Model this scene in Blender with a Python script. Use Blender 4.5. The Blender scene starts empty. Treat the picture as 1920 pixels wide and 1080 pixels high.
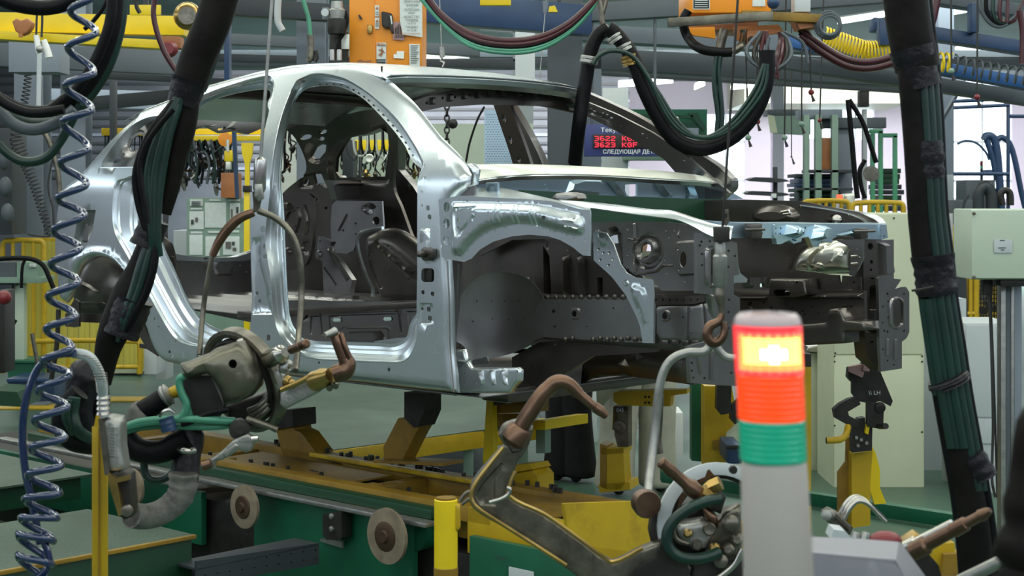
import bpy, bmesh, math, random
import numpy as np
from mathutils import Vector, Matrix
from mathutils.geometry import delaunay_2d_cdt
random.seed(7)
C = bpy.context.scene.collection
SC = bpy.context.scene
# ---------------------------------------------------------------- camera, world, sun, lamps, exposure
F = 3000.0; YH = 372.0; CZ = 1.75          # focal length in px (of 1920), horizon row, eye height
cam = bpy.data.cameras.new('camera'); camo = bpy.data.objects.new('camera', cam); C.objects.link(camo)
camo.location = (0, 0, CZ); camo.rotation_euler = (math.pi/2, 0, 0)
cam.sensor_width = 36; cam.lens = 36*F/1920; cam.shift_y = (YH-540)/1920
cam.clip_end = 300; cam.clip_start = 0.1
cam.dof.use_dof = True; cam.dof.focus_distance = 6.6; cam.dof.aperture_fstop = 9.0
SC.camera = camo
SC.view_settings.view_transform = 'Standard'; SC.view_settings.look = 'None'
SC.view_settings.exposure = -0.15; SC.view_settings.gamma = 1.0; SC.view_settings.use_curve_mapping = False
wd = bpy.data.worlds.new('daylight'); SC.world = wd; wd.use_nodes = True
wd.node_tree.nodes['Background'].inputs[0].default_value = (0.80, 0.92, 1.0, 1)
wd.node_tree.nodes['Background'].inputs[1].default_value = 4.0
def area(name, loc, rot, sx, sy, power, col):
    l = bpy.data.lights.new(name, 'AREA'); l.shape = 'RECTANGLE'; l.size = sx; l.size_y = sy
    l.energy = power; l.color = col
    o = bpy.data.objects.new(name, l); C.objects.link(o); o.location = loc; o.rotation_euler = rot
    return o
# rows of ceiling lamps over the hall
for y, p in ((-2.5, 150), (0.5, 190), (3.5, 260), (6.5, 280), (10, 320), (14, 420)):
    area('ceiling_lamps_row', (0.5, y, 5.4), (0, 0, 0), 15.0, .9, p, (0.95, 1.0, 0.90))
area('ceiling_lamps_back', (0, 22, 4.6), (0, 0, 0), 22.0, 2.0, 1000, (0.93, 1.0, 0.97))
area('far_wall_fill_lamps', (4, 32, 4.6), (math.radians(25), 0, 0), 22.0, 3.0, 7000, (0.98, 0.97, 1.0))  # strip tilted at the back wall, added to brighten it
# ---------------------------------------------------------------- projection helpers
def P(x, y, d): return Vector(((x-960)/F*d, d, CZ-(y-YH)/F*d))
TH = math.radians(43.0)
FW = Vector((math.cos(TH), -math.sin(TH), 0)); LT = Vector((math.sin(TH), math.cos(TH), 0)); UP = Vector((0, 0, 1))
CO = Vector((0.074, 5.53, 0.995))           # front axle station, near side, underside of the sill
CAM = Vector((0, 0, CZ))
def CP(s, w, z): return CO + FW*s + LT*w + UP*z
class Surf:
    def __init__(self, p0, U, V, n): self.p0, self.U, self.V, self.n = p0, U, V, n
    def un(self, x, y):
        r = Vector(((x-960)/F, 1, (YH-y)/F)); t = (self.p0-CAM).dot(self.n)/r.dot(self.n)
        q = CAM + r*t - self.p0
        return (q.dot(self.U), q.dot(self.V))
    def pos(self, u, v, off=0): return self.p0 + self.U*u + self.V*v + self.n*off
def W(w): return Surf(CP(0, w, 0), FW, UP, -LT)
def SX(s): return Surf(CP(s, 0, 0), LT, UP, FW)
def ZP(z, up=1): return Surf(CP(0, 0, z), FW, LT, UP*up)
def ZW(z): return Surf(Vector((0, 0, z)), Vector((1, 0, 0)), Vector((0, 1, 0)), UP)
def D(d, yaw=0, x=960):
    a = math.radians(yaw); p = P(x, YH, d)
    return Surf(p, Vector((math.cos(a), math.sin(a), 0)), UP, Vector((math.sin(a), -math.cos(a), 0)))
def wprof(s, z):
    w = 0.02*max(0, (z-.35)/.5)**2 if z < .85 else .02 + (z-.85)*.02
    t = max(0, z-.82); w += .22*t + .55*t*t
    r = max(0, -2.6-s); w += .12*r*r
    return w
class Side:
    """the curved side of the body; far=True is its mirror image"""
    WID = 1.70
    def __init__(self, off=0, far=False): self.off, self.far = off, far
    def w(self, s, z):
        w = wprof(s, z)-self.off
        return self.WID-w if self.far else w
    def un(self, x, y):
        w = self.w(-1, .5)
        for _ in range(14):
            s, z = W(w).un(x, y); w = .5*w + .5*self.w(s, z)
        return (s, z)
    def pos(self, u, v, off=0):
        w = self.w(u, v); return CP(u, w + (off if self.far else -off), v)
# ---------------------------------------------------------------- objects
class Thing:
    def __init__(self, name, label, cat, loc=(0, 0, 0), group=None, kind=None):
        o = bpy.data.objects.new(name, None); C.objects.link(o); o.location = loc; o.empty_display_size = .05
        o['label'] = label; o['category'] = cat
        if group: o['group'] = group
        if kind: o['kind'] = kind
        self.o = o; self.loc = Vector(loc)
def tag(o, label, cat, group=None, kind=None):
    o['label'] = label; o['category'] = cat
    if group: o['group'] = group
    if kind: o['kind'] = kind
    return o
def base(parent):
    if parent is None: return Vector((0, 0, 0))
    if isinstance(parent, Thing): return parent.loc
    return Vector(parent['_o'])
def link(name, me, mat, parent=None, label=None, ang=35):
    o = bpy.data.objects.new(name, me); C.objects.link(o)
    if mat: me.materials.append(mat)
    b = base(parent)
    if parent is None and len(me.vertices):      # origin at the base of a one-mesh thing
        n = len(me.vertices); co = np.empty(n*3); me.vertices.foreach_get('co', co); co = co.reshape(-1, 3)
        c = Vector(((co[:, 0].min()+co[:, 0].max())/2, (co[:, 1].min()+co[:, 1].max())/2, co[:, 2].min()))
        me.transform(Matrix.Translation(-c)); o.location = c; o['_o'] = tuple(c)
    else:
        me.transform(Matrix.Translation(-b)); o['_o'] = tuple(b)
        if isinstance(parent, Thing): o.parent = parent.o
        elif parent is not None:
            o.parent = parent
    if ang:
        me.shade_smooth(); me.set_sharp_from_angle(angle=math.radians(ang))
    if label: o['label'] = label
    return o
def frombm(name, bm, mat, parent=None, label=None, ang=35):
    me = bpy.data.meshes.new(name); bmesh.ops.recalc_face_normals(bm, faces=bm.faces); bm.to_mesh(me); bm.free()
    return link(name, me, mat, parent, label, ang)
# --- polygon tools
def smooth_poly(pts, n=5, corner=48, closed=True):
    m = len(pts); out = []
    P_ = [np.array(p, float) for p in pts]
    def cor(i):
        if not closed and (i <= 0 or i >= m-1): return True
        a = P_[i % m]-P_[(i-1) % m]; b = P_[(i+1) % m]-P_[i % m]
        la, lb = np.linalg.norm(a), np.linalg.norm(b)
        if la < 1e-9 or lb < 1e-9: return True
        return math.degrees(math.acos(max(-1, min(1, a.dot(b)/la/lb)))) > corner
    cr = [cor(i) for i in range(m)]
    for i in range(m if closed else m-1):
        p1, p2 = P_[i], P_[(i+1) % m]; L = np.linalg.norm(p2-p1)
        def tan(k):
            if cr[k % m]: return None
            a, b = P_[(k-1) % m], P_[(k+1) % m]; t = b-a; l = np.linalg.norm(t)
            return t/l*L if l > 1e-9 else None
        t1, t2 = tan(i), tan(i+1)
        if t1 is None and t2 is None: ks = [0]; t1 = t2 = p2-p1
        else:
            ks = [k/n for k in range(n)]
            if t1 is None: t1 = (p2-p1)
            if t2 is None: t2 = (p2-p1)
        for u in ks:
            h00 = 2*u**3-3*u*u+1; h10 = u**3-2*u*u+u; h01 = -2*u**3+3*u*u; h11 = u**3-u*u
            out.append(tuple(h00*p1+h10*t1+h01*p2+h11*t2))
    if not closed: out.append(tuple(P_[-1]))
    return out
def ell(cx, cy, rx, ry, n=10, a=0):
    c, s = math.cos(a), math.sin(a)
    return [(cx+rx*math.cos(t)*c-ry*math.sin(t)*s, cy+rx*math.cos(t)*s+ry*math.sin(t)*c) for t in [2*math.pi*i/n for i in range(n)]]
def rrect(cx, cy, hx, hy, r=None, a=0, k=3):
    r = min(hx, hy) if r is None else r
    pts = []
    for sx, sy, a0 in ((1, 1, 0), (-1, 1, 90), (-1, -1, 180), (1, -1, 270)):
        for i in range(k+1):
            t = math.radians(a0+90*i/k); pts.append((sx*(hx-r)+r*math.cos(t), sy*(hy-r)+r*math.sin(t)))
    c, s = math.cos(a), math.sin(a)
    return [(cx+x*c-y*s, cy+x*s+y*c) for x, y in pts]
def inside(poly, X, Y):
    p = np.array(poly); x0, y0 = p[:, 0], p[:, 1]; x1, y1 = np.roll(x0, -1), np.roll(y0, -1)
    r = np.zeros(len(X), bool)
    for a, b, c, d in zip(x0, y0, x1, y1):
        if b == d: continue
        r ^= ((Y < b) != (Y < d)) & (X < (c-a)*(Y-b)/(d-b)+a)
    return r
def distp(poly, X, Y):
    p = np.array(poly); q = np.roll(p, -1, 0); d = q-p; L = (d**2).sum(1)+1e-12
    best = np.full(len(X), 1e9)
    for i in range(len(p)):
        t = np.clip(((X-p[i, 0])*d[i, 0]+(Y-p[i, 1])*d[i, 1])/L[i], 0, 1)
        best = np.minimum(best, (X-p[i, 0]-t*d[i, 0])**2+(Y-p[i, 1]-t*d[i, 1])**2)
    return np.sqrt(best)
def dens(poly, step):
    out = []
    for i in range(len(poly)):
        a = np.array(poly[i]); b = np.array(poly[(i+1) % len(poly)]); n = max(1, int(np.linalg.norm(b-a)/step+.5))
        out += [tuple(a+(b-a)*k/n) for k in range(n)]
    return out
def area2(poly):
    p = np.array(poly); q = np.roll(p, -1, 0); return (p[:, 0]*q[:, 1]-q[:, 0]*p[:, 1]).sum()
def offs(poly, d):
    p = np.array(poly); s = 1 if area2(poly) > 0 else -1
    t = np.roll(p, -1, 0)-np.roll(p, 1, 0); l = np.linalg.norm(t, axis=1)+1e-9
    n = np.stack([-t[:, 1]/l, t[:, 0]/l], 1)*s
    return p+n*d
def sheet(name, surf, outline, mat, parent=None, holes=(), emb=(), thick=.006, rnd=0, step=None, smooth=False,
          raw=False, label=None, ang=40, dish=0, rawin=False):
    """pressed sheet: outline, holes and embossings traced on surf; rnd rolls the rim back, dish bulges the middle"""
    f = (lambda L: list(L)) if raw else (lambda L: [surf.un(*p) for p in L])
    out = f(outline)
    if smooth: out = smooth_poly(out)
    HS = [f(h) for h in holes]
    EM = []
    for e in emb:
        q = f(e[0])
        if len(e) > 3 and e[3]: q = smooth_poly(q)
        EM.append((q, e[1], e[2]))
    st = step or 0
    if step: out = dens(out, step*1.2)
    verts, edges = [], []
    def addloop(L):
        b = len(verts); verts.extend([(float(a), float(b_)) for a, b_ in L]); n = len(L)
        edges.extend([(b+i, b+(i+1) % n) for i in range(n)])
    addloop(out)
    for h in HS: addloop(h)
    for q, h, bw in EM: addloop(dens(q, step*1.5) if step else q)
    extra = []
    for q, h, bw in EM:
        qq = dens(q, bw*1.5)
        r = offs(qq, bw); m = inside(q, r[:, 0], r[:, 1]); dd = distp(q, r[:, 0], r[:, 1])
        extra += [tuple(x) for x, k, e_ in zip(r, m, dd) if k and e_ > bw*.9]
    A = np.array(out)
    if rnd:
        for k in (.12, .3, .6, 1.0):
            qq = dens(out, max(rnd*.5, .012)); r = offs(qq, rnd*k); m = inside(out, r[:, 0], r[:, 1]); dd = distp(out, r[:, 0], r[:, 1])
            extra += [tuple(x) for x, kk, e_ in zip(r, m, dd) if kk and e_ > rnd*k*.85]
    if step:
        gx = np.arange(A[:, 0].min(), A[:, 0].max(), step); gy = np.arange(A[:, 1].min(), A[:, 1].max(), step)
        X, Y = np.meshgrid(gx, gy); X[::2] += step*.5; X, Y = X.ravel(), Y.ravel()
        m = inside(out, X, Y); X, Y = X[m], Y[m]
        m = distp(out, X, Y) > (step*.45 if not rnd else rnd)
        extra += list(zip(X[m], Y[m]))
    if extra:
        E = np.array(extra); keep = np.ones(len(E), bool)
        for h in HS: keep &= ~inside(h, E[:, 0], E[:, 1])
        verts.extend([(float(a), float(b)) for a, b in E[keep]])
    vv, _, ff, _, _, _ = delaunay_2d_cdt([Vector(v) for v in verts], edges, [], 0, 1e-6)
    V = np.array([(v.x, v.y) for v in vv]); T = np.array([list(t) for t in ff])
    cx, cy = V[T].mean(1).T
    m = inside(out, cx, cy)
    for h in HS: m &= ~inside(h, cx, cy)
    T = T[m]
    off = np.zeros(len(V))
    if rnd:
        R = abs(rnd); d = np.minimum(distp(out, V[:, 0], V[:, 1]), R); off -= R-np.sqrt(np.maximum(0, R*R-(R-d)**2))
    if dish:
        d = distp(out, V[:, 0], V[:, 1]); dm = d.max(); off += dish*np.sqrt(np.clip(d/dm, 0, 1))
    for q, h, bw in EM:
        i_ = inside(q, V[:, 0], V[:, 1]); d = distp(q, V[:, 0], V[:, 1])
        t = np.clip(d/bw, 0, 1)*i_; off += h*t*t*(3-2*t)
    used = sorted(set(T.ravel())); mp = {k: i for i, k in enumerate(used)}; n = len(used)
    fr = [surf.pos(V[k, 0], V[k, 1], off[k]) for k in used]; bk = [surf.pos(V[k, 0], V[k, 1], off[k]-thick) for k in used]
    faces = [[mp[a] for a in t] for t in T] + [[mp[a]+n for a in reversed(t)] for t in T]
    ec = {}
    for t in T:
        for a, b in ((t[0], t[1]), (t[1], t[2]), (t[2], t[0])): ec[(a, b)] = 1
    for a, b in list(ec):
        if (b, a) not in ec: faces.append([mp[b], mp[a], mp[a]+n, mp[b]+n])
    me = bpy.data.meshes.new(name); me.from_pydata([tuple(p) for p in fr+bk], [], faces); me.validate()
    bm = bmesh.new(); bm.from_mesh(me); bmesh.ops.recalc_face_normals(bm, faces=bm.faces); bm.to_mesh(me); bm.free()
    return link(name, me, mat, parent, label, ang)
def loft(name, rings, mat, parent=None, closed=True, caps=False, label=None, ang=40, thick=0):
    bm = bmesh.new(); R = [[bm.verts.new(tuple(p)) for p in r] for r in rings]
    for a, b in zip(R[:-1], R[1:]):
        n = len(a)
        for i in range(n if closed else n-1):
            try: bm.faces.new((a[i], a[(i+1) % n], b[(i+1) % n], b[i]))
            except ValueError: pass
    if caps:
        bm.faces.new(R[0]); bm.faces.new(list(reversed(R[-1])))
    if thick:
        bmesh.ops.recalc_face_normals(bm, faces=bm.faces)
        bmesh.ops.solidify(bm, geom=bm.faces[:], thickness=thick)
    return frombm(name, bm, mat, parent, label, ang)
def strip(name, A, B, mat, parent=None, n=4, bow=0, thick=.004, label=None, mid=3, sm=True):
    """sheet between two 3-D polylines given as lists of world points"""
    if sm: A = [Vector(p) for p in smooth_poly([tuple(p) for p in A], n, 60, False)]; B = [Vector(p) for p in smooth_poly([tuple(p) for p in B], n, 60, False)]
    k = min(len(A), len(B)); A = resample(A, k); B = resample(B, k)
    rings = []
    for j in range(mid+1):
        t = j/mid; rings.append([a.lerp(b, t)+UP*(bow*4*t*(1-t)) for a, b in zip(A, B)])
    return loft(name, rings, mat, parent, closed=False, label=label, thick=thick)
def resample(pts, n):
    P_ = [Vector(p) for p in pts]; L = [0]
    for a, b in zip(P_[:-1], P_[1:]): L.append(L[-1]+(b-a).length)
    out = []; j = 0
    for i in range(n):
        t = L[-1]*i/(n-1)
        while j < len(L)-2 and L[j+1] < t: j += 1
        u = (t-L[j])/max(1e-9, L[j+1]-L[j]); out.append(P_[j].lerp(P_[j+1], min(1, u)))
    return out
def tube_bm(bm, pts, r, seg=8, caps=True):
    """pts world points; r float or list"""
    n = len(pts); pts = [Vector(p) for p in pts]
    rr = r if isinstance(r, (list, tuple)) else [r]*n
    up = None; rings = []
    for i in range(n):
        t = (pts[min(n-1, i+1)]-pts[max(0, i-1)])
        t = t.normalized() if t.length > 1e-9 else Vector((0, 0, 1))
        if up is None:
            up = t.orthogonal().normalized()
        up = (up-t*up.dot(t))
        up = up.normalized() if up.length > 1e-6 else t.orthogonal().normalized()
        s = t.cross(up)
        rings.append([bm.verts.new(pts[i]+(up*math.cos(a)+s*math.sin(a))*rr[i]) for a in [2*math.pi*k/seg for k in range(seg)]])
    for a, b in zip(rings[:-1], rings[1:]):
        for k in range(seg): bm.faces.new((a[k], a[(k+1) % seg], b[(k+1) % seg], b[k]))
    if caps:
        bm.faces.new(list(reversed(rings[0]))); bm.faces.new(rings[-1])
def curve(pts, n=5): return [Vector(p) for p in smooth_poly([tuple(p) for p in pts], n, 100, False)]
def tube(name, pts, r, mat, parent=None, seg=8, sm=5, label=None):
    """pts: (px, py, depth) triples or Vectors"""
    q = [p if isinstance(p, Vector) else P(*p) for p in pts]
    if sm and len(q) > 2: q = curve(q, sm)
    if isinstance(r, (list, tuple)):
        m = len(q); r = [r[0]+(r[-1]-r[0])*i/(m-1) if len(r) == 2 else float(np.interp(i/(m-1), np.linspace(0, 1, len(r)), r)) for i in range(m)]
    bm = bmesh.new(); tube_bm(bm, q, r, seg)
    return frombm(name, bm, mat, parent, label, 50)
def lathe(name, p0, axis, prof, mat, parent=None, seg=24, label=None, ang=35, bm=None):
    """prof: (t along axis, radius)"""
    own = bm is None
    if own: bm = bmesh.new()
    a = Vector(axis).normalized(); u = a.orthogonal().normalized(); v = a.cross(u); R = []
    for t, r in prof:
        c = Vector(p0)+a*t
        R.append([bm.verts.new(c+(u*math.cos(x)+v*math.sin(x))*max(r, 1e-4)) for x in [2*math.pi*k/seg for k in range(seg)]])
    for A_, B_ in zip(R[:-1], R[1:]):
        for k in range(seg): bm.faces.new((A_[k], A_[(k+1) % seg], B_[(k+1) % seg], B_[k]))
    bm.faces.new(list(reversed(R[0]))); bm.faces.new(R[-1])
    if own: return frombm(name, bm, mat, parent, label, ang)
def box_bm(bm, o, ax, ay, az, bev=0):
    """o = corner, ax ay az = edge vectors"""
    vs = [bm.verts.new(o+ax*i+ay*j+az*k) for i in (0, 1) for j in (0, 1) for k in (0, 1)]
    fs = [bm.faces.new([vs[i] for i in q]) for q in ((0, 1, 3, 2), (4, 6, 7, 5), (0, 4, 5, 1), (2, 3, 7, 6), (0, 2, 6, 4), (1, 5, 7, 3))]
    if bev:
        es = list({e for f in fs for e in f.edges}); bmesh.ops.bevel(bm, geom=es, offset=bev, segments=2, affect='EDGES', profile=.6)
def box(name, o, ax, ay, az, mat, parent=None, bev=.004, label=None):
    bm = bmesh.new(); box_bm(bm, Vector(o), Vector(ax), Vector(ay), Vector(az), bev)
    return frombm(name, bm, mat, parent, label, 40)
def cbox(name, s0, s1, w0, w1, z0, z1, mat, parent=None, bev=.004, label=None):
    return box(name, CP(s0, w0, z0), FW*(s1-s0), LT*(w1-w0), UP*(z1-z0), mat, parent, bev, label)
def wbox(name, x0, x1, y0, y1, z0, z1, mat, parent=None, bev=.004, label=None):
    return box(name, (x0, y0, z0), (x1-x0, 0, 0), (0, y1-y0, 0), (0, 0, z1-z0), mat, parent, bev, label)
def pbox(name, x0, y0, x1, y1, d, dep, mat, parent=None, bev=.004, label=None, yaw=0):
    """box whose front face spans the picture rectangle at depth d, dep deep, turned by yaw about its left edge"""
    a = P(x0, y1, d); wdt = (x1-x0)/F*d; h = (y1-y0)/F*d; r = math.radians(yaw); c = math.cos(r)
    return box(name, a, Vector((math.cos(r), math.sin(r), 0))*(wdt/max(.3, c)), Vector((-math.sin(r), math.cos(r), 0))*dep, UP*h, mat, parent, bev, label)
def bar(name, a, b, r, mat, parent=None, seg=10, label=None): return tube(name, [a, b], r, mat, parent, seg, 0, label)
def beam(name, a, b, wd_, h, mat, parent=None, bev=.002, label=None, up=UP):
    a, b = Vector(a), Vector(b); t = b-a; s = t.cross(up).normalized()*wd_; u = s.cross(t).normalized()*h
    return box(name, a-s/2-u/2, t, s, u, mat, parent, bev, label)
def ball(name, c, r, mat, parent=None, label=None, sc=(1, 1, 1), seg=14):
    bm = bmesh.new(); bmesh.ops.create_uvsphere(bm, u_segments=seg, v_segments=seg//2+2, radius=r)
    bm.transform(Matrix.Translation(Vector(c)) @ Matrix.Diagonal((*sc, 1)))
    return frombm(name, bm, mat, parent, label, 80)
def text(name, body, surf, x, y, h_px, mat, parent=None, ctr=False, wide=1.0, label=None, off=.004, hm=None, bold=0):
    cu = bpy.data.curves.new(name, 'FONT'); cu.body = body; cu.size = 1; cu.extrude = 0.0; cu.offset = bold
    if ctr: cu.align_x = 'CENTER'
    cu.resolution_u = 3
    o = bpy.data.objects.new('tmp', cu); C.objects.link(o)
    dg = bpy.context.evaluated_depsgraph_get(); me = bpy.data.meshes.new_from_object(o.evaluated_get(dg)); bpy.data.objects.remove(o)
    me.name = name
    u0, v0 = surf.un(x, y); u1, v1 = surf.un(x, y-h_px); k = abs(v1-v0)/.72
    for v in me.vertices:
        v.co = surf.pos(u0+v.co.x*k*wide, v0+v.co.y*k, off)
    return link(name, me, mat, parent, label, 0)
# ---------------------------------------------------------------- materials
def mat(name, col, met=0, rough=.5, var=.12, scale=12, bump=.0, bscale=60, emit=0, ecol=None, spec=.5, trans=0, alpha=1, coat=0, streak=False, dirt=None, dcol=(.05, .04, .03), aniso=0):
    m = bpy.data.materials.new(name); m.use_nodes = True; nt = m.node_tree; b = nt.nodes['Principled BSDF']
    b.inputs['Metallic'].default_value = met; b.inputs['Roughness'].default_value = rough
    b.inputs['Specular IOR Level'].default_value = spec; b.inputs['Coat Weight'].default_value = coat
    b.inputs['Transmission Weight'].default_value = trans; b.inputs['Alpha'].default_value = alpha
    tc = nt.nodes.new('ShaderNodeTexCoord'); src = tc.outputs['Object']
    if streak:
        mp = nt.nodes.new('ShaderNodeMapping'); mp.inputs['Scale'].default_value = (1, 1, .12); nt.links.new(src, mp.inputs[0]); src = mp.outputs[0]
    nz = nt.nodes.new('ShaderNodeTexNoise'); nz.inputs['Scale'].default_value = scale; nz.inputs['Detail'].default_value = 4
    nt.links.new(src, nz.inputs['Vector'])
    cr = nt.nodes.new('ShaderNodeValToRGB'); cr.color_ramp.elements[0].position = .3; cr.color_ramp.elements[1].position = .7
    cr.color_ramp.elements[0].color = (*[c*(1-var) for c in col], 1); cr.color_ramp.elements[1].color = (*[min(1, c*(1+var)) for c in col], 1)
    nt.links.new(nz.outputs['Fac'], cr.inputs[0]); outc = cr.outputs[0]
    if dirt:
        n2 = nt.nodes.new('ShaderNodeTexNoise'); n2.inputs['Scale'].default_value = scale*.45; n2.inputs['Detail'].default_value = 8; n2.inputs['Roughness'].default_value = .7
        nt.links.new(tc.outputs['Object'], n2.inputs['Vector'])
        r2 = nt.nodes.new('ShaderNodeValToRGB'); r2.color_ramp.elements[0].position = .62-dirt*.3; r2.color_ramp.elements[1].position = .78-dirt*.2
        r2.color_ramp.elements[0].color = (0, 0, 0, 1); r2.color_ramp.elements[1].color = (.8, .8, .8, 1)
        nt.links.new(n2.outputs['Fac'], r2.inputs[0])
        mx = nt.nodes.new('ShaderNodeMixRGB'); mx.inputs[2].default_value = (*dcol, 1)
        nt.links.new(r2.outputs[0], mx.inputs[0]); nt.links.new(outc, mx.inputs[1]); outc = mx.outputs[0]
    nt.links.new(outc, b.inputs['Base Color'])
    if met > .3 or coat:
        mr = nt.nodes.new('ShaderNodeMapRange'); rv = .02 if 'zinc' in name or 'pressed' in name else .07; mr.inputs['To Min'].default_value = max(.03, rough-rv); mr.inputs['To Max'].default_value = rough+rv
        nt.links.new(nz.outputs['Fac'], mr.inputs['Value']); nt.links.new(mr.outputs[0], b.inputs['Roughness'])
    if bump:
        n3 = nt.nodes.new('ShaderNodeTexNoise'); n3.inputs['Scale'].default_value = bscale; n3.inputs['Detail'].default_value = 3
        nt.links.new(tc.outputs['Object'], n3.inputs['Vector'])
        bp = nt.nodes.new('ShaderNodeBump'); bp.inputs['Strength'].default_value = bump; bp.inputs['Distance'].default_value = .01
        nt.links.new(n3.outputs['Fac'], bp.inputs['Height']); nt.links.new(bp.outputs[0], b.inputs['Normal'])
    if emit:
        b.inputs['Emission Color'].default_value = (*(ecol or col), 1); b.inputs['Emission Strength'].default_value = emit
    return m
M = {}
M['zinc'] = mat('zinc_coated_steel', (.66, .72, .74), .92, .27, .025, 2)
M['zincb'] = mat('bluish_zinc_steel', (.50, .66, .78), .85, .30, .03, 3)
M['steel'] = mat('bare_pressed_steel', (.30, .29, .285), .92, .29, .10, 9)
M['steeld'] = mat('oily_shaded_steel', (.135, .12, .108), .88, .30, .12, 9)  # oily inner steel, darkened further to hold the shade inside the body
M['domez'] = mat('bright_pressed_steel', (.80, .78, .68), .95, .28, .05, 9)
M['beige'] = mat('primed_cowl_steel', (.72, .74, .66), .6, .38, .04, 9)
M['gun'] = mat('gun_guard_steel', (.16, .15, .115), .75, .36, .4, 9, .1, 60, dirt=.15, dcol=(.05, .04, .025))
M['iron'] = mat('worn_gun_steel', (.17, .155, .125), .8, .33, .35, 20, .1, 80)
M['irond'] = mat('dark_greasy_iron', (.035, .033, .03), .5, .45, .3, 20)
M['copper'] = mat('worn_copper', (.17, .10, .068), .92, .34, .25, 18, .05, 60)
M['brass'] = mat('brass', (.40, .27, .09), .9, .3, .2, 20)
M['chrome'] = mat('polished_metal', (.50, .48, .44), 1, .22, .05, 20)
M['alu'] = mat('cast_aluminium', (.36, .36, .34), .85, .42, .15, 30, .1, 120)
M['yel'] = mat('yellow_paint', (.52, .34, .01), 0, .42, .14, 6, dirt=.25, dcol=(.16, .10, .02))
M['yelb'] = mat('bright_yellow_paint', (.85, .62, .01), 0, .38, .06, 6)
M['ochre'] = mat('grimy_yellow_paint', (.27, .155, .012), 0, .5, .25, 5, dirt=.4, dcol=(.06, .035, .015))
M['green'] = mat('green_machine_paint', (.008, .11, .055), 0, .42, .15, 5, dirt=.2, dcol=(.01, .05, .03))
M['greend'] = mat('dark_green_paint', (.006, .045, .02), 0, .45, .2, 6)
M['greenl'] = mat('light_green_paint', (.10, .42, .22), 0, .4, .1, 5)
M['grng'] = mat('grey_green_paint', (.22, .33, .26), 0, .45, .1, 5)
M['deck'] = mat('green_checker_plate', (.06, .10, .07), .2, .5, .22, 3, .35, 90, dirt=.15, dcol=(.09, .14, .11))
M['floor'] = mat('green_grey_floor', (.055, .115, .078), 0, .35, .2, 1.2, dirt=.15, dcol=(.09, .14, .12))
M['blk'] = mat('black_rubber', (.005, .005, .006), 0, .45, .3, 25, .15, 50, spec=.15)
M['tape'] = mat('black_tape', (.013, .012, .015), 0, .36, .4, 30, .5, 45, spec=.25)
M['leather'] = mat('black_sleeve', (.008, .007, .006), 0, .5, .4, 12, .3, 24, spec=.12)
M['ghose'] = mat('dark_green_hose', (.006, .030, .022), 0, .36, .3, 12)
M['ghosel'] = mat('pale_green_hose', (.06, .25, .16), 0, .3, .15, 12)
M['rhose'] = mat('dark_red_hose', (.055, .010, .014), 0, .3, .2, 12)
M['bhose'] = mat('blue_hose', (.006, .022, .085), 0, .14, .1, 8, coat=1)
M['bluep'] = mat('blue_beam_paint', (.02, .10, .30), .1, .35, .15, 3)
M['blued'] = mat('dark_blue_paint', (.02, .05, .12), 0, .35, .15, 5)
M['canvas'] = mat('grey_canvas', (.15, .145, .13), 0, .9, .35, 20, .6, 40)
M['greyp'] = mat('grey_column_paint', (.19, .225, .27), 0, .45, .08, 2, dirt=.1, dcol=(.12, .13, .14))
M['greyd'] = mat('dark_grey_steelwork', (.035, .042, .048), .1, .5, .15, 2)
M['greym'] = mat('mid_grey_steelwork', (.085, .10, .115), .1, .5, .15, 2)
M['cream'] = mat('cream_cabinet', (.62, .65, .47), 0, .45, .05, 3, dirt=.08, dcol=(.35, .34, .22))
M['sage'] = mat('pale_sage_enclosure', (.50, .58, .47), 0, .42, .05, 4)
M['lgrey'] = mat('light_grey_panel', (.52, .56, .58), 0, .5, .05, 3)
M['white'] = mat('white_plastic', (.78, .78, .76), 0, .4, .03, 5)
M['paper'] = mat('paper', (.70, .76, .74), 0, .7, .06, 30)
M['ink'] = mat('dark_ink', (.05, .06, .06), 0, .7, 0, 5)
M['orange'] = mat('orange_cabinet_paint', (.88, .31, .015), 0, .38, .05, 4)
M['orangeb'] = mat('brown_orange_paint', (.40, .15, .05), 0, .5, .2, 6)
M['wall'] = mat('pale_painted_wall', (.66, .60, .70), 0, .8, .05, .6)
M['ceil'] = mat('ceiling_metal', (.20, .24, .27), .1, .6, .12, .6)
M['trouser'] = mat('beige_work_trousers', (.42, .41, .33), 0, .9, .12, 8, .5, 25)
M['olive'] = mat('olive_jacket', (.12, .13, .09), 0, .9, .2, 10, .4, 30)
M['blackcl'] = mat('black_cloth', (.008, .008, .009), 0, .95, .3, 10, .4, 30)
M['skin'] = mat('skin', (.48, .28, .20), 0, .5, .08, 20)
M['hair'] = mat('dark_hair', (.03, .02, .015), 0, .6, .2, 60)
M['strip'] = mat('yellow_strip_curtain', (.62, .55, .10), 0, .3, .3, 2, streak=True)
M['pink'] = mat('pinkish_pad', (.50, .30, .30), 0, .5, .1, 10)
M['cord'] = mat('cord', (.03, .03, .03), 0, .7, 0, 10)
M['red'] = mat('red_plastic', (.20, .02, .025), 0, .35, .1, 10)
M['pole'] = mat('warm_white_pole', (.42, .39, .36), 0, .45, .02, 5)
M['hous'] = mat('grey_violet_cover', (.27, .265, .30), 0, .5, .04, 5)
M['flg'] = mat('brown_roller_face', (.26, .21, .145), .3, .55, .25, 20)
M['hubd'] = mat('dark_brown_recess', (.06, .035, .018), .4, .6, .3, 20)  # dark brown for the roller hubs and their recess
M['glow'] = mat('lamp_diffuser', (.95, 1, .97), 0, .5, 0, 1, emit=5, ecol=(.88, 1, .93))
M['sign'] = mat('blue_sign_panel', (.035, .05, .19), 0, .4, .05, 5)
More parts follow.
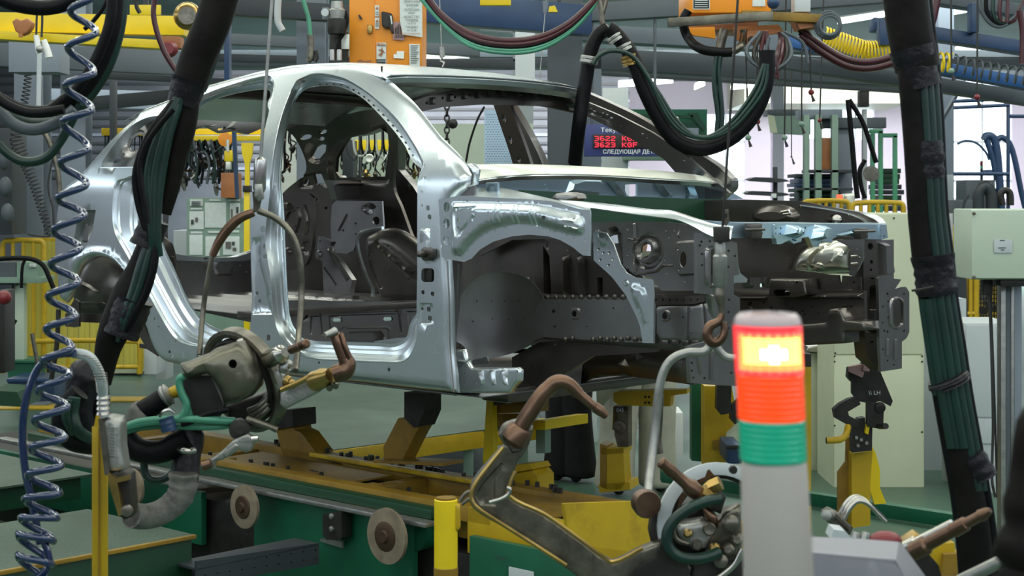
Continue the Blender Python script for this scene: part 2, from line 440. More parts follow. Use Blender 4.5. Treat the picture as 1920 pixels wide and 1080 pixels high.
M['led'] = mat('red_led', (1, .05, .10), 0, .4, 0, 5, emit=1.8, ecol=(1, .02, .06))
M['glass'] = mat('window_glass', (.9, .97, 1), 0, .05, 0, 5, trans=1, alpha=.3)
# ================================================================ the hall
def struct(o): o['kind'] = 'structure'; return o
struct(wbox('floor', -20, 22, -8, 41, -.1, 0, M['floor'], bev=0))
X = lambda px, d: (px-960)/F*d
Zp = lambda py, d: CZ-(py-YH)/F*d
FWY = 41.0
def far_rect(x0, y0, x1, y1): return (X(x0, FWY), X(x1, FWY), Zp(y1, FWY), Zp(y0, FWY))
wins = [far_rect(1326, 214, 1397, 372), far_rect(1788, 150, 1898, 372), far_rect(1515, 196, 1568, 260), far_rect(1570, 205, 1640, 262)]
def holed_wall(name, x0, x1, z0, z1, y, rects):
    S = Surf(Vector((0, y, 0)), Vector((1, 0, 0)), UP, Vector((0, -1, 0)))
    return struct(sheet(name, S, [(x0, z0), (x1, z0), (x1, z1), (x0, z1)], M['wall'], raw=True, thick=.25,
                        holes=[[(a, c), (b, c), (b, d_), (a, d_)] for a, b, c, d_ in rects]))
holed_wall('wall_back', -20, 22, 0, 4.9, FWY, wins)
struct(wbox('wall_left', -20.2, -20, -8, 41, 0, 4.9, M['wall'], bev=0))
struct(wbox('wall_right', 22, 22.2, -8, 41, 0, 4.9, M['wall'], bev=0))
struct(wbox('wall_front', -20, 22, -8.2, -8, 0, 4.9, M['wall'], bev=0))
struct(wbox('ceiling', -20, 22, -8, 41, 6.8, 6.9, M['ceil'], bev=0))
struct(wbox('trim_ceiling_far', -20, 22, 18, 41, 4.75, 4.9, M['ceil'], bev=0))
for i, (a, b, c, d_) in enumerate(wins):
    w = Thing('window_%d' % (i+1), 'tall bright hall window in the far wall', 'window', ((a+b)/2, FWY, c), kind='structure')
    del w.o['label']; del w.o['category']
    wbox('pane', a, b, FWY+.10, FWY+.11, c, d_, M['glass'], w, 0)
    for k in range(1, 2 if i else 2): wbox('mullion', a+(b-a)*k/2-.02, a+(b-a)*k/2+.02, FWY+.04, FWY+.1, c, d_, M['lgrey'], w, 0)
    for z in (2.2, 3.2):
        if c < z < d_: wbox('glazing_bar', a, b, FWY+.03, FWY+.1, z-.03, z+.03, M['lgrey'], w, 0)
# steel columns
def column(x0, x1, d, lab, y0=-40, dark=None, m='greyp'):
    t = Thing('steel_column', lab, 'column', (X((x0+x1)/2, d), d, 0), kind='structure')
    a, b = X(x0, d), X(x1, d); z1 = 4.75
    wbox('flange', a, b, d, d+.02, 0, z1, M[m], t); wbox('flange', a, b, d+(b-a), d+(b-a)+.02, 0, z1, M[m], t)
    wbox('web', (a+b)/2-.01, (a+b)/2+.01, d+.02, d+(b-a), 0, z1, M[m], t)
    wbox('base_plate', a-.06, b+.06, d-.06, d+(b-a)+.08, 0, .03, M[m], t)
    return t
column(26, 80, 13.5, 'pale grey steel column at far left of hall')
column(113, 160, 15.5, 'grey steel column second from the left')
column(556, 610, 13.6, 'grey steel column beside the orange welding cabinet')
column(1028, 1092, 12.6, 'brown grey column behind the windscreen opening', m='greym')
column(1448, 1470, 30, 'slim far column in the middle of the bright wall', m='wall')
column(1760, 1789, 22, 'grey blue column left of the bright window')
column(962, 1000, 20, 'pale column behind the pale door', m='lgrey')
# overhead beams: (x0,y0)-(x1,y1) at depth, height px
def obeam(name, a, b, h, m, lab, dep=.15, cat='beam'):
    A, B = P(*a), P(*b); t = B-A
    o = box(name, A-UP*(h/F*a[2]), t, Vector((0, dep, 0)), UP*(h/F*a[2]), M[m], None, .004)
    if max(a[1], b[1]) < 40:
        for f in (.2, .8):
            q = A.lerp(B, f); zt = 6.8 if q.y < 18 else 4.75
            box('hanger_rod', q+Vector((-.015, dep*.4, -.01)), (.03, 0, 0), (0, .03, 0), UP*(zt-q.z+.01), M['greyd'], o, 0)
    return tag(o, lab, cat)
obeam('crane_rail', (-40,22,9.5), (345,30,9.5), 36, 'yelb', 'yellow overhead crane rail crossing top left')
obeam('crane_rail_flange', (-40,55,9.4), (300,75,9.4), 16, 'yelb', 'lower yellow flange bar under the crane rail')
obeam('roof_beam', (-40,78,15.2), (345,96,15.2), 44, 'greym', 'grey beam just below the yellow rail at left')
obeam('roof_beam', (60,128,16), (480,150,18), 12, 'greyd', 'thin dark beam crossing left of the car roof')
obeam('roof_beam', (0,196,17), (520,150,19), 26, 'greyd', 'sloping dark beam above the car tail')
obeam('duct', (60,165,24), (350,172,24), 34, 'greyp', 'pale horizontal duct behind the left columns')
obeam('duct', (60,120,26), (350,112,26), 26, 'greym', 'upper grey duct behind the left columns')
obeam('roof_beam', (380,-8,13), (700,12,13), 32, 'greyd', 'dark beam at the top left of the orange cabinet')
obeam('roof_beam', (420,62,16), (900,85,16), 20, 'greym', 'grey beam passing behind the orange cabinet')
obeam('roof_beam', (400,100,18), (1000,116,18), 14, 'greyd', 'dark beam just above the car roof')
obeam('roof_beam', (780,-20,11), (1110,10,12), 60, 'blued', 'deep dark blue beam right of the orange cabinet', .2)
obeam('roof_beam', (900,40,20), (1130,60,20), 16, 'lgrey', 'pale beam behind the hose festoon')
obeam('roof_beam', (1090,6,12), (1300,-6,12), 34, 'greym', 'grey beam at the top centre left of the hanging unit')
obeam('roof_beam', (1090,45,13), (1700,78,13), 30, 'greyp', 'wide grey girder below the hanging welding unit', .25)
obeam('roof_beam', (1090,88,14), (1700,122,14), 40, 'greym', 'second grey girder under the wide one', .3)
obeam('roof_beam', (1090,128,18), (1720,165,18), 10, 'greyd', 'thin dark girder over the fluorescent lamps')
obeam('roof_beam', (1460,100,10.5), (1960,175,10.5), 26, 'greym', 'sloping grey girder under the blue beam')
obeam('blue_beam', (1480,66,10.2), (1960,150,10.2), 22, 'bluep', 'bright blue sloping beam carrying the spiral hose', .15)
obeam('blue_beam', (1640,32,9.4), (1960,82,9.4), 24, 'blued', 'dark blue upper beam at the top right', .15)
obeam('blue_beam', (1600,-40,9.6), (1960,14,9.6), 22, 'greym', 'grey rail above the dark blue beam')
obeam('roof_beam', (1380,0,12), (1700,-25,12), 26, 'greym', 'grey beam at the top behind the hanging unit')
for i, (x, y0, y1, w, d, m, lab) in enumerate([(640+10,36,84,22,9.3,'blued','short dark blue hanger under the rail at left of the big hoses'),(1822,5,60,14,9.3,'blued','blue vertical hanger at the top right'),(420,0,150,10,12,'blued','thin blue upright behind the hoses'),(205,150,262,9,12,'greyd','dark thin hanger left of the car tail')]):
    if i == 0: x = 1650
    tag(pbox('hanger', x, y0, x+w, y1, d, .1, M[m]), lab, 'hanger')
obeam('brace', (1765,225,21), (1810,148,21), 10, 'greym', 'diagonal brace beside the bright window')
for i, y in enumerate((186, 200, 268, 304)):
    pass
# dark mezzanine mass above and behind
o = wbox('trim_cable_tray', -6, 9, 20, 20.6, 3.4, 3.5, M['greym']); struct(o)
o = wbox('trim_cable_tray_rear', -10, 12, 26, 26.5, 3.9, 4.05, M['greyd']); struct(o)
o = wbox('trim_wall_cladding', X(-200, 36), X(1180, 36), 36, 36.2, 0, 4.7, M['greym']); struct(o)
for k in range(14):
    z = 2.2+.19*k
    struct(wbox('trim_cladding_rib', X(-200, 36), X(1180, 36), 35.93, 36, z, z+.06, M['greyp'] if k % 4 == 1 else M['greyd'], bev=0))
# lamps
def lamp(x0, y0, x1, y1, d, lab, h=8):
    t = Thing('ceiling_lamp', lab, 'lamp', tuple(P((x0+x1)/2, (y0+y1)/2, d)), group=None)
    a, b = P(x0, y0, d), P(x1, y1, d); v = b-a
    box('tube', a, v, Vector((0, .14, 0)), UP*(h/F*d), M['glow'], t, .01)
    box('housing', a+UP*(h/F*d), v, Vector((0, .18, 0)), UP*(4/F*d), M['white'], t, .004)
lamp(1160, 163, 1262, 155, 34, 'long fluorescent lamp left of the green box top')
lamp(1303, 168, 1322, 160, 34, 'short lit lamp end left of the black hose loop')
lamp(1372, 168, 1422, 162, 34, 'bright lamp just left of the thick black hose')
lamp(1440, 172, 1462, 168, 36, 'round lit lamp right of the thick black hose')
lamp(1574, 44, 1662, 30, 24, 'bright tube lamp between hanging unit and big hoses', 10)
lamp(1780, 28, 1825, 20, 24, 'small lit lamp above the dark blue beam')
lamp(1795, 92, 1850, 92, 24, 'small lit lamp under the dark blue beam', 5)
lamp(790, 112, 880, 122, 22, 'lit lamp right of the orange cabinet', 10)
lamp(505, 82, 555, 84, 22, 'dim lamp left of the orange cabinet', 7)
lamp(1150, 214, 1178, 214, 36, 'small lamp behind the car windscreen pillar', 6)
# bright high-level ceiling patches over the right side
struct(wbox('trim_pale_soffit', X(1390, 38), X(1700, 38), 37.5, 40.5, Zp(196, 38), 4.75, M['cream'], bev=0))
# ================================================================ decks and conveyor bed
def deckz(z): return z-CO.z
t = Thing('work_platform', 'nearest low platform with grey checker top and dark green side, bottom left', 'platform', tuple(CP(-1.5, -1.5, -.995)))
cbox('deck_plate', -1.7, -1.0, -2.6, -.69, -.455, -.445, M['deck'], t, .002); cbox('fascia', -1.7, -1.01, -2.6, -.70, -.995, -.457, M['greend'], t, .002)
cbox('edge_trim', -1.012, -.995, -2.6, -.69, -.458, -.444, M['ochre'], t, .002)
t = Thing('work_platform', 'grey green walkway deck with floor plates left of the conveyor', 'platform', tuple(CP(-4, -1, -.995)))
cbox('deck_plate', -9.5, -2.4, -5.5, -.22, -.460, -.450, M['deck'], t, .002)
cbox('deck_frame', -9.5, -2.44, -5.5, -.26, -.56, -.460, M['greend'], t, .002)
for w in (-.4, -1.4, -2.4): cbox('leg', -2.6, -2.54, w-.03, w+.03, -.995, -.56, M['greend'], t)
for s, w in ((-2.9,-.45),(-3.1,-.9),(-3.6,-.6),(-2.75,-.95)): 
    bm = bmesh.new(); bmesh.ops.create_cone(bm, cap_ends=True, segments=16, radius1=.05, radius2=.045, depth=.03, matrix=Matrix.Translation(CP(s, w, -.44))); frombm('floor_button', bm, M['alu'], t)
for i, (x, y) in enumerate(((62,762),(225,748))):
    a, b = ZW(.01).un(x, y); tag(wbox('floor_marking', a-.22 if i else a-.3, a+.22, b-.15, b+.15, .002, .012, M['yel'], bev=0), 'yellow floor plate %s' % ('left of the coiled blue hose' if i == 0 else 'just right of the hanging black sleeve'), 'floor plate')
t = Thing('raised_deck', 'raised checker plate deck with yellow edge behind the skid', 'platform', tuple(P(750, 900, 9.6)))
DP = ZW(.35); dk = [(330,868),(590,848),(910,805),(1010,792),(1000,745),(860,700),(700,686),(520,690),(380,720)]
sheet('deck_plate', DP, dk, M['deck'], t, thick=.02)
e0, e1 = DP.pos(*DP.un(560, 853)), DP.pos(*DP.un(1012, 791)); box('edge_beam', e0-UP*.11, e1-e0, Vector((.0, .06, 0)), UP*.105, M['yel'], t)
for k in (.15, .4, .65, .9): 
    p = e0.lerp(e1, k); box('leg', p+Vector((0, .1, -.35)), (.06, 0, 0), (0, .06, 0), UP*.25, M['grng'], t)
for i, (x, y) in enumerate(((640,735),(720,770))):
    p = DP.pos(*DP.un(x, y))
# bed of the conveyor
bed = Thing('conveyor_bed', 'dark green conveyor bed with steel rail running under the yellow skid', 'conveyor', tuple(CP(-.6, .4, -.995)))
cbox('side_panel', -1.62, -.66, .05, .08, -.82, -.455, M['green'], bed); cbox('side_panel', -.36, .42, .05, .08, -.95, -.47, M['green'], bed)
cbox('side_panel', -4.2, -2.0, .06, .09, -.75, -.52, M['green'], bed)
cbox('rail', -3.6, -.52, -.02, .04, -.455, -.437, M['alu'], bed); cbox('inner_box', -4.5, .40, .12, .7, -.9, -.56, M['irond'], bed, .01)
cbox('slide_strip', -3.4, -.55, .04, .11, -.437, -.40, M['greend'], bed)
cbox('foot_beam', -1.2, -.5, -.35, .05, -.95, -.76, M['greend'], bed); cbox('foot_post', -1.32, -1.22, -.25, -.15, -.995, -.74, M['greenl'], bed)
cbox('number_tag', -.16, -.04, .044, .05, -.64, -.55, M['lgrey'], bed)
for s, x, y, R_, lab in ((-1.5,455,951,.088,''),(-.65,722,1006,.104,''),(-2.4,244,915,.085,'')):
    w0 = -.08; c = W(w0).pos(*W(w0).un(x, y))
    r = lathe('roller_flange', c, LT, [(0, R_*.5), (0.004, R_), (.018, R_), (.02, R_*.6), (.03, R_*.55)], M['flg'], bed, 28)
    h = lathe('roller_hub', c-LT*.004, LT, [(-.012, R_*.2), (-.002, R_*.24), (-.001, R_*.5), (.002, R_*.54), (.03, R_*.5)], M['hubd'], r, 20)
    if s > -2: bm = bmesh.new(); tube_bm(bm, [c+LT*.14, c+LT*.5], R_*.75, 16); frombm('roller_drum', bm, M['green'], bed)
SJ = W(-.02)
jb = sheet('junction_box', SJ, [(605,964),(640,958),(641,1008),(636,1013),(612,1012),(605,1002)], M['irond'], bed, thick=.05)
sheet('box_plate', W(.03), [(600,1010),(642,1015),(642,1028),(600,1015)], M['alu'], bed, thick=.01)
for y in (968, 992): lathe('socket', W(-.02).pos(*W(-.02).un(622, y)), -LT, [(0, .012), (.006, .011), (.008, .004)], M['alu'], jb, 12)
text('tag_digits', '300060081', W(.044), 928, 1046, 5, M['ink'], bed, wide=1.0)
t = Thing('perforated_channel', 'grey steel channel with two rows of holes beside the rollers', 'channel', tuple(CP(-1.2, -.6, -.8)))
CS = SX(-1.02+.12)
sheet('web', CS, [(368,1052),(598,1018),(598,1058),(368,1098)], M['greyd'], t, thick=.01, holes=[ell(385+23*k, 1062-3.4*k+dy, 2, 1.6, 6) for k in range(10) for dy in (0, 16)])
u0, v0 = CS.un(368, 1052); u1, v1 = CS.un(598, 1018)
box('top_flange', CS.pos(u0, v1-.012, 0), -FW*.14, LT*(u1-u0), UP*.012, M['greyd'], t)
# ---------------------------------------------------------------- yellow skid
sk = Thing('yellow_skid', 'grimy yellow transport skid carrying the car body on the conveyor', 'skid', tuple(CP(-.6, .7, -.44)))
cbox('side_beam', -3.4, -.30, .10, .17, -.437, -.38, M['ochre'], sk); cbox('side_beam', -.42, .42, .10, .17, -.55, -.38, M['yel'], sk)
cbox('side_beam', -3.4, .42, .62, .70, -.50, -.405, M['ochre'], sk);
for s in (-3.0, -2.35, -1.75, -1.2, -.5, .1, .36): cbox('cross_beam', s-.035, s+.035, .17, .62, -.52, -.43, M['ochre'], sk)
cbox('top_plate', -2.2, -1.3, .17, .55, -.43, -.42, M['ochre'], sk); cbox('top_plate', -.75, -.2, .17, .6, -.43, -.42, M['ochre'], sk)
cbox('top_plate', -.1, .42, .18, .62, -.43, -.415, M['ochre'], sk); cbox('guide_bar', -1.9, -.7, .58, .61, -.415, -.395, M['yel'], sk)
bm = bmesh.new(); rnd_ = random.Random(3)
for k in range(70):
    s = rnd_.uniform(-2.3, -.4); w = rnd_.choice((.24, .30, .64, .68)); z = -.42 if w < .5 else -.405
    bmesh.ops.create_cone(bm, cap_ends=True, segments=6, radius1=.011, radius2=.010, depth=.02, matrix=Matrix.Translation(CP(s, w, z+.01)))
o = frombm('bolt', bm, M['irond'], sk); o['kind'] = 'stuff'
for s, w in ((-1.45,.2),(-1.05,.2),(-.62,.22),(-2.0,.2)): cbox('guide_block', s-.03, s+.03, w-.03, w+.03, -.42, -.385, M['ochre'], sk)
text('number', '8', W(.10), 652, 931, 9, M['ink'], sk)
sheet('buffer_plate', SX(-.02).__class__(CP(.62, 0, 0), LT, UP, FW), [(1058,945),(1062,944),(1242,938),(1248,1030),(1200,1036),(1068,1020)], M['yel'], sk, thick=.012)
cbox('lower_floor', .1, .42, .2, .7, -.62, -.60, M['ochre'], sk)
# uprights of the skid, traced in vertical planes along the car
def upright(w, pts, m, lab, th=.05, extra=()):
    t = Thing('skid_upright', lab, 'support', tuple(CP(W(w).un(*pts[0])[0], w, -.38)))
    sheet('upright_plate', W(w), pts, M[m], t, thick=th, rnd=.003, step=.04)
    for nm, ww, q, mm, tt in extra: sheet(nm, W(ww), q, M[mm], t, thick=tt)
    return t
upright(.62, [(515,795),(548,790),(552,806),(565,812),(592,848),(594,872),(580,882),(548,884),(528,850)], 'ochre', 'wide brown yellow skid upright just right of the left welding gun', .10,
        [('clamp_block', .60, [(513,770),(548,768),(549,800),(514,806)], 'irond', .14), ('bolt_block', .58, [(553,870),(558,868),(559,882),(553,883)], 'yel', .02)])
upright(.55, [(718,838),(746,784),(758,784),(758,770),(795,772),(794,788),(780,812),(755,862),(720,864)], 'ochre', 'slanting yellow skid upright under the middle of the sill', .07,
        [('clamp_block', .53, [(758,735),(795,738),(795,772),(783,800),(776,802),(758,784)], 'irond', .10), ('base_bolt_plate', .5, [(700,862),(830,868),(830,874),(700,868)], 'ochre', .12)])
upright(1.15, [(912,744),(922,742),(924,870),(906,872),(905,860)], 'yelb', 'tall yellow post under the front of the sill', .03,
        [('arm', 1.2, [(922,738),(1012,752),(1012,772),(922,776)], 'ochre', .06), ('arm_top', 1.1, [(925,742),(968,742),(968,755),(925,760)], 'irond', .1), ('brace', 1.25, [(925,776),(1000,775),(975,835),(930,800)], 'ochre', .03),
         ('cross_arm', 1.3, [(1000,788),(1022,788),(1022,806),(1000,806)], 'yelb', .3), ('end_post', 1.35, [(1005,806),(1022,806),(1022,850),(1005,850)], 'grng', .04)])
upright(.9, [(962,884),(975,878),(996,878),(1008,892),(1008,928),(990,932),(962,932)], 'yel', 'short yellow block between the welding arm and the black trousers', .10, [('cap', .88, [(960,872),(992,870),(998,880),(960,886)], 'yel', .12)])
t = Thing('fixture_stand', 'yellow clamp stand in front of the pale trousers', 'fixture', tuple(P(1150, 925, 7.0)))
DS = D(7.0, -20, 1150)
for nm, q_, m_, th in (('post', [(1138,842),(1168,840),(1172,905),(1165,918),(1136,918)], 'yel', .1), ('post_side', [(1125,832),(1138,836),(1138,918),(1125,912)], 'ochre', .1), ('crossbar', [(1150,737),(1160,733),(1288,730),(1288,738),(1258,742),(1256,762),(1228,762),(1160,760),(1150,752)], 'yel', .06),
                      ('clamp_body', [(1150,762),(1178,762),(1178,838),(1158,838),(1152,815)], 'iron', .06), ('clamp_arm', [(1150,762),(1158,762),(1158,808),(1148,806)], 'ochre', .07), ('plate', [(1128,840),(1170,838),(1170,850),(1128,852)], 'yel', .12), ('base', [(1122,908),(1180,904),(1182,918),(1124,924)], 'yel', .14)):
    sheet(nm, DS, q_, M[m_], t, thick=th)
sheet('tag_plate', D(6.97, -20, 1150), [(1154,764),(1170,763),(1170,773),(1154,774)], M['ink'], t, thick=.004)
text('tag_number', '043', D(6.96, -20, 1150), 1156, 772, 7, M['paper'], t)
for x, y in ((1210,744),(1217,744),(1210,755),(1217,755)): lathe('hole_plug', DS.pos(*DS.un(x, y), .001), DS.n, [(0, .006), (.003, .005)], M['irond'], t, 10)
lathe('pivot', DS.pos(*DS.un(1163, 800), .0), DS.n, [(0, .03), (.012, .028), (.014, .012), (.03, .011)], M['iron'], t, 18)
t = Thing('clamp_tower', 'tall yellow tower with green side behind the stack light', 'fixture', tuple(P(1345, 872, 7.9)))
DT = D(7.9, 0, 1340)
sheet('green_side', D(8.1), [(1297,715),(1322,722),(1322,866),(1297,864)], M['green'], t, thick=.1)
sheet('tower_plate', DT, [(1321,724),(1372,724),(1380,770),(1382,790),(1362,812),(1362,876),(1321,876)], M['yel'], t, thick=.15)
sheet('gusset', D(7.85), [(1362,812),(1392,785),(1440,790),(1440,870),(1362,872)], M['cream'], t, thick=.02)
sheet('clamp_block', D(7.75), [(1345,722),(1372,722),(1370,775),(1352,778),(1344,768)], M['irond'], t, thick=.08); sheet('clamp_hook', D(7.75), [(1372,760),(1392,742),(1396,785),(1378,796),(1369,786)], M['irond'], t, thick=.05)
sheet('square_mark', D(7.89), [(1336,826),(1352,824),(1353,842),(1337,843)], M['ochre'], t, thick=.004)
t = Thing('clamp_tower', 'narrow yellow column edge right of the stack light', 'fixture', tuple(P(1512, 900, 8.2)))
sheet('tower_plate', D(8.2), [(1505,688),(1521,688),(1521,1000),(1505,1000)], M['yel'], t, thick=.1); sheet('clamp_block', D(8.1), [(1500,663),(1521,664),(1521,688),(1500,688)], M['irond'], t, thick=.08)
# right fixture: yellow box post with dark toggle clamp
t = Thing('clamp_fixture', 'yellow box post with dark toggle clamp marked LH under the front corner', 'fixture', tuple(P(1612, 990, 6.4)))
f = D(6.4, 30, 1597)
sheet('post_face', D(6.4), [(1597,850),(1636,845),(1632,905),(1632,985),(1597,990)], M['yel'], t, thick=.10, label='bright yellow post face')
sheet('post_side', D(6.46), [(1571,886),(1586,866),(1587,820),(1597,820),(1597,990),(1571,975)], M['ochre'], t, thick=.02)
sheet('rear_gusset', D(6.6), [(1632,830),(1642,850),(1650,880),(1650,915),(1662,944),(1640,946),(1632,920)], M['yelb'], t, thick=.03)
sheet('clamp_plate', D(6.35), [(1598,712),(1606,694),(1624,671),(1634,678),(1648,690),(1674,752),(1670,762),(1650,752),(1632,757),(1608,752),(1598,738)], M['irond'], t, thick=.03)
sheet('lower_arm', D(6.32), [(1563,768),(1574,758),(1592,748),(1608,745),(1614,758),(1590,772),(1592,780),(1612,790),(1608,804),(1584,794),(1566,784)], M['irond'], t, thick=.04)
sheet('link', D(6.30), [(1626,755),(1658,757),(1656,800),(1650,804),(1642,803),(1626,800)], M['irond'], t, thick=.03)
sheet('knuckle', D(6.33), [(1610,785),(1622,783),(1624,812),(1630,800),(1636,800),(1635,845),(1598,849),(1597,808)], M['irond'], t, thick=.05)
sheet('pad', D(6.3), [(1592,688),(1617,683),(1614,695),(1621,698),(1617,708),(1594,698)], M['pink'], t, thick=.03); sheet('pad', D(6.29), [(1624,672),(1636,670),(1630,697),(1618,695)], M['pink'], t, thick=.03)
sheet('pad_block', D(6.34), [(1592,690),(1602,692),(1606,712),(1596,716),(1590,708)], M['irond'], t, thick=.05)
for x, y in ((1605,820),(1614,824),(1624,830),(1608,835)): lathe('bolt_head', P(x, y, 6.33), (0, -1, 0), [(0, .008), (.012, .007)], M['alu'], t, 8)
lathe('pivot', P(1650, 764, 6.30), (0, -1, 0), [(0, .022), (.012, .02), (.014, .008), (.02, .008)], M['irond'], t, 14)
bar('foot_pin', P(1648, 799, 6.3), P(1661, 799, 6.2), .012, M['irond'], t)
tube('handle_pipe', [(1550,826,6.2),(1575,824,6.2),(1586,815,6.25),(1590,800,6.3)], .013, M['yel'], t, 12)
lathe('pipe_mouth', P(1549, 826, 6.2), (-1, 0, 0), [(0, .013), (.001, .010)], M['irond'], t, 12)
text('chalk_mark', '\\\\ LH', D(6.345), 1628, 740, 8, M['paper'], t)
sheet('link_plate', D(6.31), [(1626,790),(1634,784),(1628,815),(1622,812)], M['yelb'], t, thick=.02)
# floor level skirting rail in green by the far side
o = box('green_floor_rail', P(1240, 905, 8.3), P(1840, 1000, 6.6)-P(1240, 905, 8.3), (0, .08, 0), UP*.06, M['green']); tag(o, 'green floor rail running along the right hand walkway', 'rail')
o = sheet('walkway', ZW(.02), [(1240,905),(1500,945),(1900,1010),(2100,960),(1800,905),(1500,880)], M['floor'], thick=.02); struct(o); o.name = 'floor_walkway'
t = Thing('yellow_floor_stand', 'small yellow floor stand behind the right electrode', 'stand', tuple(P(1780, 1075, 5.6)))
for q_ in ([(1742,1035),(1760,1020),(1790,1018),(1792,1080),(1742,1080)], [(1790,1036),(1822,1034),(1822,1080),(1790,1080)]): sheet('upright_plate', D(5.6), q_, M['yel'], t, thick=.05)
sheet('dirty_plate', D(5.55), [(1770,1040),(1800,1038),(1798,1080),(1765,1080)], M['ochre'], t, thick=.03)
# ================================================================ the car body shell
car = Thing('car_body_shell', 'bare silver unpainted hatchback body shell without doors on yellow skid', 'car body', tuple(CP(-1.3, .85, 0)))
near = Side(); far = Side(far=True)
FO = [(556,150),(590,137),(640,144),(672,160),(700,180),(745,222),(775,265),(795,305),
      (786,330),(783,400),(783,500),(782,560),(782,610),(781,640),(760,676),(713,680),(650,677),(580,672),(545,655),(522,625),
      (513,590),(507,525),(497,450),(505,360),(513,283),(528,215),(543,175)]
FI = [(568,166),(595,156),(635,156),(662,166),(690,184),(735,231),(763,268),(780,300),
      None,None,None,None,(775,606),(765,637),(740,651),(713,650),(660,648),(573,643),(553,625),(540,600),
      (536,565),(533,520),(530,460),(526,380),(526,280),(535,225),(548,190)]
RO = [(503,141),(434,158),(373,181),(340,205),(308,234),(283,280),(257,326),(221,338),(213,360),(213,427),(237,477),(283,560),
      (317,620),(340,643),(393,654),(440,662),(468,640),(471,600),(473,560),(470,425),(474,353),(490,273),(499,234),(510,185),(514,155)]
RI = [(505,163),(449,169),(391,187),(366,208),(345,245),(322,295),(308,340),(300,370),(300,410),(303,460),(325,510),(350,567),
      (373,600),(393,616),(420,626),(448,630),None,None,None,None,None,None,None,(506,195),(512,176)]
SIDE = [(250,222),(262,207),(300,192),(377,163),(480,135),(547,123),(633,119),(675,126),(710,143),(740,168),(770,197),(813,253),(832,272),(858,300),(873,328),
        (868,350),(850,368),(838,385),(836,440),(836,490),(840,560),(842,650),(847,700),(850,738),
        (770,730),(647,716),(547,706),(470,698),(383,688),(312,681),(294,670),(280,645),(270,615),(258,585),(250,555),(240,530),(227,507),(207,490),(180,483),(160,490),
        (145,505),(136,528),(130,550),(118,568),(108,560),(104,520),(100,470),(101,420),(108,375),(117,353),(147,327),(180,290),(200,267),(225,242)]
QW = [(188,315),(192,302),(203,284),(227,254),(252,231),(277,219),(300,216),(285,250),(270,280),(260,302),(255,314)]
arch_f = [(128,495),(140,478),(157,470),(183,464),(213,474),(238,500),(252,530),(262,565),(268,600),(255,583),(250,555),(240,530),(227,507),(207,490),(180,483),(160,490),(145,505),(136,528),(128,535)]
uv = lambda L, S=near: [S.un(*p) for p in L]
side_uv, fo_uv, ro_uv, qw_uv = (smooth_poly(uv(L)) for L in (SIDE, FO, RO, QW))
sb = []                                     # small location holes in the outer skin
for x, y, r in [(291,598,2.2),(308,597,2),(312,598,2),(298,613,1.6),(330,640,2),(318,660,2),(322,668,2),(497,462,3),(497,480,3),(478,550,2.5),(483,565,2.5),
                (503,633,4),(493,430,4),(647,690,2.4),(729,693,2.6),(598,680,1.8),(802,390,3.5),(805,407,3.5),(791,386,1.8),(793,548,2.8),(811,551,3.2),(802,580,3.4),(790,579,1.8),(804,597,3.4),(700,648,2),
                (795,309,1.8),(796,334,2.2),(790,360,2)]:
    sb.append(uv(rrect(x, y, r, r*1.35, r*.5, k=1)))
sb.append(uv(rrect(802, 516, 12, 13, 6)))
tl = smooth_poly(uv([(137,457),(146,402),(152,393),(180,393),(174,430),(163,457)]), 3, 30); sb.append(tl)
sheet('outer_side_panel', near, side_uv, M['zinc'], car, raw=True, holes=[fo_uv, ro_uv, qw_uv]+sb, thick=.004, rnd=.03, step=.032, emb=[
    (smooth_poly(uv(arch_f)), .010, .02),
    (uv([(101,372),(210,378),(211,374),(101,365)]), .004, .01),
    (uv([(789,428),(797,428),(806,428),(806,470),(800,486),(790,483)]), .012, .008),
    (uv([(787,568),(810,568),(813,578),(813,608),(787,610)]), -.006, .006),
    (uv([(472,445),(489,445),(487,495),(498,535),(510,590),(472,590)]), -.010, .012),
    ])
loft('tail_lamp_recess_wall', [[near.pos(*p) for p in tl], [Side(-.045).pos(*p) for p in tl]], M['zinc'], car, thick=.002)
sheet('tail_lamp_recess', Side(-.045), tl, M['steel'], car, raw=True, thick=.003, step=.02, holes=[uv(ell(147,422,2,2.5,8))], emb=[(uv([(141,455),(148,425),(160,420),(158,455)]), .02, .01)])
def jamb(name, O, I, surf, depth, m, inset=True, fl=None):
    """door opening return: rolls from the outer skin to the inner flange"""
    so, si = Side(0, surf.far), Side(-depth, surf.far)
    A = [near.un(*p) for p in O]; B = []
    si_n = Side(-depth)
    for p, a in zip(I, A): B.append(si_n.un(*p) if p else (a[0], a[1]))
    n = 5; SA = smooth_poly([(*a, *b) for a, b in zip(A, B)], n, 400)
    rings = []
    for t, off in ((0, 0), (.06, .012), (.10, .014), (.12, .022), (.15, .023), (.36, .033), (.39, .043), (.43, .045), (.47, .058), (.70, .062), (.73, .068), (.78, .080), (1, .084)):
        k = t; r = []
        for q in SA:
            s = q[0]*(1-k)+q[2]*k; z = q[1]*(1-k)+q[3]*k
            w = wprof(s, z)+depth*off/.084
            r.append(CP(s, Side.WID-w if surf.far else w, z))
        rings.append(r)
    return loft(name, rings, m, car, thick=.002, ang=28), [(q[2], q[3]) for q in SA]
_, fi_uv = jamb('door_opening_flange', FO, FI, near, .075, M['zinc'])
_, ri_uv = jamb('door_opening_flange', RO, RI, near, .075, M['zinc'])
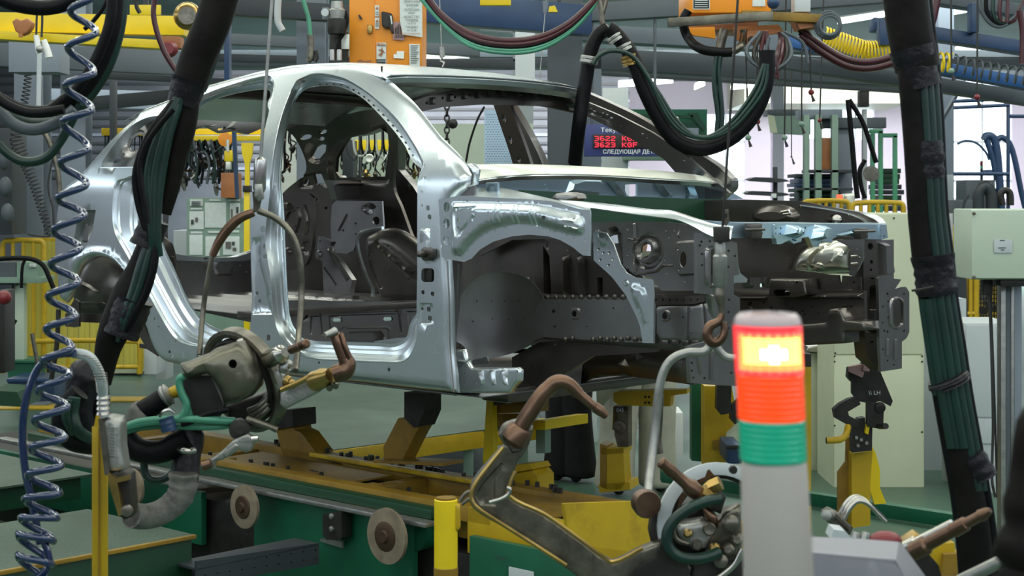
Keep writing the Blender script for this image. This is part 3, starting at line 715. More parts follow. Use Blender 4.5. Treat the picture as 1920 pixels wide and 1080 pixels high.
# weld flange with its row of dimples around each opening
def flange(I, surf_off, m, farside=False):
    q = np.array(I); A = offs([tuple(p) for p in I], .014)
    S_ = Side(-surf_off, farside)
    loft('weld_flange', [[S_.pos(*p) for p in I], [S_.pos(*p) for p in A]], m, car, thick=.002)
flange(fi_uv, .078, M['zinc']); flange(ri_uv, .078, M['zinc'])
# weld dimples along the top of the front door flange
bm = bmesh.new()
for (x, y) in [(600,157),(613,156.5),(626,156.5),(640,158),(652,162),(663,167),(673,173),(683,180),(692,187),(701,196),(710,205),(719,214),(728,224),(737,234),(745,244),(753,255),(761,266),(768,278),(775,290)]:
    p = Side(-.072).pos(*Side(-.072).un(x-1, y+1)); bmesh.ops.create_icosphere(bm, subdivisions=1, radius=.004, matrix=Matrix.Translation(p))
link_me = frombm('weld_dimple', bm, M['steeld'], car); link_me['kind'] = 'stuff'
# quarter window return and inner quarter with its oval hole
qi = [(near.un(*p)) for p in QW]
S1 = Side(-.06); sh = [(s*.96-.11, z*.97+.027) for s, z in qw_uv]
loft('quarter_window_flange', [[near.pos(*p) for p in qw_uv], [Side(-.03).pos(*p) for p in [(a*.5+c*.5, b*.5+d*.5) for (a, b), (c, d) in zip(qw_uv, sh)]], [S1.pos(*p) for p in sh]], M['zinc'], car, thick=.003)
sheet('inner_quarter_panel', Side(-.10), [(190,316),(205,270),(250,225),(300,205),(312,225),(268,290),(236,322)], M['steel'], car, smooth=True, thick=.004,
      holes=[ell(252, 267, 9, 18, 14, .62), ell(218, 300, 10, 5, 10, -.3)], emb=[(ell(252, 267, 17, 28, 16, .62), -.012, .012)], step=.03)
# rear inner wheelhouse and rear lower corner
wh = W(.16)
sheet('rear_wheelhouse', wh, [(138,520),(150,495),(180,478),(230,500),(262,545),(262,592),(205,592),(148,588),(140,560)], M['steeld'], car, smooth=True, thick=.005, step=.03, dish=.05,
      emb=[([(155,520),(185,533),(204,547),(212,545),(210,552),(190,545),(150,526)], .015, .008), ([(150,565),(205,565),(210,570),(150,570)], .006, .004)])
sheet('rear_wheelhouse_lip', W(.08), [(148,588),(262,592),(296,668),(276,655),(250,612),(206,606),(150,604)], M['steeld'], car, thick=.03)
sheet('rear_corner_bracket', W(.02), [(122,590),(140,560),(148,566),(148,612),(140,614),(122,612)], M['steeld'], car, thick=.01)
for x, y in ((133,462),(143,447)): pass
# tail panel between the rear corners, open tailgate frame above it
sheet('tail_sill_panel', SX(-3.12), [(318,476),(360,482),(400,483),(440,482),(470,470),(520,466),(520,600),(470,604),(345,578),(325,556)], M['steel'], car, thick=.02, step=.03,
      emb=[([(322,480),(370,482),(381,495),(384,507),(390,508),(391,486),(440,486),(470,478),(470,472),(320,474)], .02, .012),
           (rrect(420, 501, 17, 16, 6), .018, .012), ([(345,553),(405,552),(412,545),(430,551),(402,562),(345,565)], .015, .01)], holes=[ell(x, y, 1.6, 2, 6) for x, y in ((350,500),(365,497),(398,508),(462,510),(450,498))])
sheet('tailgate_sill', SX(-3.10), [(300,468),(340,478),(380,482),(440,482),(470,473),(520,455),(545,440),(545,452),(520,474),(470,488),(400,490),(330,488),(300,480)], M['zinc'], car, thick=.06, smooth=True)
sheet('left_tail_pillar', SX(-3.05), [(295,470),(285,440),(300,400),(325,300),(350,230),(366,208),(385,205),(378,225),(352,262),(330,340),(315,420),(318,480)], M['steel'], car, thick=.03, smooth=True)
sheet('rear_roof_crossmember', SX(-2.95), [(340,245),(366,205),(391,187),(449,172),(540,165),(600,170),(600,220),(540,242),(498,238),(465,252),(440,246),(415,250),(385,235),(362,246)], M['steel'], car, thick=.03, step=.035,
      holes=[ell(398, 210, 2.5, 3, 8), ell(425, 222, 2, 2.5, 6), ell(470, 222, 2, 3, 6), ell(416, 241, 8, 3, 10, -.3), ell(380,217,1.5,4,6)],
      emb=[([(425,240),(446,216),(452,219),(440,244)], .02, .008), ([(352,238),(405,232),(405,236),(352,243)], .012, .006)])
sheet('wheelhouse_inner', W(.30), [(296,440),(310,447),(322,462),(330,500),(338,545),(320,560),(300,530)], M['steeld'], car, thick=.01, smooth=True, dish=.03, step=.03,
      emb=[([(300,478),(330,480),(330,483),(300,482)], .006, .004)])
# ---------------------------------------------------------------- far side of the body seen from inside
A2 = lambda L: [far.un(*p) for p in L]
ffo = A2([(955,192),(1000,196),(1045,198),(1083,205),(1193,255),(1250,292),(1285,322)])
ffo = ffo + [(-.52, .74), (-.50, .35), (-.56, .15), (-.70, .10), (-1.30, .10), (-1.43, .16), (-1.44, .40), (-1.42, .80)]
rfo = [(-1.52, .80), (-1.55, .40), (-1.56, .16), (-1.66, .10), (-1.95, .12), (-2.18, .45), (-2.30, .62), (-2.33, .75)] + A2([(747,318),(749,275),(752,235),(765,212),(800,200),(860,196),(905,194),(930,194)])
farside = smooth_poly(uv(SIDE))
qwf = smooth_poly(A2([(660,258),(689,251),(716,240),(727,251),(729,273),(722,331),(638,333),(629,322),(631,296),(644,273)]))
sheet('far_side_panel', far, farside, M['steel'], car, raw=True, holes=[smooth_poly(ffo), smooth_poly(rfo), qwf], thick=-.05, step=.05, ang=50)
# far roof rail and windscreen pillar with their row of holes
sheet('far_windscreen_pillar', Side(-.09, True), [(960,163),(1000,160),(1083,182),(1160,214),(1227,248),(1293,293),(1335,330),(1373,362),(1300,345),(1277,330),(1250,299),(1193,263),(1103,217),(1083,209),(1040,200),(960,198)], M['steel'], car, thick=.02, step=.03,
      holes=[ell(x, y, r, r, 8) for x, y, r in ((1120,207,4),(1136,211,2.4),(1144,214,2.4),(1152,220,3),(1113,203,2),(1132,220,1.6),(1210,250,2.4),(1218,258,1.8),(1288,300,2.6),(1306,318,2),(1000,176,3),(986,175,2.5),(1016,180,3),(1032,185,3),(1050,190,2),(1170,236,1.8))],
      emb=[([(970,168),(1030,172),(1100,200),(1150,222),(1146,228),(1095,208),(1030,184),(970,180)], .012, .01)])
sheet('far_centre_pillar', Side(-.11, True), [(928,190),(958,188),(975,235),(1002,312),(1010,330),(972,330),(966,305),(945,240)], M['steeld'], car, thick=.02, step=.03,
      holes=[ell(950, 222, 3.5, 9, 10, -.3), ell(962, 262, 3, 8, 10, -.3), ell(978, 300, 3, 6, 8, -.3)], smooth=True)
hp = Side(-.14, True)
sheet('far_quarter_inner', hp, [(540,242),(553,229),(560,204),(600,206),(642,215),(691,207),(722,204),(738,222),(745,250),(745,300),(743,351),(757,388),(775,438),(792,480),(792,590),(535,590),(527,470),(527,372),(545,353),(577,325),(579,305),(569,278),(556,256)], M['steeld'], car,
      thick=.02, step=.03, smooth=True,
      holes=[smooth_poly(e, 3) if len(e) < 8 else e for e in ([(660,258),(689,251),(716,240),(727,251),(729,273),(722,331),(638,333),(629,322),(631,296),(644,273)],)] +
      [[(582,292),(590,276),(600,270),(613,272),(610,285),(600,297),(588,298)], ell(588,225,9,7,12), ell(578,257,12,5,12,-.15), ell(607,260,7,4,10), ell(611,247,8,4,10,-.2),
       [(570,345),(574,338),(581,335),(581,350),(572,349)], [(590,326),(604,326),(612,344),(592,344)], ell(691,385,6,4,10), ell(705,415,8,9,12), ell(617,390,3,3,8), [(588,386),(598,370),(603,376),(594,390)], ell(664,220,1.6,1.6,6), ell(603,229,1.6,1.6,6)],
      emb=[(ell(598,283,22,25,16), .02, .02), ([(648,262),(700,245),(730,230),(735,290),(735,345),(622,345),(618,300),(630,275)], .02, .02), ([(566,330),(615,318),(626,345),(566,352)], .015, .01)])
sheet('seat_strut_bracket', W(1.18), [(597,443),(622,453),(618,462),(660,525),(655,552),(607,552),(604,489),(592,484)], M['steel'], car, thick=.03, step=.03,
      holes=[ell(600, 452, 1.5, 1.5, 6)], emb=[([(622,462),(655,522),(650,528),(614,466)], .02, .012), (ell(598, 477, 5, 8, 12), .012, .006), ([(608,500),(632,534),(629,536),(606,503)], .008, .003)])
sheet('corner_brace', W(1.02), [(530,364),(575,362),(587,371),(587,420),(585,460),(578,487),(568,500),(532,508)], M['steeld'], car, thick=.02, step=.025, smooth=True,
      holes=[ell(544, 412, 9, 17, 14, .15), [(556,388),(566,390),(571,412),(568,436),(552,437),(558,418),(560,404)], ell(552,395,1.6,1.6,6), ell(554,424,1.6,1.6,6)],
      emb=[([(566,384),(574,384),(579,415),(574,440),(571,440),(575,412)], .012, .006), (ell(539,472,8,9,12), .015, .01), (ell(572,463,8,11,12), -.012, .008), (ell(538,387,9,9,12), .02, .01)])
sheet('seat_belt_anchor_plate', W(1.40), [(630,376),(660,377),(716,377),(719,426),(690,432),(672,440),(663,470),(650,476),(622,473),(620,420),(622,385)], M['steel'], car, thick=.01, step=.03,
      holes=[ell(693,388,8,4.5,12), ell(705,414,7,8,12), ell(667,419,2.2,2.2,8), ell(667,439,1.8,1.8,6), ell(644,432,2,2.5,6)], emb=[(ell(693,392,13,12,14), -.015, .01), ([(632,432),(650,400),(652,402),(636,434)], .01, .004)])
tube('wheelhouse_rim', [W(1.30).pos(*W(1.30).un(*p)) for p in ((718,428),(690,433),(674,440),(671,456),(676,484),(688,520),(700,548),(697,558),(690,561))], .011, M['zinc'], car, 6)
ribs = [([(a, b), (a+4, b-1), (c, d), (c-4, d+1)], .008, .006) for a, b, c, d in ((700,470,690,490),(742,490,712,525),(775,510,750,545))]
sheet('ribbed_wheelhouse', W(1.22), [(676,442),(700,430),(718,428),(745,438),(785,470),(800,490),(800,580),(703,580),(700,548),(688,520),(678,484)], M['steeld'], car, thick=.01, step=.02, rnd=.07, smooth=True,
      emb=ribs+[([(690,452),(700,447),(800,522),(800,540),(782,530)], .035, .03)], holes=[ell(715,540,3.5,3,8)])
sheet('parcel_ledge', SX(-2.62), [(620,338),(735,338),(742,345),(740,356),(700,366),(690,374),(632,374),(626,352)], M['steel'], car, thick=.05, step=.03, emb=[([(625,340),(735,340),(735,350),(625,348)], .03, .01)])
# floor pans, tunnel, heelboard
def zs(name, z, L, m, **k): return sheet(name, ZP(z), L, m, car, raw=True, **k)
zs('front_floor', .03, [(-1.75,.10),(-.35,.10),(-.35,1.60),(-1.75,1.60)], M['steel'], thick=.004, step=.06,
   emb=[([(s,.2),(s+.05,.2),(s+.05,1.5),(s,1.5)], .012, .02) for s in (-1.5,-1.3,-1.1,-.9,-.7)])
zs('rear_floor', .26, [(-3.12,.30),(-1.74,.12),(-1.74,1.58),(-3.12,1.40)], M['steel'], thick=.004, step=.05,
   emb=[([(-2.9,w),(-1.95,w),(-1.95,w+.05),(-2.9,w+.05)], .014, .02) for w in (.45,.62,.79,.96,1.13,1.3)])
HB = SX(-1.74)
sheet('heelboard', HB, [(500,560),(540,563),(783,566),(860,566),(860,670),(783,666),(700,662),(560,655),(500,650)], M['steel'], car, thick=.01, step=.022,
      holes=[rrect(633,600,9,3.5,3.4), rrect(728,598,9,3.5,3.4)], emb=[
      ([(565,600),(580,581),(600,577),(780,574),(800,574),(800,578),(780,578),(602,581),(584,585),(569,603)], -.008, .005),
      ([(581,592),(582,588),(600,587),(603,592),(607,630),(603,630),(598,594),(586,594),(585,628),(581,628)], -.008, .004),
      ([(615,590),(617,587),(746,583),(750,587),(755,625),(751,627),(745,589),(620,593),(622,626),(618,627)], -.008, .004),
      ([(636,640),(638,616),(645,612),(723,611),(732,615),(738,640),(732,640),(727,619),(722,616),(648,617),(643,620),(641,640)], .010, .004),
      ([(762,583),(780,583),(780,626),(766,626)], .008, .005), ([(650,640),(655,622),(715,620),(728,640)], -.03, .008)])
cbox('heelboard_ledge', -1.80, -1.70, .10, 1.60, .245, .275, M['steeld'], car)
tun = []
for s in (-1.74, -1.3, -.8, -.35): tun.append([CP(s, .85+.17*math.cos(a)*(1.15 if s > -.9 else 1), .03+(.05+.25*max(0, (s+.9)))*math.sin(a)) for a in [math.pi*k/8 for k in range(9)]])
loft('centre_tunnel', tun, M['steel'], car, closed=False, thick=.004)
cbox('seat_crossmember', -1.12, -1.0, .12, .68, .02, .05, M['steel'], car, .01); cbox('seat_crossmember', -1.12, -1.0, 1.02, 1.58, .02, .05, M['steel'], car, .015)
sl = [[CP(s, w, z) for w, z in ((.085,.155),(.12,.165),(.14,.10),(.17,.03))] for s in (-2.05, -1.7, -1.0, -.42)]
loft('inner_sill', sl, M['zinc'], car, closed=False, thick=.004)
tab = [(700,640),(742,634),(776,632),(776,645),(740,647),(710,648)]
sheet('sill_bracket', W(.20), tab, M['zinc'], car, thick=.01)
# ---------------------------------------------------------------- roof
S_ = np.linspace(-2.72, -1.00, 16); RZ = [near.un(*p) for p in SIDE[0:9]]; rs = [p[0] for p in RZ]; rz = [p[1] for p in RZ]
def roofpt(s, t, dz=0):
    w0 = wprof(s, float(np.interp(s, rs, rz))); w = w0+(1.70-2*w0)*t; k = 4*t*(1-t)
    se = s + (.10*k if s > -1.1 else 0) - (.05*k if s < -2.6 else 0)
    z = float(np.interp(s, rs, rz)) + .018*k**.5 if k > 0 else float(np.interp(s, rs, rz))
    return CP(se, w, z+dz)
loft('roof_panel', [[roofpt(s, t, -.008 if t in (0, 1) else 0) for t in [0, .02, .06]+[.06+.88*i/12 for i in range(1, 13)]+[.98, 1]] for s in S_], M['zinc'], car, closed=False, thick=.004, ang=60)
for s, wd_ in ((-1.35, .06), (-1.85, .05), (-2.3, .05)):
    loft('roof_bow', [[roofpt(s+d, t, z) for t in [i/10 for i in range(11)]] for d, z in ((-wd_, -.012), (-wd_*.6, -.032), (wd_*.6, -.032), (wd_, -.012))], M['steeld'], car, closed=False, thick=.003)
sheet('windscreen_header', SX(-1.08), [(735,170),(767,192),(800,181),(863,166),(960,160),(1040,176),(1095,205),(1080,212),(1040,203),(1000,196),(960,197),(905,196),(862,199),(830,201),(790,209),(775,208),(755,200)], M['steeld'], car, thick=.02, step=.025,
      holes=[ell(x, y, 2.4, 3, 8) for x, y in ((800,193),(815,188),(830,184),(853,182),(880,177),(905,175),(930,173),(950,172))],
      emb=[([(x, y-5), (x+10, y-6), (x+10, y+8), (x, y+9)], .015, .006) for x, y in ((805,188),(838,182),(865,178),(890,176),(915,174),(938,173),(968,172),(1000,177))])
loft('windscreen_header_lip', [[roofpt(-1.02, t, z)+FW*f for t in [i/14 for i in range(15)]] for z, f in ((-.003, 0), (-.014, .028), (-.03, .020), (-.045, -.03))], M['zinc'], car, closed=False, thick=.003)
# ---------------------------------------------------------------- front structure
q = lambda s: SX(s)
def spt(s, x, y): S1 = SX(s); return S1.pos(*S1.un(x, y))
def wpt(w, x, y): S1 = W(w); return S1.pos(*S1.un(x, y))
CA = [(-.47,878,310),(-.43,950,309),(-.40,1087,313),(-.40,1253,323),(-.44,1353,337)]
CB = [(-.46,885,339),(-.36,953,330),(-.31,1087,328),(-.31,1253,337),(-.36,1340,343),(-.44,1375,353)]
strip('cowl_panel', [spt(*a) for a in CA], [spt(*a) for a in CB], M['beige'], car, bow=.008)
strip('cowl_lip', [spt(*a) for a in CB], [spt(s-.02, x, y+7) for s, x, y in CB], M['zinc'], car)
sheet('dash_panel', SX(-.50), [(880,340),(953,330),(1087,328),(1253,337),(1345,345),(1395,373),(1300,378),(1130,372),(1060,365),(990,366),(930,356),(892,356)], M['zincb'], car, thick=.01, step=.03,
      holes=[[(1172,346),(1195,345),(1195,367),(1180,369),(1172,362)], ell(1022,346,2,2,6), ell(1025,354,2,2,6)],
      emb=[([(1060,362),(1068,340),(1090,333),(1125,334),(1132,352),(1120,368)], .02, .015), ([(1132,333),(1148,334),(1172,367),(1160,368)], .03, .01), ([(1222,338),(1238,338),(1260,370),(1245,370)], .03, .01), ([(1285,348),(1300,344),(1310,372),(1285,372)], -.03, .01)])
sheet('cowl_corner', W(.07), [(848,322),(862,308),(880,306),(890,318),(886,345),(868,352),(852,345)], M['zinc'], car, thick=.02, rnd=.012, step=.02)
sheet('pillar_joint_plate', W(.045), [(838,330),(868,352),(890,348),(890,368),(850,372)], M['steel'], car, thick=.01)
sheet('firewall_upper', SX(-.28), [(975,356),(1050,360),(1120,366),(1280,372),(1390,375),(1500,378),(1500,406),(1340,420),(1110,418),(975,400)], M['greend'], car, thick=.01, step=.05, emb=[([(1060,376),(1480,388),(1480,392),(1060,382)], .01, .01)], label='dark firewall top with its green reflection painted on')  # green paint stands in for the reflection on bare steel
sheet('far_apron_panel', W(1.38), [(1240,378),(1390,374),(1500,377),(1545,386),(1610,398),(1640,412),(1660,430),(1640,470),(1600,510),(1480,520),(1380,520),(1240,500)], M['steeld'], car, thick=.01, step=.04,
      emb=[(ell(1455,405,45,22,20), .04, .03), (ell(1560,410,10,8,12), .02, .01)], holes=[ell(1500,388,2,2,6), ell(1590,402,2.5,2.5,6)])
strip('far_fender_rail', [wpt(1.5, *p) for p in ((1500,380),(1564,389),(1616,397),(1650,406),(1662,420))], [wpt(1.36, *p) for p in ((1500,384),(1560,393),(1600,403),(1622,415),(1626,425))], M['zinc'], car)
ball('bump_stop', spt(.1, 1388+0, 422) if False else wpt(1.3, 1569, 413), .022, M['chrome'], car)
bar('apron_stud', wpt(1.2, 1465, 398), wpt(1.2, 1480, 395), .006, M['chrome'], car); bar('apron_stud', wpt(1.2, 1469, 402), wpt(1.2, 1484, 400), .006, M['chrome'], car)
# upper apron beam on the near side
AU = W(-.012)
sheet('apron_upper_member', AU, [(822,374),(860,367),(1000,374),(1040,378),(1085,392),(1107,394),(1108,440),(1107,480),(1093,479),(1073,463),(1050,450),(1027,443),(993,440),(960,443),(925,453),(900,468),(884,485),(870,491),(845,487),(828,482)], M['zinc'], car, thick=.004, step=.011,
      holes=[ell(837.5,388,6,9.5,14), ell(837.5,419,6,9.5,14), ell(837.5,451,6,9.5,14), ell(864.5,412,2.5,4,8), ell(1024,408,4,4,10)]+[ell(x, y, 1.5, 1.5, 6) for x, y in ((861,375),(876,377),(935,378),(1090,403),(1094,425),(1096,450),(1100,470),(1076,447),(1055,438),(1080,410))],
      emb=[([(845,378),(1000,382),(1050,392),(1085,400),(1097,412),(1098,430),(1092,441),(1075,441),(1040,432),(1005,422),(965,421),(925,430),(900,444),(880,464),(866,480),(845,478)], .014, .030, True),
           ([(853,388),(895,385),(897,400),(893,412),(862,444),(856,436),(852,400)], -.010, .006, True), ([(858,393),(891,390),(891,405),(865,434),(859,425)], .008, .005, True),
           *[([(x,y0),(x+3.5,y0+.5),(x+3.5,y0+36),(x,y0+36)], .006, .003) for x, y0 in ((929,382),(938,382),(963,384),(972,385),(997,388),(1005,389))],
           ([(1050,409),(1090,414),(1090,418),(1050,413)], .006, .004), ([(1050,420),(1090,427),(1088,431),(1050,424)], .006, .004)])
strip('apron_top_flange', [wpt(.20, *p) for p in ((880,352),(937,352),(987,362),(1053,377),(1107,388))], [wpt(-.01, *p) for p in ((836,374),(930,371),(1000,374),(1045,380),(1107,395))], M['zinc'], car)
box('hood_hinge_tab', wpt(.13, 911, 368), FW*.05, LT*.02, UP*.05, M['zincb'], car, .003)
sheet('hinge_bracket', W(.13), [(911,367),(911,344),(933,343),(933,366),(928,366),(927,350),(919,350),(918,367)], M['zincb'], car, thick=.01)
sheet('strut_tower_bracket', W(.22), [(1030,372),(1040,362),(1060,360),(1075,364),(1078,372),(1060,382),(1045,382)], M['steel'], car, thick=.05, rnd=.015, step=.02)
# fender rail sweeping to the radiator support
FA = [(.22,1045,374),(.20,1087,377),(.18,1160,384),(.16,1220,392),(.15,1262,395),(.15,1303,408),(.15,1340,420),(.16,1375,424)]
FB = [(.14,1056,384),(.12,1120,391),(.11,1180,400),(.10,1237,407),(.09,1270,412),(.09,1295,422),(.09,1338,444),(.10,1370,448)]
strip('fender_rail', [wpt(*a) for a in FA], [wpt(*a) for a in FB], M['zinc'], car, bow=.006, n=6)
# inner apron with its big swirl pressings
sheet('inner_apron_panel', W(.42), [(1105,416),(1250,416),(1318,425),(1330,440),(1330,545),(1240,545),(1220,520),(1190,515),(1130,470),(1105,450)], M['steel'], car, thick=.006, step=.018,
      holes=[[(1201,474),(1205,462),(1213,457),(1222,459),(1224,466),(1215,478),(1205,484)], ell(1286,486,7,15,14), ell(1277,467,2.4,2.4,6), ell(1279,505,2.4,2.4,6), [(1143,444),(1151,440),(1152,456),(1146,458)]]+[ell(x, y, 1.7, 1.7, 6) for x, y in ((1122,431),(1177,430),(1249,432),(1265,432),(1177,478),(1246,487),(1178,505),(1250,512),(1284,528),(1254,445))],
      emb=[([(1133,437),(1140,428),(1155,424),(1168,438),(1168,500),(1160,508),(1150,470),(1148,440)], -.03, .012, True),
           (ell(1215,472,30,34,20,.2), -.012, .010), (ell(1213,470,22,27,20,.35), .028, .012), (ell(1212,470,13,17,16,.5), -.025, .010),
           ([(1188,418),(1193,418),(1194,512),(1189,512)], .012, .005), ([(1272,419),(1276,419),(1276,445),(1272,445)], .012, .005),
           ([(1268,452),(1300,450),(1328,452),(1328,515),(1275,518),(1268,505)], .018, .008),
           ([(1178,446),(1200,447),(1200,451),(1178,450)], .012, .004), ([(1195,512),(1230,506),(1240,496),(1262,496),(1262,500),(1243,501),(1233,511),(1196,517)], .012, .005)])
sheet('apron_brace', W(.20), [(1112,437),(1116,433),(1137,437),(1150,457),(1163,495),(1175,512),(1190,520),(1223,524),(1226,560),(1225,643),(1205,643),(1200,612),(1193,593),(1173,553),(1147,519),(1113,488)], M['zinc'], car, thick=.006, step=.016,
      holes=[ell(x, y, 2.8, 2.8, 8) for x, y in ((1122,467),(1131,474),(1142,474),(1125,487),(1149,486),(1141,497))],
      emb=[(ell(1130,448,9,13,12,-.5), .004, .005), (ell(1174,531,6,7,10,-.5), .004, .004), ([(1184,538),(1192,535),(1210,547),(1213,560),(1213,605),(1207,607),(1200,580),(1186,556)], .004, .006, True)])
# longitudinals, crash box, end plates
def rail(w0, w1, name):
    bm = bmesh.new(); box_bm(bm, CP(-.75, w0, .22), FW*1.07, LT*(w1-w0), UP*.17, .012); frombm(name, bm, M['steeld'], car)
sheet('longitudinal_side', W(.40), [(1015,562),(1230,560),(1228,644),(1160,641),(1100,637),(1020,632),(1000,640),(995,600)], M['steel'], car, thick=.02, step=.03, label='brownish near longitudinal side',
      holes=[ell(1079.5,588,4.5,6,12), ell(1038,584,3,4,8), ell(1150,578,1.8,1.8,6), ell(1150,640,2,2,6), ell(1100,612,1.5,1.5,6), ell(1040,612,2,2,6)], emb=[(rrect(1079,588,9,11,5), .008, .004)])
bm = bmesh.new()
for k in range(13):
    for (x, y) in ((1028+15.5*k, 557), (1060+13*k, 634 if k % 2 else 636)):
        if (1085 < x < 1105 and y > 600): continue
        bmesh.ops.create_uvsphere(bm, u_segments=7, v_segments=5, radius=.010, matrix=Matrix.Translation(wpt(.395, x, y)))
o = frombm('weld_nugget', bm, M['steeld'], car); o['kind'] = 'stuff'
rail(.42, .50, 'near_longitudinal'); rail(1.16, 1.26, 'far_longitudinal')
sheet('crash_box', W(.30), [(1227,580),(1232,572),(1300,571),(1318,566),(1322,630),(1310,642),(1236,640),(1228,625)], M['steel'], car, thick=.09, step=.02, rnd=.012,
      holes=[ell(1248.5,592,5,7,12), ell(1281,595,1.6,1.6,6)], emb=[(rrect(1248,592,9,11,6), .006, .004), ([(1288,575),(1292,575),(1292,640),(1288,640)], -.006, .004)])
sheet('crash_box_flange', W(.30), [(1224,552),(1240,552),(1245,559),(1320,553),(1320,566),(1298,571),(1232,572),(1225,566)], M['steeld'], car, thick=.02, holes=[ell(1230+13*k, 562, 1.8, 2.4, 6) for k in range(7)])
for k in range(4): box('crash_box_clip', wpt(.30, 1240+19*k, 648), FW*.03, LT*.02, UP*.02, M['steeld'], car, .004)
RS = SX(.60)
sheet('near_radiator_upright', RS, [(1308,437),(1338,440),(1368,452),(1382,455),(1386,515),(1376,517),(1376,552),(1387,558),(1388,600),(1388,724),(1341,722),(1295,718),(1291,650),(1306,645),(1330,640),(1338,600),(1330,552),(1308,550)], M['steel'], car, thick=.015, step=.02,
      holes=[rrect(1334,500,6,34,6), [(1339,601),(1346,590),(1354,592),(1353,607),(1343,610)]]+[ell(x, y, 2.4, 2.6, 7) for x, y in ((1315,453),(1331,452),(1316,476),(1316,497),(1366,470),(1378,480),(1366,500),(1367,562),(1366,615),(1312,460),(1297,665),(1297,680),(1297,695),(1300,708),(1321,709),(1371,699),(1380,690),(1366,585))],
      emb=[(rrect(1334,500,12,40,11), .010, .006), ([(1306,665),(1309,663),(1315,700),(1312,703)], .008, .003), ([(1332,655),(1336,655),(1336,712),(1332,712)], .010, .003), ([(1328,552),(1336,550),(1341,560),(1343,620),(1338,625),(1334,565)], .012, .004)])
sheet('near_upright_wing', SX(.55), [(1366,452),(1376,453),(1388,512),(1402,523),(1400,530),(1378,530),(1372,540)], M['zinc'], car, thick=.01)
sheet('radiator_support_beam', SX(.62), [(1338,415),(1370,417),(1470,419),(1548,420),(1662,421),(1665,446),(1655,449),(1616,448),(1600,444),(1575,441),(1561,448),(1561,455),(1551,453),(1540,452),(1534,463),(1524,463),(1516,444),(1504,446),(1502,453),(1488,457),(1480,450),(1464,458),(1457,458),(1455,447),(1370,446),(1338,444)], M['zincb'], car, thick=.02, step=.018,
      holes=[ell(x, y, 1.6, 2, 6) for x, y in ((1429,438),(1454,428),(1464,428),(1454,438),(1463,438),(1488,436),(1500,427),(1510,427),(1650,431),(1658,443),(1650,443),(1612,434),(1594,444),(1577,442))]+[ell(1489,450,5,2,8,.3), ell(1546,444,5,2,8,.3)],
      emb=[([(1474,421),(1496,423),(1493,448),(1480,445),(1470,440)], .04, .012), ([(1527,421),(1548,423),(1545,446),(1534,452),(1520,448)], .04, .012), ([(1448,420),(1452,420),(1452,446),(1448,446)], .006, .003),
           ([(1566,440),(1600,432),(1640,431),(1640,434),(1602,437),(1574,446)], .012, .005), ([(1646,422),(1648,422),(1648,448),(1646,448)], .006, .002)])
strip('radiator_beam_top', [spt(.52, *p) for p in ((1300,411),(1370,416),(1480,416),(1560,418),(1640,417),(1661,418))], [spt(.62, *p) for p in ((1338,415),(1370,417),(1470,419),(1548,420),(1640,421),(1662,421))], M['zincb'], car)
box('hood_latch_bracket', spt(.63, 1395, 447), LT*.065, FW*.03, UP*.05, M['steeld'], car, .004); bar('latch_pin', spt(.66, 1396, 431), spt(.66, 1433, 430), .005, M['steeld'], car)
box('fan_bracket', spt(.63, 1601, 448), LT*.05, FW*.03, UP*.04, M['steeld'], car, .004); bar('latch_pin', spt(.66, 1600, 434), spt(.66, 1640, 433), .005, M['steeld'], car)
# far strut tower, firewall, subframe parts seen between the uprights
sheet('firewall_lower', SX(-.34), [(1290,425),(1340,446),(1478,450),(1500,460),(1500,560),(1380,565),(1240,560)], M['steeld'], car, thick=.01, step=.04,
      emb=[([(1395,475),(1410,465),(1412,540),(1396,540)], .02, .012), ([(1435,470),(1442,470),(1442,540),(1435,540)], .02, .01), ([(1460,455),(1475,455),(1478,520),(1468,520)], .03, .01)], holes=[ell(1430,517,2,3,8), ell(1428.5,535,4,4.5,8)])
bar('clutch_stud', spt(-.2, 1419, 499), spt(-.2, 1433, 493), .010, M['irond'], car)
sheet('far_strut_tower', W(1.15), [(1480,507),(1487,482),(1500,466),(1520,457),(1545,452),(1566,450),(1590,462),(1595,475),(1594,514),(1540,514),(1509,511)], M['domez'], car, thick=.01, step=.016, rnd=.05, smooth=True,
      emb=[([(1509,511),(1514,485),(1530,466),(1552,454),(1556,458),(1536,472),(1522,490),(1516,512)], -.018, .008, True), (ell(1535,498,8.5,6,14), .010, .004), ([(1580,470),(1588,474),(1545,505),(1538,500)], .008, .01)], holes=[ell(1535,498,2,1.6,6)])
sheet('tower_side_plate', W(1.10), [(1566,450),(1594,464),(1592,516),(1602,518),(1618,485),(1618,449),(1600,449)], M['steel'], car, thick=.01, holes=[ell(1607,466,1.6,1.6,6), ell(1598,496,1.8,1.8,6), ell(1612,481,2,2,6)])
for y in (481, 495): bar('tower_stud', wpt(1.1, 1597, y), wpt(1.1, 1609, y-1), .006, M['chrome'], car)
sheet('tower_left_flange', W(1.17), [(1476,505),(1485,472),(1506,457),(1530,452),(1500,463),(1488,480),(1482,507)], M['steeld'], car, thick=.01, holes=[ell(1482,490,2,2,6), ell(1492,470,2,2,6)])
sheet('far_rail_upper_plate', W(1.12), [(1477,514),(1507,512),(1572,516),(1574,529),(1578,529),(1579,517),(1613,520),(1614,543),(1573,543),(1573,548),(1495,548),(1440,530),(1440,524),(1477,521)], M['steeld'], car, thick=.012, holes=[ell(1537,525,2,2,6), ell(1601,529,2,2,6), ell(1610,540,1.6,1.6,6)])
sheet('subframe_mount', W(1.02), [(1442,523),(1508,524),(1509,538),(1512,553),(1488,558),(1440,556)], M['steeld'], car, thick=.08, rnd=.008, step=.02, holes=[rrect(1466,549,16,6,5), ell(1494,529,2.4,2.4,7)])
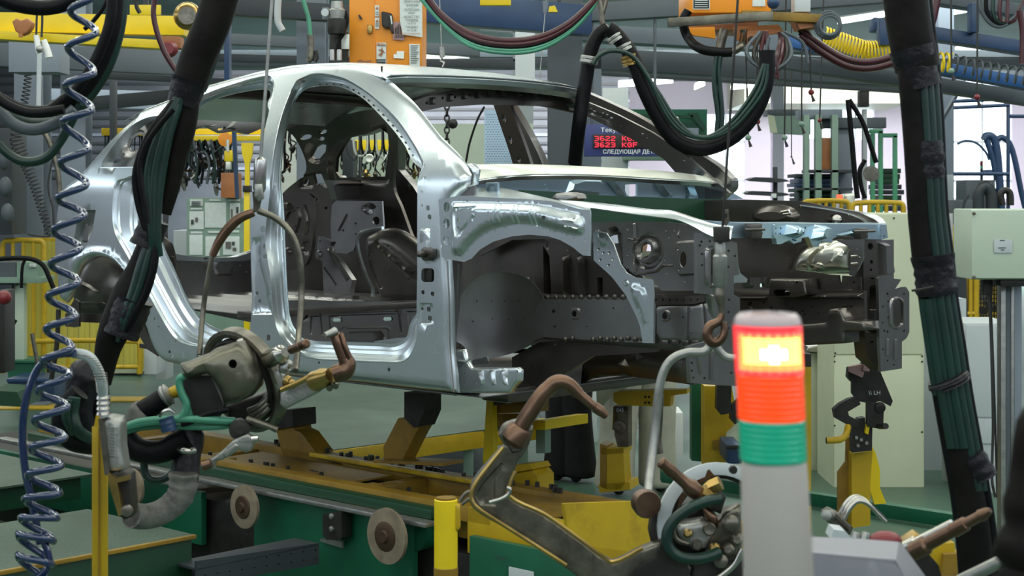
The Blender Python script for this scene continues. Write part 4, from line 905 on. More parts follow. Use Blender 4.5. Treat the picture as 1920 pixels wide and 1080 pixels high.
sheet('far_longitudinal_side', W(1.10), [(1389,552),(1440,552),(1490,545),(1570,543),(1620,545),(1622,623),(1560,610),(1500,604),(1389,612)], M['steeld'], car, thick=.02, step=.02,
      holes=[ell(x, y, 2.4, 2.4, 7) for x, y in ((1410,572),(1432,567),(1446,577),(1474,570),(1458,583),(1486,577),(1505,583),(1522,575),(1508,590),(1535,588),(1596,575),(1596,594),(1584,590))]+[ell(1586,577,5,6,10), ell(1409,572,6,7,10)],
      emb=[([(1389,556),(1440,556),(1440,561),(1389,561)], .02, .005), ([(1493,551),(1620,549),(1620,561),(1493,560)], .03, .008)])
sheet('tow_bracket', W(1.00), [(1552,580),(1575,578),(1582,600),(1620,604),(1622,620),(1582,622),(1582,644),(1506,648),(1500,636),(1470,634),(1470,610),(1520,607),(1550,604)], M['steeld'], car, thick=.10, rnd=.008, step=.03)
sheet('far_radiator_upright', SX(.62), [(1618,449),(1642,451),(1645,525),(1649,629),(1652,694),(1626,671),(1621,625)], M['steeld'], car, thick=.05, step=.03,
      holes=[ell(1632,462,5,6.5,12), ell(1634,491,3,4,8), ell(1633,506,2.6,2.2,8), rrect(1637,560,6.5,26,6.5), rrect(1635,616,10.5,9.5,2), ell(1635,641,4,1.5,6), ell(1636,522,4,1.5,6)])
sheet('far_upright_gusset', SX(.58), [(1642,451),(1676,449),(1676,530),(1670,536),(1645,522)], M['steel'], car, thick=.01, step=.03, emb=[([(1646,455),(1660,455),(1668,515),(1648,518)], .03, .01)], holes=[ell(1671,482,1.6,1.6,6), ell(1671,465,1.6,1.6,6)])
sheet('far_crash_plate', SX(.66), [(1647,522),(1655,516),(1671,518),(1674,522),(1690,524),(1678,542),(1690,538),(1699,538),(1705,548),(1705,623),(1700,634),(1691,641),(1691,691),(1652,697),(1649,640)], M['steel'], car, thick=.012, step=.022,
      holes=[rrect(1681,587,9.5,26,9)]+[ell(x, y, 1.7, 2.6, 7) for x, y in ((1695,551),(1695,620),(1664,551),(1664,622),(1658,620))]+[ell(x, y, 1.5, 1.8, 6) for x, y in ((1655,575),(1665,565),(1655,655),(1664,676),(1676,684),(1665,595),(1655,605))],
      emb=[(rrect(1681,587,13,31,12), .008, .004), ([(1662,635),(1665,635),(1666,668),(1662,668)], .008, .003), ([(1677,635),(1680,635),(1680,675),(1677,675)], .008, .003)])
# wheelhouse of the near front wheel
sheet('wheelhouse_liner', W(.41), [(851,600),(858,572),(868,548),(893,522),(915,512),(945,509),(981,518),(1005,537),(1019,560),(1027,590),(1024,612),(1006,638),(957,663),(883,680),(870,650),(855,640)], M['steel'], car, thick=.006, step=.025, dish=-.01, smooth=True, label='bowl shaped front wheelhouse pressing',
      holes=[ell(x, y, 1.8, 1.8, 6) for x, y in ((892,565),(919,565),(943,565),(969,564),(995,563),(884,603),(920,598),(951,599),(979,598),(998,598))])
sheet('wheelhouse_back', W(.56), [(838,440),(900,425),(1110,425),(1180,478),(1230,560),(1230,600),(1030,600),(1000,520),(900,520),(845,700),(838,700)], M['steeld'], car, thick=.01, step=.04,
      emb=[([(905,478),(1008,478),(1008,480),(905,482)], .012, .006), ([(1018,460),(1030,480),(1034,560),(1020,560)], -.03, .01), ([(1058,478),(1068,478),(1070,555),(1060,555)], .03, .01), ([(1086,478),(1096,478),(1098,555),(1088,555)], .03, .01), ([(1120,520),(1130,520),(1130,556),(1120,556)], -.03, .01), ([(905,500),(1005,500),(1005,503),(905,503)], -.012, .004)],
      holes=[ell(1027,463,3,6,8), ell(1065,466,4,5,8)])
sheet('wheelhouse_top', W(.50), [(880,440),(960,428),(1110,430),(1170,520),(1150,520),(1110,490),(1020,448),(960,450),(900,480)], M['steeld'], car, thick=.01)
sheet('jacking_plate', W(.10), [(851,655),(868,655),(872,672),(882,690),(970,689),(975,694),(974,714),(964,724),(955,738),(851,738)], M['zinc'], car, thick=.01, step=.02, rnd=.01,
      holes=[ell(x, y, 1.5, 2, 6) for x, y in ((855,661),(857,672),(871,700),(871,717),(893,720),(970,696),(969,707),(962,733),(877,678),(857,718))],
      emb=[([(x, 694), (x+9, 694), (x+13, 722), (x+5, 722)], .012, .008, True) for x in (897, 918, 940)])
sheet('liner_clip', W(.30), [(880,685),(886,675),(913,669),(915,678),(910,682)], M['zinc'], car, thick=.008, holes=[ell(893,679,1.4,1.4,6), ell(906,676,1.4,1.4,6)])
strip('hinge_pillar_return', [near.pos(*near.un(*p)) for p in ((837,490),(841,560),(843,650),(850,736))], [wpt(.30, *p) for p in ((866,490),(862,560),(853,650),(856,736))], M['steel'], car)
tube('pillar_edge_bead', [wpt(.2, *p) for p in ((858,495),(857,530),(853,580),(849,630),(848,690),(849,735))], .006, M['zinc'], car, 6)
UB = [(846,739),(1000,660),(1110,645),(1225,643),(1300,650),(1300,720),(1225,712),(1170,700),(1110,706),(1000,738),(960,741)]
for w, nm in ((.62, 'floor_longitudinal'), (1.05, 'floor_longitudinal')):
    cbox(nm, -2.9, -.5, w-.05, w+.05, .0, .05, M['steeld'], car, .012)
sheet('toe_board', W(.46), [(960,670),(1010,642),(1100,634),(1230,644),(1230,660),(1110,668),(1060,700),(1020,725),(980,732),(960,700)], M['steeld'], car, thick=.02, step=.03, emb=[([(1035,692),(1055,682),(1062,686),(1040,697)], .02, .01)], holes=[ell(1040,645,3,4,8), ell(995,690,2,3,6)])
sheet('underbody_pan', W(.70), [(1000,740),(1030,690),(1110,645),(1230,645),(1300,655),(1300,722),(1230,712),(1170,704),(1110,708),(1040,738)], M['steeld'], car, thick=.03, step=.04, dish=.03,
      emb=[([(1040,735),(1120,660),(1132,662),(1060,730)], .03, .02, True), ([(1130,700),(1215,655),(1230,660),(1160,702)], .03, .02, True)])
cbox('floor_crossmember', -.55, -.4, .3, 1.4, -.02, .04, M['steeld'], car, .02)
zs('floor_underside', .03, [(-2.0,.12),(-.5,.12),(-.5,1.58),(-2.0,1.58)], M['steeld'], thick=.01)
zs('rear_floor_underside', .05, [(-2.9,.35),(-2.0,.2),(-2.0,1.5),(-2.9,1.35)], M['steeld'], thick=.02)
# hinges, door check
box('crash_tube', spt(.60, 1664, 618), LT*.125, -FW*.25, UP*.14, M['steeld'], car, .006)
hg = lathe('door_hinge', wpt(.0, 804, 476), -LT, [(0, .026), (.018, .026), (.02, .012), (.05, .012), (.052, .009), (.055, .001)], M['steeld'], car, 16)
box('hinge_leaf', wpt(0, 800, 483), FW*.05, -LT*.02, UP*.035, M['steeld'], hg, .004)
box('hinge_cover', wpt(.015, 795, 528), FW*.04, LT*.02, UP*.05, M['irond'], car, .003)
# small tabs along the roof
bar('roof_stud', roofpt(-1.1, .05), roofpt(-1.1, .05)+UP*.02, .004, M['irond'], car)
# ================================================================ enclosures, cabinets and boards behind the car
def cab(name, lab, cat, x0, y0, x1, y1, d, dep, m, extra=(), yaw=0):
    t = Thing(name, lab, cat, tuple(P((x0+x1)/2, y1, d)))
    bd = pbox('body', x0, y0, x1, y1, d, dep, M[m], t, .006, yaw=yaw)
    for nm, a, b, c, e, mm, pr in extra: pbox(nm, a, b, c, e, d-pr, pr+.004, M[mm], bd, .003)
    return t
t = cab('partition_cabinet', 'wide cream cabinet wall behind the front corner of the car', 'cabinet', 1562, 400, 1733, 918, 9.6, .5, 'cream',
    [('upper_panel',1564,402,1731,664,'cream',.012),('lower_panel',1564,667,1731,916,'cream',.012)])
for x, y in ((1676,409),(1728,409),(1565,668),(1729,668),(1565,678),(1729,678),(1565,798),(1729,810),(1566,445),(1566,662)): lathe('screw', P(x, y, 9.585), (0, -1, 0), [(0, .006), (.004, .005)], M['irond'], t, 8)
t = cab('slim_cabinet', 'narrow cream cabinet with shiny package on top right of the stack light', 'cabinet', 1510, 662, 1549, 895, 10.2, .5, 'cream')
pbox('side_panel', 1549, 662, 1563, 892, 10.15, .55, M['canvas'], t, .004)
for y in (670, 793, 800): lathe('screw', P(1546, y, 10.19), (0, -1, 0), [(0, .006), (.004, .005)], M['irond'], t, 8)
o = sheet('foil_package', D(10.1), [(1511,659),(1515,650),(1540,647),(1560,648),(1563,657),(1545,662)], M['chrome'], thick=.25, rnd=.01, step=.03); tag(o, 'crumpled silver package lying on the slim cream cabinet', 'package')
tag(pbox('aluminium_post', 1778, 400, 1787, 700, 9.9, .05, M['alu']), 'thin aluminium post just right of the big hose bundle', 'post')
t = cab('grey_cabinet', 'grey cabinet behind the pale sage control box post', 'cabinet', 1808, 606, 1905, 930, 9.4, .5, 'lgrey', [('door',1812,610,1868,782,'lgrey',.01),('drawer',1812,785,1868,832,'lgrey',.01)])
tag(pbox('white_wall_panel', 1733, 560, 1812, 916, 10.3, .2, M['lgrey']), 'light grey panel right of the cream cabinet wall', 'panel')
t = cab('control_box', 'pale sage electrical box with nameplate at the right edge', 'control box', 1820, 392, 1960, 524, 5.6, .22, 'sage', [('cover',1822,394,1958,522,'sage',.01)])
npl = pbox('nameplate', 1864, 449, 1898, 474, 5.585, .003, M['lgrey'], t, .001)
for x, y, k in ((1875,450,9),(1872,464,14),(1877,468,6)): pbox('print_line', x, y, x+k, y+1.4, 5.5835, .002, M['ink'], npl, 0)
for x, y in ((1826,400),(1826,519)):
    c = Thing; lathe('cover_screw', P(x, y, 5.585), (0, -1, 0), [(0, .006), (.006, .0055), (.007, .003)], M['iron'], t, 12)
pbox('cable_entry', 1844, 525, 1862, 552, 5.68, .03, M['irond'], t); pbox('mount_plate', 1876, 524, 1925, 537, 5.62, .1, M['irond'], t)
t = Thing('support_post', 'grooved aluminium post carrying the pale sage control box', 'post', tuple(P(1900, 1000, 5.7)))
for x0, x1, m_ in ((1877,1886,'alu'),(1886,1896,'greym'),(1896,1902,'alu'),(1902,1916,'greyp')): pbox('profile_side', x0, 537, x1, 1100, 5.7-(.004 if m_ == 'alu' else 0), .05, M[m_], t, .002)
tag(tube('control_cable', [(1853,552,5.7),(1857,600,5.7),(1860,700,5.7),(1862,800,5.72),(1860,900,5.72),(1866,932,5.72)], .005, M['cord']), 'thin dark cable dropping from the pale sage control box', 'cable')
tag(tube('control_cable', [(1857,552,5.75),(1863,700,5.75),(1867,830,5.75),(1870,934,5.75)], .004, M['cord']), 'second thin cable beside the grooved aluminium post', 'cable')
# small cabinets seen between the legs under the car
cab('blue_grey_bin', 'pale blue grey cabinet beyond the raised deck under the sill', 'cabinet', 816, 700, 900, 772, 13.5, .4, 'greyp', [('white_notice',832,746,842,760,'paper',.01),('pale_edge',853,730,870,772,'lgrey',.02)])
cab('pale_cabinet', 'pale cabinet beyond the raised deck next to the blue grey one', 'cabinet', 738, 730, 815, 768, 13.8, .4, 'cream')
cab('white_panel_door', 'tall bluish white door panel between black and pale trousers', 'panel', 1100, 700, 1119, 832, 11.5, .1, 'lgrey')
cab('pale_trolley', 'cream cabinet side behind the pale trousers', 'cabinet', 1236, 762, 1258, 862, 10.4, .4, 'cream')
cab('white_box', 'white upright box standing on the walkway under the engine bay', 'box', 1256, 774, 1281, 860, 10.2, .3, 'white')
cab('dark_crate', 'dark crate in front of the cream gusset by the stack light', 'crate', 1364, 836, 1392, 870, 7.5, .3, 'blued', [('rim',1362,835,1392,842,'irond',.01)])
tag(pbox('workbench', 1120, 700, 1300, 712, 12.0, .5, M['greym']), 'low grey bench top glimpsed under the car front', 'bench')
t = Thing('green_stool', 'small yellow topped stand with green legs under the car', 'stand', tuple(P(1008, 850, 10.3)))
pbox('top', 1002, 796, 1024, 806, 10.2, .3, M['yel'], t); pbox('leg', 1006, 806, 1012, 838, 10.3, .05, M['grng'], t); pbox('leg', 1015, 806, 1021, 842, 10.2, .05, M['grng'], t)
# information board seen through the rear door opening
t = Thing('information_board', 'grey green notice board full of framed sheets behind the rear door opening', 'board', tuple(P(405, 560, 13)))
pbox('backing', 350, 371, 456, 640, 13, .06, M['grng'], t)
for x0, y0, x1, y1 in ((356,374,380,386),(357,390,379,393),(355,396,382,430),(384,380,424,427),(431,381,450,427),(393,374,414,377),(428,374,450,377),(355,440,380,478),(385,443,412,480),(418,443,449,478),(357,434,379,438),(390,433,412,437),(430,432,448,436)):
    pbox('notice_sheet', x0, y0, x1, y1, 12.99, .008, M['paper'], t, .002)
for x0, y0, x1, y1, m_ in ((358,412,363,421,'ink'),(366,408,371,416,'canvas'),(423,453,433,466,'canvas'),(435,453,440,460,'ink'),(436,464,443,470,'canvas'),(433,392,436,412,'canvas'),(443,388,447,400,'ink')): pbox('printed_figure', x0, y0, x1, y1, 12.98, .006, M[m_], t, .001)
for k in range(5): pbox('print_line', 359, 377+2*k, 377-(k % 2)*3, 377.7+2*k, 12.98, .005, M['ink'], t, 0)
cab('white_cabinet', 'light grey cabinet left of the notice board', 'cabinet', 325, 432, 349, 560, 13.4, .4, 'lgrey')
t = Thing('yellow_post', 'bright yellow post with wide head behind the rear door opening', 'post', tuple(P(464, 560, 12.2)))
sheet('post_head', D(12.2), [(452,268),(474,268),(472,292),(467,306),(467,350),(459,350),(459,306),(454,290)], M['yelb'], t, thick=.05)
pbox('post_shaft', 457, 358, 467, 620, 12.2, .06, M['yelb'], t); pbox('post_band', 455, 348, 469, 360, 12.18, .1, M['irond'], t)
tag(pbox('orange_box', 414, 324, 441, 371, 12.8, .3, M['orangeb']), 'brown orange box standing above the notice board', 'box')
tag(sheet('blue_post', D(12.3), [(434,240),(441,240),(447,370),(441,372)], M['blued'], thick=.05), 'dark blue post beside the brown orange box', 'post')
t = Thing('crane_rail', 'yellow crane rail with orange fittings seen through the rear door opening', 'beam', tuple(P(410, 270, 14)))
pbox('rail', 335, 241, 500, 252, 14, .1, M['yelb'], t); pbox('rail_flange', 335, 254, 520, 264, 13.9, .15, M['yelb'], t); pbox('fitting', 446, 240, 460, 248, 13.85, .1, M['orange'], t)
lathe('hoist_wheel', P(424, 262, 13.8), (0, -1, 0), [(0, .04), (.01, .06), (.05, .06), (.055, .02)], M['orange'], t, 16)
t = Thing('chain_hoist', 'small yellow chain hoist hanging from the crane rail', 'hoist', tuple(P(427, 305, 13.5)))
pbox('body', 420, 282, 436, 303, 13.5, .12, M['yelb'], t, .015); pbox('hook_block', 423, 303, 432, 318, 13.5, .06, M['beige'], t); bar('link_bar', P(427, 262, 13.5), P(427, 284, 13.5), .014, M['beige'], t)
# tool clutter hanging behind: one object per tool
rr = random.Random(11)
ORD = 'first second third fourth fifth sixth seventh eighth ninth tenth eleventh twelfth thirteenth fourteenth fifteenth sixteenth seventeenth eighteenth nineteenth twentieth twenty-first twenty-second twenty-third twenty-fourth twenty-fifth twenty-sixth'.split()
WORD = {'alu': 'grey', 'iron': 'dark brown', 'irond': 'black', 'copper': 'copper', 'greym': 'dark grey', 'brass': 'brass', 'beige': 'pale', 'chrome': 'shiny'}
def tool(x, y, d, h, m, lab, grp, ytop):
    t = Thing('hanging_tool', lab, 'tool', tuple(P(x, y+h, d)), group=grp)
    w = h*rr.uniform(.13, .22); j = rr.uniform(-4, 4); kx = w/F*d
    tube('tool_body', [(x, y+h*.25, d), (x+j*.2, y+h*.45, d), (x+j*.6, y+h*.75, d), (x+j, y+h, d)], [kx*.45, kx, kx*.8, kx*.35], M[m], t, 8)
    tube('tool_hose', [(x, y+h*.3, d), (x-j, y+h*.05, d), (x+j*2, y-h*.3, d), (x+j*1.5, (y+ytop)/2, d), (x, ytop, d)], rr.choice((.007, .010, .013)), M[rr.choice(('blk', 'blk', 'ghose', 'greyd', 'rhose'))], t, 6)
    tube('tool_arm', [(x+j*.3, y+h*.5, d-.03), (x+j*.3+w*rr.choice((-1.6, 1.6)), y+h*rr.uniform(.5, .8), d-.05)], kx*.4, M[rr.choice(('iron', 'alu', 'irond', 'copper'))], t, 6, 0)
def tools(n, x0, dx, ya, yb, d, ha, hb_, mats, where, grp, ytop):
    for k in range(n): 
        m_ = rr.choice(mats); tool(x0+dx*k+rr.uniform(-2, 2), rr.uniform(ya, yb), d+rr.uniform(-.05, .08), rr.uniform(ha, hb_), m_, ORD[k]+' from the left, '+WORD[m_]+' tool, '+where, grp, ytop)
tools(25, 326, 4.6, 285, 335, 14.0, 18, 38, ('alu', 'iron', 'irond', 'irond', 'copper', 'greym', 'iron'), 'hanging above the notice board', 'tools hanging above the notice board', 258)
tools(26, 640, 5.9, 290, 330, 16.1, 14, 34, ('alu', 'iron', 'brass', 'copper', 'iron', 'irond', 'greym'), 'behind the far quarter window and door', 'tools hanging beyond the far side of the car', 275)
tools(14, 524, 4.6, 250, 330, 14.0, 12, 24, ('iron', 'brass', 'copper', 'irond', 'brass'), 'behind the open tailgate', 'tools hanging beyond the tailgate', 219)
tools(14, 196, 8, 258, 290, 16.1, 12, 26, ('alu', 'iron', 'irond', 'greym'), 'behind the rear quarter window', 'tools hanging behind the rear quarter window', 250)
tag(pbox('tool_rail', 500, 214, 640, 221, 14, .1, M['ochre']), 'ochre tool rail beyond the open tailgate', 'rail')
for k in range(7):
    x = 340+11*k; tag(tube('service_hose', [(x, 262, 13.8), (x+8, 285, 13.8), (x+22, 278+rr.uniform(-6, 10), 13.8), (x+30, 310, 13.8), (x+26, 345, 13.8)], .012, M[('ghose', 'blk', 'greym')[k % 3]], None, 6), ORD[k]+' arching hose from the left above the notice board', 'hose', 'arching hoses above the notice board')
for k in range(6):
    x = 648+14*k; tag(tube('service_hose', [(x, 245, 13.2), (x+4, 285, 13.2), (x+16, 296+rr.uniform(-6, 10), 13.2), (x+26, 280, 13.2), (x+27, 245, 13.2)], .010, M[('greyd', 'beige', 'blk')[k % 3]], None, 6), ORD[k]+' looped hose from the left beyond the far side', 'hose', 'looped hoses beyond the far side')
tag(pbox('yellow_beam', 600, 262, 800, 282, 16, .2, M['yelb']), 'bright yellow beam seen through the far door openings', 'beam')
tag(pbox('yellow_beam', 190, 240, 300, 254, 16, .2, M['yel']), 'yellow beam seen through the rear quarter window', 'beam')
tag(sheet('backdrop_shelving', D(17), [(520,250),(620,250),(620,420),(520,420)], M['beige'], thick=.3), 'pale shelving block beyond the tailgate', 'shelving')
tag(pbox('backdrop_cabinet', 500, 232, 1000, 470, 17.8, .3, M['sage']), 'long pale cabinet row beyond the far side of the car', 'cabinet')
tag(pbox('dark_machine', 642, 262, 662, 345, 15, .4, M['greyd']), 'dark machine column behind the far quarter window', 'machine')
tag(pbox('dark_machine', 672, 250, 676, 345, 14.6, .1, M['greyd']), 'thin dark upright behind the far quarter window', 'post')
t = Thing('round_gauge', 'cream round dial among the hanging tools behind the quarter window', 'gauge', tuple(P(693, 298, 12.9)))
lathe('dial', P(693, 297, 12.9), (0, -1, 0), [(0, .035), (.02, .036), (.024, .028), (.022, .025)], M['beige'], t, 18)
t = Thing('green_crate_stack', 'dark green crates with pale labels beyond the front door opening', 'crate', tuple(P(775, 420, 11.5)))
for x0, y0, x1, y1, m_ in ((755,366,782,374,'greend'),(755,378,790,392,'greend'),(755,396,800,405,'grng'),(755,408,800,470,'lgrey')): pbox('crate', x0, y0, x1, y1, 11.5, .4, M[m_], t)
# perforated board and things beyond the windscreen opening
pb = Thing('perforated_board', 'white pegboard panel behind the far door opening', 'board', tuple(P(925, 330, 14)))
hs = [rrect(912+5.2*i+(2.6 if j % 2 else 0), 215+4.6*j, 1.5, .5, .3, k=1) for i in range(10) for j in range(22)]
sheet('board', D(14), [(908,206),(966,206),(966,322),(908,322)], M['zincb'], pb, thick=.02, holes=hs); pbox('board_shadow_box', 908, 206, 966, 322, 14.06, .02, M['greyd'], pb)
t = Thing('lift_chain', 'dark hanging chain seen through the windscreen opening', 'chain', tuple(P(838, 300, 11)))
for k in range(11):
    y = 200+11*k
    bm = bmesh.new(); c = P(838, y, 11); a = .02 if k % 2 else .008
    tube_bm(bm, [c+Vector((.016*math.cos(q_) if k % 2 == 0 else .003*math.cos(q_), .016*math.cos(q_) if k % 2 else 0, .026*math.sin(q_))) for q_ in [2*math.pi*i/12 for i in range(13)]], .006, 6); frombm('chain_link', bm, M['irond'], t)
tag(ball('hoist_hook_ball', P(849, 232, 11.1), .035, M['irond']), 'dark round hoist block beside the hanging chain', 'hoist')
tag(tube('loop_hose', [(908,200,11.5),(895,225,11.5),(880,270,11.5),(873,305,11.5),(868,312,11.5)], .008, M['blk']), 'thin black hose loop behind the windscreen pillar', 'hose')
tag(tube('loop_hose', [(1090,330,9),(1062,330,9),(1050,345,9),(1048,360,9)], .006, M['blk']), 'small black hose behind the cowl', 'hose')
# LED sign
sg = Thing('led_sign', 'blue hanging production sign with two red LED lines', 'sign', tuple(P(1168, 294, 12)))
pbox('panel', 1096, 233, 1242, 293, 12, .12, M['sign'], sg, .006); pbox('display_window', 1112, 252, 1226, 278, 11.985, .02, M['irond'], sg, .002)
DD = D(11.97)
text('heading', 'Текущая деталь', DD, 1126, 247.5, 8, M['paper'], sg, wide=1.15, bold=.012)
text('footer', 'СЛЕДУЮЩАЯ ДЕТАЛЬ', DD, 1130, 288, 7.5, M['paper'], sg, bold=.015)
def led(s, x, y, hpx):
    """dot matrix letters"""
    G = {'3':'11110 00001 00001 01110 00001 00001 11110','6':'01110 10000 10000 11110 10001 10001 01110','2':'01110 10001 00001 00110 01000 10000 11111','K':'10001 10010 10100 11000 10100 10010 10001',
         'G':'01110 10001 10000 10111 10001 10001 01110','F':'11111 10000 10000 11110 10000 10000 10000','C':'01110 10001 10000 10000 10000 10001 01110','.':'00000 00000 00000 00000 00000 00000 00100','A':'01110 10001 10001 11111 10001 10001 10001'}
    bm = bmesh.new(); p = hpx/7
    for i, ch in enumerate(s):
        if ch == ' ': continue
        for r, row in enumerate(G[ch].split()):
            for c, b in enumerate(row):
                if b == '1': box_bm(bm, P(x+(i*6.4+c)*p*1.25, y-hpx+(r+1)*p, 11.975), Vector((p*1.12/F*12, 0, 0)), Vector((0, .004, 0)), UP*(p*.88/F*12))
    o = frombm('led_characters', bm, M['led'], sg, None, 0); o['kind'] = 'stuff'
led('3622 KGF C', 1115, 264, 9); led('3623 KGF CA', 1115, 276, 9)
bar('sign_hanger', P(1110, 233, 12.05), P(1110, -30, 12.05), .012, M['greym'], sg); bar('sign_hanger', P(1228, 233, 12.05), P(1228, -30, 12.05), .012, M['greym'], sg)
# green hanging box right of the sign
t = Thing('green_hopper', 'green steel box with bracket ribs hanging behind the thick black hose', 'box', tuple(P(1245, 300, 15)))
sheet('front_plate', D(15), [(1160,205),(1326,205),(1326,302),(1300,302),(1240,262),(1160,262)], M['green'], t, thick=.1); pbox('inner_plate', 1170, 214, 1310, 300, 15.3, .3, M['grng'], t)
sheet('angled_gusset', D(14.95), [(1290,212),(1308,212),(1324,240),(1320,246)], M['greend'], t, thick=.03); sheet('angled_gusset', D(14.95), [(1180,214),(1300,216),(1298,222),(1180,219)], M['greend'], t, thick=.03)
lathe('lamp_socket', P(1267, 225, 14.9), (0, -1, 0), [(0, .03), (.03, .03), (.04, .015)], M['chrome'], t, 14)
pbox('end_box', 1288, 240, 1310, 285, 14.9, .2, M['greyp'], t)
# fluorescent shades of the back rack
t = Thing('strip_light_housing', 'grey green hanging lamp housing left of the green rack', 'lamp', tuple(P(1480, 250, 20)))
sheet('housing_front', D(20), [(1440,215),(1452,217),(1458,249),(1445,249)], M['cream'], t, thick=.05); sheet('housing_side', D(20), [(1452,217),(1520,216),(1520,252),(1458,249)], M['grng'], t, thick=.3); pbox('housing_top', 1440, 205, 1560, 216, 20, .4, M['greym'], t)
# green rack with panels
t = Thing('green_rack', 'tall green steel rack holding dark panels and a brown box', 'rack', tuple(P(1540, 470, 18)))
for x0, x1 in ((1508,1518),(1529,1541),(1560,1572)): pbox('rack_post', x0, 215, x1, 520, 18, .1, M['grng'], t)
pbox('rack_top', 1500, 205, 1580, 222, 18.1, .3, M['greyp'], t); pbox('rack_beam', 1540, 220, 1662, 240, 18.3, .2, M['greym'], t); pbox('rack_beam', 1500, 352, 1600, 357, 18, .3, M['greyd'], t)
pbox('brown_box', 1540, 258, 1562, 318, 18.1, .4, M['orangeb'], t); pbox('rack_shelf', 1515, 318, 1600, 324, 18, .4, M['greyd'], t)
for k in range(9): pbox('stored_panel', 1496+rr.uniform(-5, 4), 326+9*k, 1575+rr.uniform(-3, 7), 332+9*k+rr.uniform(0, 3), 18.3, .6, M[rr.choice(('greend', 'greyd', 'blued'))], t)
pbox('rack_back', 1572, 240, 1598, 420, 18.4, .1, M['greyp'], t); pbox('stored_stack', 1500, 330, 1576, 480, 18.7, .4, M['greend'], t)
t = Thing('green_tube_rack', 'bright green tubular frame rack beside the hanging cables', 'frame', tuple(P(1660, 470, 19)))
for a, b in (((1630,246),(1655,246)),((1651,246),(1651,410)),((1655,254),(1682,254)),((1678,254),(1678,410)),((1636,250),(1636,410))): beam('frame_tube', P(*a, 19), P(*b, 19), .05, .05, M['greenl'], t, up=Vector((0, 1, 0)))
for k in range(8): pbox('stored_panel', 1650+rr.uniform(-6, 3), 316+10*k, 1690+rr.uniform(-4, 6), 323+10*k+rr.uniform(1, 3), 19.3, .5, M[rr.choice(('greend', 'greyd'))], t)
for i, (x0, y0, x1, x) in enumerate(((1406,336,1482,1454),(1400,362,1484,1454))):
    t = Thing('part_rack_arm', ('upper' if i == 0 else 'lower')+' dark panel stack on the cross shaped rack by the left bright wall', 'rack', tuple(P(1445, 372, 16)))
    sheet('stored_panel', D(16), [(x0,y0),(x0+10,y0-4),(x0+40,y0-3),(x1-10,y0),(x1,y0+4),(x1-20,y0+6),(x0+10,y0+3)], M['greyd'], t, thick=.4)
    if i: pbox('label_plate', 1446, 363, 1456, 371, 15.9, .01, M['paper'], t)
tag(pbox('rack_mast', 1451, 313, 1458, 400, 16.4, .1, M['greyd']), 'dark upright mast of the cross shaped rack', 'post')
for k, (x, y0, y1, m_) in enumerate([(1484,215,378,'lgrey'),(1508,370,415,'cream')]): pass
t = Thing('red_beacon', 'small lit red beacon on the yellow railing', 'beacon', tuple(P(1574, 380, 15)))
lathe('lens', P(1574, 377, 15), UP, [(0, .028), (.05, .028), (.06, .02)], mat('beacon_red', (.9, .05, .03), emit=4, ecol=(1, .05, .02)), t, 14); pbox('base', 1569, 377, 1579, 392, 15, .06, M['lgrey'], t)
tag(sheet('cream_bucket', D(15.4), [(1582,364),(1605,362),(1602,386),(1587,387)], M['beige'], thick=.15, rnd=.02, step=.05), 'cream bucket beside the red beacon', 'bucket')
# railings
def railing(x0, x1, y0, y1, d, lab, n, m='yel', grp=None):
    t = Thing('safety_railing', lab, 'railing', tuple(P((x0+x1)/2, y1, d)), group=grp); r = .022
    tube('top_rail', [(x0, y1, d), (x0, y0+8, d), (x0+6, y0, d), (x1-6, y0, d), (x1, y0+8, d), (x1, y1, d)], r, M[m], t, 8, 3)
    for k in range(1, n): bar('baluster', P(x0+(x1-x0)*k/n, y0, d), P(x0+(x1-x0)*k/n, y1, d), r*.75, M[m], t, 8)
    bar('lower_rail', P(x0, y1-12, d), P(x1, y1-12, d), r*.8, M[m], t, 8)
railing(1598, 1694, 381, 520, 13.0, 'yellow tubular railing above the cream cabinet wall', 6)
railing(1506, 1592, 378, 520, 13.4, 'yellow tubular railing left of the cream bucket', 6)
railing(1790, 1830, 424, 600, 12, 'yellow railing right of the big hoses', 4)
railing(5, 82, 452, 700, 13.0, 'yellow railing in front of the far left column', 4)
railing(60, 262, 640, 700, 12.9, 'low yellow rail in front of the strip curtain', 3)
t = Thing('yellow_wire_cage', 'yellow mesh cage with stacked parts behind the control box', 'cage', tuple(P(1840, 620, 12.6)))
pbox('cage_beam', 1782, 422, 1835, 442, 12.4, .1, M['yel'], t); pbox('cage_post', 1876, 400, 1890, 620, 12.5, .1, M['ochre'], t); pbox('cage_backing', 1784, 440, 1900, 605, 13.2, .1, M['yel'], t)
bm = bmesh.new()
for k in range(24): tube_bm(bm, [P(1784+5*k, 430, 12.6), P(1784+5*k, 605, 12.6)], .006, 4)
for k in range(22): tube_bm(bm, [P(1784, 432+8*k, 12.6), P(1900, 432+8*k, 12.6)], .006, 4)
o = frombm('mesh_wire', bm, M['irond'], t); o['kind'] = 'stuff'
for k in range(14): x = 1790+rr.uniform(0, 90); y = 470+rr.uniform(0, 120); pbox('stored_part', x, y, x+rr.uniform(6, 16), y+rr.uniform(6, 16), 12.8+rr.uniform(0, .2), .15, M[rr.choice(('irond', 'yelb', 'canvas', 'ochre', 'greyd'))], t)
tag(sheet('dark_press', D(11), [(1790,480),(1806,478),(1812,500),(1815,620),(1806,660),(1795,662)], M['greyd'], thick=.3), 'dark machine part right of the big hose bundle', 'machine')
